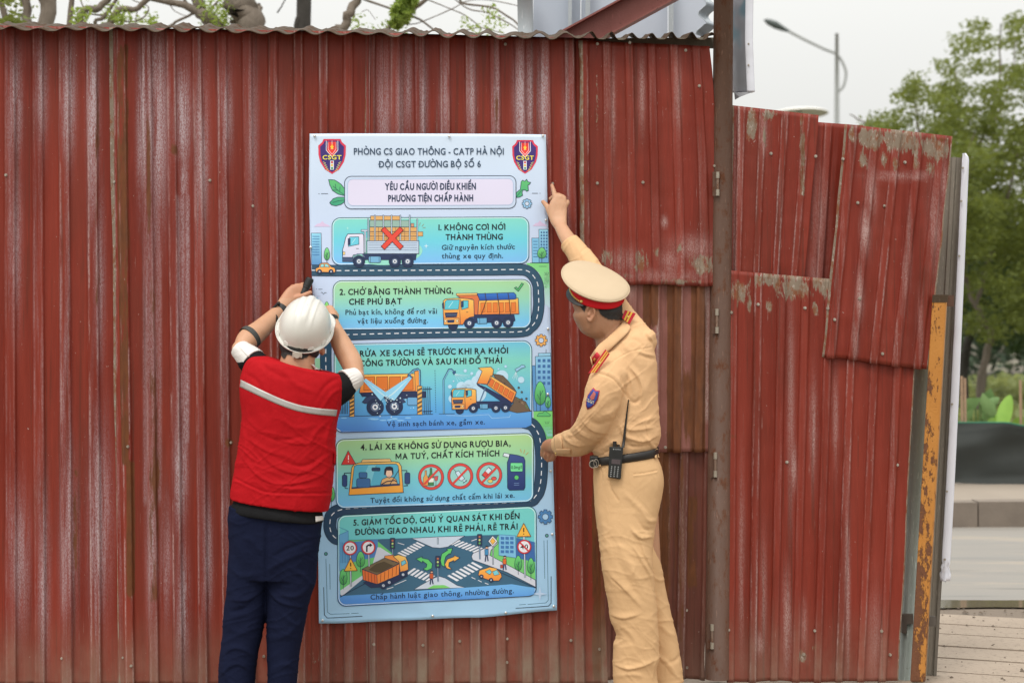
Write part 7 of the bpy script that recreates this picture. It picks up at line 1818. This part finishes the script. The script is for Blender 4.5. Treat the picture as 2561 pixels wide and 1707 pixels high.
# ================================================================ the officer
of = thing('person', 1575, -0.42, 'traffic officer in tan uniform and cream peaked cap reaching up to the poster edge', 'person')
HR = [(1468, 722, 1528, 728, -.40, .04), (1444, 735, 1550, 740, -.405, .072), (1436, 748, 1553, 750, -.415, .084), (1431.5, 761, 1555, 761, -.42, .090), (1435, 770, 1555, 772, -.42, .092), (1436.5, 777, 1555, 780, -.42, .094), (1433, 786, 1554, 788, -.42, .092), (1433.5, 793, 1553.5, 796, -.42, .090), (1437.5, 803, 1553, 805, -.42, .087),
      (1442.5, 812, 1552, 814, -.42, .084), (1447.5, 821, 1550, 824, -.42, .080), (1455, 831, 1548, 832, -.42, .075), (1466, 838.5, 1547, 841, -.42, .068), (1482, 845.5, 1547, 849, -.42, .060), (1494, 852, 1548, 858, -.42, .052)]
skin = [torso(HR, 40, 2.15, 3), limb([(1518, 820, -.43, 36, .062), (1524, 850, -.43, 35, .060), (1532, 885, -.43, 42, .06), (1545, 930, -.43, 48, .06)]),
    
    torso([(1500, 920, 1610, 890, -.42, .08), (1490, 1000, 1620, 1000, -.42, .09), (1500, 1100, 1625, 1100, -.42, .09), (1510, 1200, 1630, 1200, -.42, .09)], 24, 2.2, 3),
    # raised right arm
    limb([(1590, 850, -.42, 30, .048), (1535, 770, -.36, 28, .042), (1480, 690, -.29, 26, .038), (1440, 630, -.22, 22, .032), (1424, 604, -.185, 20, .026), (1411, 583, -.15, 17.5, .022), (1402, 566, -.12, 15.8, .019)]),
    limb([(1403, 567, -.12, 15.8, .019), (1397, 550, -.098, 21, .018), (1394, 530, -.085, 24, .016), (1397, 510, -.078, 22, .014), (1399, 500, -.074, 18, .012)], pw=2.4),
    limb([(1389, 506, -.072, 7.0, .011), (1387.5, 492, -.066, 6.6, .010), (1385, 478, -.056, 5.8, .009), (1380.5, 463.5, -.042, 4.6, .008)], 12, 5),
    limb([(1400, 506, -.074, 7.0, .011), (1401.5, 491, -.072, 6.4, .010), (1391, 488, -.045, 5.8, .009), (1377, 497, -.036, 5.2, .0085)], 12, 5),
    limb([(1408, 508, -.074, 6.8, .011), (1410.5, 494, -.068, 6.2, .010), (1406, 499, -.045, 5.6, .009), (1402, 508, -.035, 5, .0085)], 12, 5),
    limb([(1413, 517, -.074, 6.4, .010), (1420, 504.5, -.064, 5.6, .0095), (1416, 508, -.046, 5.2, .009), (1411, 518, -.036, 4.6, .0085)], 12, 5),
    limb([(1385, 549, -.095, 10, .014), (1377, 533, -.082, 9, .012), (1369, 517, -.066, 7.2, .010), (1358, 504.5, -.046, 5.2, .008)], 12, 5),
    # lowered left arm
    limb([(1530, 930, -.50, 30, .046), (1505, 1010, -.50, 28, .044), (1478, 1082, -.44, 25, .040), (1430, 1106, -.29, 21, .030), (1398, 1114, -.18, 16, .022), (1386, 1116, -.14, 15, .019)]),
    limb([(1390, 1115, -.15, 15.5, .019), (1380, 1114, -.115, 18.5, .018), (1371, 1117, -.092, 18, .017), (1366, 1121, -.08, 15, .015)], pw=2.3),
    limb([(1374, 1104, -.088, 7, .010), (1364, 1112, -.072, 6.4, .0095), (1357, 1125, -.058, 5.8, .009), (1356, 1138, -.046, 5.0, .0085)], 12, 5),
    limb([(1372, 1112, -.086, 7, .010), (1362, 1121, -.070, 6.4, .0095), (1359, 1134, -.056, 5.8, .009), (1364, 1145, -.046, 5.0, .0085)], 12, 5),
    limb([(1375, 1121, -.09, 7, .010), (1365, 1132, -.078, 6.2, .0095), (1364, 1143, -.062, 5.6, .009), (1371, 1149, -.05, 5.0, .0085)], 12, 5),
    limb([(1381, 1126, -.095, 6.5, .010), (1374, 1137, -.084, 5.8, .009), (1375, 1147, -.07, 5.2, .0085), (1382, 1149, -.058, 4.6, .008)], 12, 5),
    limb([(1386, 1126, -.11, 8, .012), (1386, 1138, -.095, 7, .010), (1380, 1147, -.078, 6, .009), (1370, 1150, -.062, 5, .0085)], 12, 5),
    limb([(1545, 1190, -.45, 38, .05), (1580, 1450, -.49, 30, .05), (1592, 1700, -.48, 20, .04)]), limb([(1600, 1180, -.38, 42, .06), (1625, 1450, -.36, 30, .05), (1655, 1690, -.35, 18, .035)]),
]
# ear
skin += [limb([(1470, 774, -.508, 3.0, .004), (1472, 768, -.512, 3.0, .004), (1480, 767, -.516, 3.2, .005), (1486, 773, -.518, 3.2, .005), (1487, 785, -.517, 3.2, .005), (1482, 796, -.512, 3.4, .005), (1476, 802, -.508, 4.0, .005), (1471, 798, -.505, 3.4, .004)], 10, 4), ell(1480, 784, -.506, 8, 15, .006, 14, 10), ell(1472.5, 787, -.509, 2.6, 4, .004, 10, 8)]
bme = fused(skin, 0.0030, 3)
folds(bme, [([(1477, 777), (1481, 784), (1477, 792)], 3.2, -5), ([(1484, 800), (1478, 812), (1465, 826)], 7, 1.5), ([(1434, 777), (1446, 779)], 3, -1.5), ([(1500, 830), (1512, 850), (1508, 870)], 7, -3), ([(1535, 800), (1520, 840), (1508, 880)], 9, 2.5),
    ([(1403, 508), (1398, 530)], 1.6, -.9), ([(1393, 512), (1391, 532)], 1.6, -.9), ([(1411, 514), (1405, 534)], 1.6, -.8), ([(1384, 1108), (1374, 1112)], 2, -1)], 0, front=True)
co = co_of(bme); P = to_px(co); px_, py_ = P[:, 0], P[:, 1]
hb_ = np.interp(px_, [1446, 1451, 1462, 1468, 1488, 1494, 1500, 1512, 1530, 1556], [735, 770, 787, 764, 762, 772, 790, 800, 806, 806]) + 1.5 * vnoise(px_ / 5, 4)
hair = smooth01((hb_ - py_) / 13) * (py_ > 640) * (py_ < 830) * (px_ > 1425) * (co[:, 1] < -.30)
ear = np.exp(-(((px_ - 1479) / 11) ** 2 + ((py_ - 785) / 19) ** 2) ** 3) * (co[:, 1] < -.48)
hair = hair * (1 - ear)
set_attr(bme, 'hair', hair * .97)
set_attr(bme, 'flush', .45 * (py_ > 1085) * (px_ < 1400) + .35 * ear + .3 * (py_ < 475) + .25 * np.exp(-((px_ - 1358) ** 2 + (py_ - 505) ** 2) / 60))
set_attr(bme, 'tan', np.where((py_ > 640) & (py_ < 950) & (px_ > 1425), .50 - .22 * ear, np.where(py_ > 1000, .22, 0)))
o_body = link('body', bme, M['skin_o'], of, True)
# short cropped hair standing on the scalp
hair_from(o_body, hair, of, .42)

# shirt: trunk, both sleeves
st = [torso([(1512, 866, 1566, 822, -.42, .050), (1498, 880, 1592, 820, -.42, .078), (1488, 898, 1614, 830, -.42, .10), (1479, 930, 1634, 868, -.42, .12), (1474, 970, 1642, 925, -.42, .128), (1475, 1020, 1644, 985, -.42, .13), (1480, 1060, 1648, 1040, -.42, .13), (1483, 1095, 1651, 1080, -.42, .126), (1483, 1126, 1646, 1108, -.42, .118), (1488, 1146, 1636, 1128, -.42, .108)], 44, 2.35, 5),
    limb([(1548, 905, -.49, 40, .055), (1528, 938, -.52, 46, .062), (1514, 972, -.54, 48, .064), (1498, 1028, -.53, 45, .062), (1480, 1072, -.48, 45, .060), (1452, 1100, -.40, 38, .052), (1425, 1109, -.31, 33, .044), (1398, 1113, -.22, 27, .036)], 28, 5, round1=False),
    limb([(1600, 856, -.42, 42, .06), (1572, 818, -.39, 38, .055), (1535, 765, -.345, 34, .052), (1498, 710, -.30, 32, .048), (1466, 661, -.255, 31, .044), (1443, 630, -.215, 28, .040), (1422.5, 605, -.185, 24.5, .034)], 28, 5, round1=False),
    ell(1618, 842, -.43, 22, 20, .05)]
sme = fused(st, 0.0040, 4)
folds(sme, [
    ([(1499, 933), (1530, 945), (1551, 968), (1572, 996)], 2.2, -4.0, 's'), ([(1503, 926), (1535, 938), (1556, 962), (1577, 990)], 3, 1.6, 's'),
    ([(1572, 915), (1592, 940), (1604, 970), (1602, 1000)], 8, 8, 'a'), ([(1553, 935), (1560, 960), (1572, 995)], 7, -6), ([(1572, 1000), (1590, 1006), (1606, 990)], 6, -6), ([(1560, 925), (1578, 950), (1585, 985)], 7, 5),
    ([(1500, 1040), (1530, 1030), (1560, 1000)], 10, 4), ([(1470, 1045), (1500, 1060), (1545, 1045)], 9, -4), ([(1455, 1050), (1480, 1075), (1520, 1085)], 8, 5, 'a'), ([(1440, 1065), (1456, 1085), (1490, 1100)], 7, 5), ([(1425, 1072), (1436, 1092), (1468, 1112)], 6, -5), ([(1412, 1082), (1418, 1100), (1440, 1112), (1470, 1116)], 6, 5), ([(1404, 1087), (1404, 1096)], 4, -6), ([(1450, 1118), (1480, 1118), (1510, 1100)], 9, -3),
    ([(1478, 960), (1500, 1000), (1496, 1040)], 12, 3), ([(1510, 960), (1530, 1000), (1520, 1040)], 12, -2.5),
    ([(1556, 1060), (1580, 1076), (1640, 1068)], 8, 6, 'a'), ([(1575, 1098), (1610, 1104), (1645, 1088)], 7, 7, 'a'), ([(1562, 1112), (1590, 1116), (1630, 1112)], 5, -5), ([(1545, 1052), (1565, 1090), (1590, 1098)], 7, 5), ([(1550, 1072), (1560, 1100), (1580, 1112)], 6, -6), ([(1520, 1100), (1545, 1110), (1562, 1125)], 6, 5), ([(1490, 1128), (1520, 1112), (1550, 1100)], 7, 5), ([(1500, 1140), (1520, 1128), (1540, 1122)], 5, -4),
    ([(1606, 1085), (1630, 1112), (1640, 1122)], 6, 5), ([(1590, 1060), (1620, 1050), (1646, 1040)], 8, 4), ([(1596, 885), (1620, 893), (1640, 898)], 6, -4), ([(1590, 876), (1615, 886), (1640, 890)], 6, 4), ([(1560, 865), (1580, 880), (1600, 920)], 10, 3), ([(1555, 850), (1590, 850), (1615, 870)], 8, -2.5), ([(1615, 833), (1630, 850), (1632, 870)], 5, 4),
    ([(1640, 930), (1620, 960), (1610, 1010)], 12, 3), ([(1530, 905), (1575, 880), (1628, 868)], 1.5, -2.2, 's'), ([(1604, 1000), (1612, 1060), (1622, 1110)], 1.5, -1.8, 's'), ([(1405, 620), (1424, 600)], 3, -1.5), ([(1449, 643), (1452, 632), (1462, 622), (1470, 618)], 1.6, -2.2, 's'), ([(1470, 625), (1485, 645), (1492, 660)], 6, 3), ([(1440, 615), (1458, 640), (1470, 668)], 7, 2.5)],
    1.0, (45, 50), 21, creases=[(3.4, -.75, 70, 13, lambda x, y: 1 + 0 * x), (3.2, .3, 70, 12, lambda x, y: smooth01((y - 1000) / 90)), (1.6, 1.3, 80, 16, lambda x, y: 1 + 0 * x)])
o_shirt = link('shirt', sme, M['khaki'], of, True)
bo = bvh_of(o_shirt, o_body)
# collar: stand-up fold that runs from the nape down to the throat
cT = [(1561, 801), (1552, 813), (1535, 830), (1515, 848), (1497, 863), (1486, 878), (1477, 892)]; cB = [(1578, 818), (1568, 834), (1548, 853), (1530, 870), (1510, 888), (1496, 902), (1481, 912)]
V = []; T = catmull(np.array(cT, float), 6); B = catmull(np.array(cB, float), 6)
for k in range(len(T)):
    q = k / (len(T) - 1)
    for j in range(8):
        s = j / 7; p = T[k] * (1 - s) + B[k] * s
        h = on_cloth(bo, B[k][0] + 1, B[k][1] + 1, 0.004)
        yb_ = (h.y if h is not None else -.5)
        yt_ = yb_ - 0.004 + 0.010 * (1 - s) * math.sin(math.pi * min(1, q + .2)) + (0.03 * (1 - s) * (1 - q) ** 2)
        V.append(W(p[0], p[1], yt_ - 0.010 * math.sin(math.pi * s * .8)))
o = link('collar', mesh_of(V, grid_faces(len(T), 8)), M['khaki'], o_shirt, True); s = o.modifiers.new('thickness', 'SOLIDIFY'); s.thickness = 0.004; s.offset = 0
# far collar point
b = MB(); b.hexa([W(1491, 855, -.40), W(1496, 870, -.44), W(1492, 872, -.44), W(1490, 866, -.40)], [W(1492, 854, -.395), W(1497, 869, -.435), W(1493, 871, -.43), W(1491, 865, -.39)]); b.build('collar_point', M['khaki'], o_shirt)
bo2 = bvh_of(o_shirt, o)
red = simple('insignia_red', (0.55, 0.012, 0.03), .6, 0, .1, 200); yel = simple('insignia_yellow', (0.82, 0.52, 0.06), .5, 0, .1, 200); green = simple('insignia_green', (0.02, 0.09, 0.05), .7)
def board(corners, parent, stripes=True, name='epaulette', yd=None):
    """stiff shoulder board: corners given clockwise, long side first"""
    a, b_, c, d = [np.array(q, float) for q in corners]
    P3 = []
    for q in (a, b_, c, d):
        h = on_cloth(bo, q[0], q[1], 0.013); P3.append(np.array(h) if (h is not None and yd is None) else np.array(W(q[0], q[1], yd if yd is not None else -.5)))
    if yd is None:
        ym = min(p[1] for p in P3); P3 = [np.array(W(q[0], q[1], ym + (.004 if k in (0, 3) else 0))) for k, q in enumerate((a, b_, c, d))]
    n = np.cross(P3[1] - P3[0], P3[3] - P3[0]); n /= np.linalg.norm(n); n = -n if n[1] > 0 else n
    m = MB(); m.hexa([p - n * .001 for p in P3], [p + n * .004 for p in P3]); o = m.build(name, red, parent, bevel=.0008)
    def lerp(u, v, h): return (P3[0] * (1 - u) + P3[1] * u) * (1 - v) + (P3[3] * (1 - u) + P3[2] * u) * v + n * h
    for (v0, v1) in ((.26, .42), (.56, .72)):
        m = MB(); m.hexa([lerp(0.01, v0, .0036), lerp(.99, v0, .0036), lerp(.99, v1, .0036), lerp(0.01, v1, .0036)], [lerp(0.01, v0, .0050), lerp(.99, v0, .0050), lerp(.99, v1, .0050), lerp(0.01, v1, .0050)]); m.build('stripe', yel, o)
    c_ = lerp(.52, .49, .0056); e1 = (P3[1] - P3[0]); e1 /= np.linalg.norm(e1); e2 = np.cross(n, e1); m = MB()
    pts = [c_ + (e1 * math.cos(k * math.pi / 5) + e2 * math.sin(k * math.pi / 5)) * (.0075 if k % 2 == 0 else .003) for k in range(10)]
    m.add(pts + [c_ + n * .002], [(k, (k + 1) % 10, 10) for k in range(10)]); m.build('star', M['gold'], o)
    return o
board([(1556, 797), (1564, 775), (1590, 783.5), (1574, 811)], o_shirt, yd=-.455) if False else board([(1563, 775), (1555, 795), (1574, 811), (1590, 783.5)], o_shirt, yd=-.452)
board([(1514, 873), (1471, 933), (1492, 931), (1525, 885)], o_shirt)
board([(1470.5, 932.5), (1517, 874), (1521, 886), (1488, 931)], o_shirt) if False else None
patch('collar_tab', bo2, quad((1493, 881), (1500, 889), (1486, 913), (1476, 903)), 8, 8, red, o_shirt, .004, .002)
patch('tab_star', bo2, quad((1490, 893), (1493, 896), (1490, 902), (1486, 899)), 5, 5, M['gold'], o_shirt, .007, .002)
# sleeve emblem
def shield(cx, cy, w, h, rot):
    sh = [(-.62, -1), (0, -.86), (.62, -1), (.85, -.6), (1, -.2), (.9, .3), (.5, .75), (0, 1), (-.5, .75), (-.9, .3), (-1, -.2), (-.85, -.6)]
    c, s = math.cos(rot), math.sin(rot)
    return [(cx + w * x * c - h * y * s, cy + w * x * s + h * y * c) for x, y in sh]
def decal(name, poly, mat, parent, lift, thick=.0008):
    cx_ = sum(p[0] for p in poly) / len(poly); cy_ = sum(p[1] for p in poly) / len(poly); V = []; F = []; n = len(poly); R_ = 5
    for k in range(1, R_ + 1):
        for p in poly:
            x = cx_ + (p[0] - cx_) * k / R_; y = cy_ + (p[1] - cy_) * k / R_; h = on_cloth(bo, x, y, lift); V.append(tuple(h) if h is not None else W(x, y, -.55))
    h = on_cloth(bo, cx_, cy_, lift); V.append(tuple(h)); c = len(V) - 1
    F = [(c, k, (k + 1) % n) for k in range(n)] + [(r_ * n + k, (r_ + 1) * n + k, (r_ + 1) * n + (k + 1) % n, r_ * n + (k + 1) % n) for r_ in range(R_ - 1) for k in range(n)]
    o = link(name, mesh_of(V, F), mat, parent, True); s = o.modifiers.new('thickness', 'SOLIDIFY'); s.thickness = thick; s.offset = 0; return o
pat = decal('sleeve_emblem', shield(1481, 998, 13.5, 28, .42), simple('emblem_red', (0.42, 0.03, 0.05), .7), o_shirt, .002)
decal('emblem_field', shield(1481, 998, 11.4, 24.5, .42), simple('emblem_blue', (0.03, 0.06, 0.30), .7), pat, .0035)
decal('emblem_motif', [(1486, 978), (1491, 984), (1487, 998), (1480, 1000), (1477, 993)], simple('emblem_orange', (0.5, 0.14, 0.12), .7), pat, .0048)
_tcur = bpy.data.curves.new('glyph', 'FONT'); _tob = bpy.data.objects.new('glyph', _tcur); col.objects.link(_tob)
def cloth_text(s, x0, x1, ya, yb, cap, mat, parent, lift, name='lettering'):
    tmp = Art(); 
    text(s, x0, x1, ya, yb, cap, (255, 255, 255), 0, lambda x, y: (x, y), .02, art=tmp)
    v = np.vstack(tmp.v); V = []
    for p in v: h = on_cloth(bo, p[0], p[1], lift); V.append(tuple(h) if h is not None else W(p[0], p[1], -.55))
    return link(name, mesh_of(V, tmp.f), mat, parent)
cloth_text('CSGT', 1467, 1487, 1001, 1011, 8, simple('emblem_yellow', (0.7, 0.6, 0.35), .7), pat, .0050)
# cuff tab, button, seams
patch('cuff_tab', bo, quad((1391, 1121), (1428, 1121), (1428, 1134), (1393, 1135)), 12, 5, M['khaki'], o_shirt, .003, .002)
patch('cuff', bo, quad((1387, 1094), (1404, 1088), (1412, 1142), (1388, 1138)), 8, 14, M['khaki'], o_shirt, .0025, .002)
b = MB(); h = on_cloth(bo, 1391.5, 1131, .005); b.ball(tuple(h), (.0035, .003, .0035), 8, 6); b.build('button', M['gold'], o_shirt, True)

# trousers
OY = -.43
ot = [torso([(1487, 1128, 1638, 1112, -.42, .108), (1484, 1150, 1642, 1136, -.42, .118), (1484, 1181, 1655, 1172, -.42, .130), (1485, 1212, 1660, 1208, -.42, .135), (1487, 1252, 1653, 1252, -.425, .133), (1491, 1305, 1640, 1308, -.44, .128), (1497, 1345, 1634, 1350, -.455, .118), (1503, 1390, 1630, 1395, -.47, .10)], 44, 2.35, 4),
    torso([(1500, 1250, 1630, 1258, -.44, .085), (1496, 1300, 1634, 1305, -.455, .098), (1498, 1345, 1632, 1350, -.475, .098), (1505, 1413, 1631, 1413, -.49, .095), (1511, 1454, 1636, 1454, -.49, .093), (1521, 1512, 1642, 1512, -.49, .092), (1526, 1545, 1643, 1545, -.49, .091), (1541, 1585, 1646, 1585, -.49, .089), (1536, 1611, 1647, 1612, -.49, .089), (1533, 1645, 1648, 1645, -.49, .088), (1532, 1672, 1641, 1672, -.49, .087), (1534, 1707, 1645, 1707, -.49, .087), (1537, 1746, 1646, 1746, -.49, .087)], 34, 2.2, 4),
    torso([(1530, 1290, 1634, 1300, -.38, .095), (1540, 1350, 1633, 1352, -.37, .09), (1556, 1413, 1654, 1413, -.36, .088), (1570, 1471, 1665, 1471, -.35, .085), (1588, 1541, 1680, 1541, -.345, .08), (1600, 1626, 1700, 1626, -.34, .078), (1606, 1690, 1707, 1688, -.34, .077), (1607, 1708, 1709, 1702, -.34, .077)], 34, 2.2, 4)]
ome = fused(ot, 0.0042, 4)
folds(ome, [([(1521, 1200), (1530, 1225), (1547, 1251)], 2.2, -4, 's'), ([(1503, 1165), (1506, 1195), (1500, 1230)], 3, -3), ([(1511, 1165), (1513, 1185)], 2.5, -3), ([(1550, 1255), (1549, 1300), (1552, 1360)], 1.6, -1.6, 's'),
    ([(1586, 1185), (1612, 1182), (1642, 1176)], 1.6, -3, 's'), ([(1586, 1189), (1612, 1186), (1642, 1180)], 2.2, 2, 's'),
    ([(1600, 1270), (1620, 1300), (1645, 1300)], 8, 6), ([(1560, 1230), (1590, 1260), (1622, 1290)], 9, 4), ([(1575, 1320), (1600, 1345), (1632, 1342)], 7, 8, 'a'), ([(1590, 1290), (1612, 1322), (1636, 1322)], 7, -5), ([(1600, 1345), (1612, 1390), (1630, 1425)], 7, 7, 'a'), ([(1580, 1360), (1602, 1400), (1625, 1440), (1636, 1480)], 8, 6, 'a'), ([(1560, 1380), (1585, 1430), (1600, 1470)], 10, 4), ([(1540, 1390), (1570, 1450), (1600, 1500)], 10, -4),
    ([(1530, 1440), (1560, 1470), (1605, 1520)], 9, 6, 'a'), ([(1525, 1535), (1560, 1545), (1600, 1535)], 8, 6, 'a'), ([(1545, 1560), (1575, 1580), (1600, 1620)], 8, 4), ([(1545, 1590), (1538, 1612), (1560, 1600)], 6, 5), ([(1534, 1660), (1570, 1672), (1610, 1664), (1644, 1646)], 7, 7, 'a'), ([(1540, 1690), (1580, 1685), (1610, 1690)], 8, 4), ([(1630, 1700), (1636, 1660), (1648, 1640)], 5, 5),
    ([(1632, 1440), (1650, 1450), (1662, 1445)], 6, 5), ([(1645, 1470), (1660, 1500), (1664, 1540)], 7, -3), ([(1650, 1560), (1670, 1580), (1690, 1590)], 8, 4), ([(1650, 1640), (1672, 1660), (1692, 1690)], 7, 6), ([(1656, 1660), (1690, 1650), (1704, 1630)], 7, -4), ([(1500, 1400), (1530, 1440), (1550, 1500)], 12, 2.5),
    ([(1498, 1260), (1512, 1330), (1530, 1400)], 12, 3)], 1.1, (50, 60), 31, creases=[(3.6, .9, 90, 14, lambda x, y: smooth01((y - 1200) / 120)), (3.2, .1, 70, 13, lambda x, y: smooth01((y - 1250) / 100))])
o_tr = link('trousers', ome, M['khaki_t'], of, True)
bt = bvh_of(o_tr, o_shirt)
for (x, y_) in ((1641, 1128), (1634, 1130), (1500, 1150)):
    patch('belt_loop', bt, quad((x - 2.5, y_ - 8), (x + 2.5, y_ - 9), (x + 6, y_ + 16), (x + 1, y_ + 17)), 4, 8, M['khaki_t'], o_tr, .007, .002)
shoe(of, 1600, -.47, -.35); shoe(of, 1660, -.35, .1)
# belt
V = []; rows = []
for q in np.linspace(0, 1, 6):
    n = 72
    L_ = np.array(W(1478 + 2 * q, 1141 + 20 * q, -.42)); R_ = np.array(W(1646 - 2 * q, 1117 + 21 * q, -.42)); c = (L_ + R_) / 2; h = (R_ - L_) / 2; dp = .121 + .006 * math.sin(math.pi * q)
    for k in range(n):
        a = 2 * math.pi * k / n; ca, sa = math.cos(a), math.sin(a); ca = math.copysign(abs(ca) ** (2 / 2.35), ca); sa = math.copysign(abs(sa) ** (2 / 2.35), sa)
        V.append(tuple(c + h * ca + np.array([0, -dp, 0]) * sa))
o = link('belt', mesh_of(V, grid_faces(6, 72, True)), M['leather'], of, True); s = o.modifiers.new('thickness', 'SOLIDIFY'); s.thickness = .004; s.offset = 0
b = MB(); c = Vector(W(1487, 1153, -.49)); b.box((c.x - .018, c.y - .02, c.z - .022), (c.x + .015, c.y + .03, c.z + .022)); b.build('belt_pouch', M['leather'], o, bevel=.005)
b = MB(); P_ = [W(1483 + 9 * math.cos(a) , 1160 + 9 * math.sin(a), -.515) for a in np.linspace(0, 2 * math.pi, 20)]; b.tube(P_, .0014, 6, cap=False); P_ = [W(1491 + 6 * math.cos(a), 1158 + 10 * math.sin(a), -.518) for a in np.linspace(0, 2 * math.pi, 20)]; b.tube(P_, .0013, 6, cap=False); b.build('key_ring', M['steel'], o, True)

# peaked cap
cap = empty('cap', (0, 0, 0)); cap.parent = of; cap.location = -of.location
SC = (DIST - .42) / FPX
def cp(cx, cy, A_, B_, th, k=1.0, y0=-.42):
    """point of a tilted ring: centre, axis A to the right, axis B towards the viewer (px down, metres nearer)"""
    c = np.array(W(cx, cy, y0)); a = np.array([A_[0] * SC, A_[2], -A_[1] * SC]); b_ = np.array([0, -B_[1], -B_[0] * SC])
    return c + (a * math.cos(th) + b_ * math.sin(th)) * k
nrm = np.array([.20, -.62, .76]); nrm /= np.linalg.norm(nrm)
A_, B_ = (85, 18, 0.0), (50, .122)
n = 96; V = []
prof = [(0.0, .012), (.25, .0125), (.5, .012), (.75, .009), (.9, .005), (.97, .0015), (1.0, -.004), (.99, -.010), (.95, -.014), (.86, -.022), (.76, -.032)]
for k, h in prof:
    for i in range(n):
        th = 2 * math.pi * i / n
        sad = .010 * math.cos(2 * (th - math.pi)) * k * k + .012 * k * math.cos(th - math.pi) ** 2 * (math.cos(th - math.pi) > 0)
        p = cp(1490, 700, A_, B_, th, max(k, .001)) + nrm * (h)
        # the stretched back right edge runs straight
        V.append(p + np.array([0, 0, -0.010]) * max(0, math.cos(th + .95)) ** 3 * k)
crown = link('crown', mesh_of(V, grid_faces(len(prof), n, True)), M['cap'], cap, True)
# piping round the crown edge
b = MB(); b.tube([V[6 * n + i] for i in range(n)] + [V[6 * n]], .0022, 6, cap=False); b.build('piping', M['cap'], crown, True)
V = []; Ab, Bb = (65.5, 8, 0.0), (37, .102)
for q in np.linspace(0, 1, 8):
    for i in range(n):
        th = 2 * math.pi * i / n; V.append(cp(1494 + 6 * (1 - q), 706 + 30 * q, (Ab[0] + 1.5 * (1 - q), Ab[1] + 7 * (1 - q), 0), Bb, th, 1.0))
bd = link('band', mesh_of(V, grid_faces(8, n, True)), M['capred'], cap, True); s = bd.modifiers.new('thickness', 'SOLIDIFY'); s.thickness = .003; s.offset = -1
V = []; na = 30
for q in np.linspace(0, 1, 8):
    for i in range(na):
        t = i / (na - 1); th = math.radians(122 + 150 * t); out = math.sin(math.pi * t) ** .7
        p = cp(1494, 737, Ab, Bb, th, .985 + .21 * q * out) + np.array([0, 0, -.016 * q * out - .003 * q * q])
        V.append(p)
vz = link('visor', mesh_of(V, grid_faces(8, na)), M['leather'], cap, True); s = vz.modifiers.new('thickness', 'SOLIDIFY'); s.thickness = .003; s.offset = 0
b = MB()
for i in range(15):
    t = i / 14; th = math.radians(196 - 66 * t); p = cp(1494, 731, Ab, Bb, th, 1.045); b.ball(tuple(p), (.0040, .0035, .0036), 8, 6)
b.build('gold_cord', M['gold'], cap, True)
b = MB(); p = cp(1494, 729, Ab, Bb, math.radians(128), 1.04); b.ball(tuple(p), (.0062, .005, .0062), 10, 8); b.build('cap_button', M['gold'], cap, True)
b = MB(); P_ = [cp(1494, 722 + k, Ab, Bb, math.radians(194), 1.04) for k in (-10, -4, 2, 8)]
b.tube(P_, .003, 6); b.build('badge_edge', M['gold'], cap, True)

# radio clipped to the belt
rx = thing('radio', 1541, -.56, 'black handheld two way radio with long antenna clipped to the belt of the officer', 'radio')
RY = -.567
def rp_(x, y, d=0): return np.array(W(x, y, RY + d))
b = MB(); fr = [(1524, 1116), (1559, 1117), (1552.5, 1198), (1520.5, 1193)]
b.hexa([rp_(*p) for p in fr], [rp_(p[0], p[1], .034) for p in fr]); body_r = b.build('case', M['rubber'], rx, bevel=.004, segs=3)
b = MB(); b.tube([rp_(1558, 1118, .014), rp_(1561, 1098, .014), rp_(1563, 1075, .014), rp_(1567, 1040, .012), rp_(1572, 999, .010)], [.0060, .0056, .0046, .0032, .0024], 10); b.build('antenna', M['leather'], rx, True)
b = MB(); b.tube([rp_(1537, 1118, .015), rp_(1537.5, 1103, .015)], .0075, 12); b.build('volume_knob', M['leather'], rx, bevel=.001)
b = MB(); b.tube([rp_(1547, 1117, .016), rp_(1547, 1111, .016)], .005, 10); b.build('channel_knob', M['leather'], rx)
scr = [(1530, 1147), (1552, 1149), (1551, 1161), (1529, 1158.5)]
b = MB(); b.hexa([rp_(*p, -.0012) for p in scr], [rp_(*p, .002) for p in scr]); b.build('display', simple('radio_display', (0.085, 0.065, 0.07), .25), rx)
grey = simple('key_print', (0.35, 0.36, 0.36), .6)
for k in range(3):
    b = MB(); y0 = 1129 + k * 5.5; b.hexa([rp_(1530, y0, -.0006), rp_(1553, y0 + .8, -.0006), rp_(1553, y0 + 2.6, -.0006), rp_(1530, y0 + 1.8, -.0006)], [rp_(1530, y0, .002), rp_(1553, y0 + .8, .002), rp_(1553, y0 + 2.6, .002), rp_(1530, y0 + 1.8, .002)]); b.build('speaker_slot', M['leather'], rx)
kb_ = MB(); kb_.box((-.0022, -.0010, -.0016), (.0022, .0010, .0016)); kme2 = mesh_of(kb_.v, kb_.f, 'key'); kme2.materials.append(grey)
for j in range(6):
    for i in range(3):
        o = bpy.data.objects.new('key', kme2); col.objects.link(o); o.parent = rx; o.location = Vector(rp_(1530 - j * .55 + i * 8.2, 1166 + j * 4.8 + i * .5, -.0008)) - rx.location
tmp = Art()
text('MOTOROLA', 1538, 1553, 1124.2, 1125.2, 3.0, (220, 220, 220), 0, lambda x, y: (x, y), .02, art=tmp)
bpy.data.objects.remove(_tob)
v = np.vstack(tmp.v); link('brand_lettering', mesh_of([rp_(p[0], p[1], -.0008) for p in v], tmp.f), grey, rx)
b = MB(); b.tube([rp_(1534.5, 1122.6, -.0005), rp_(1534.5, 1122.6, -.0014)], .0024, 12); b.build('brand_mark', grey, rx)
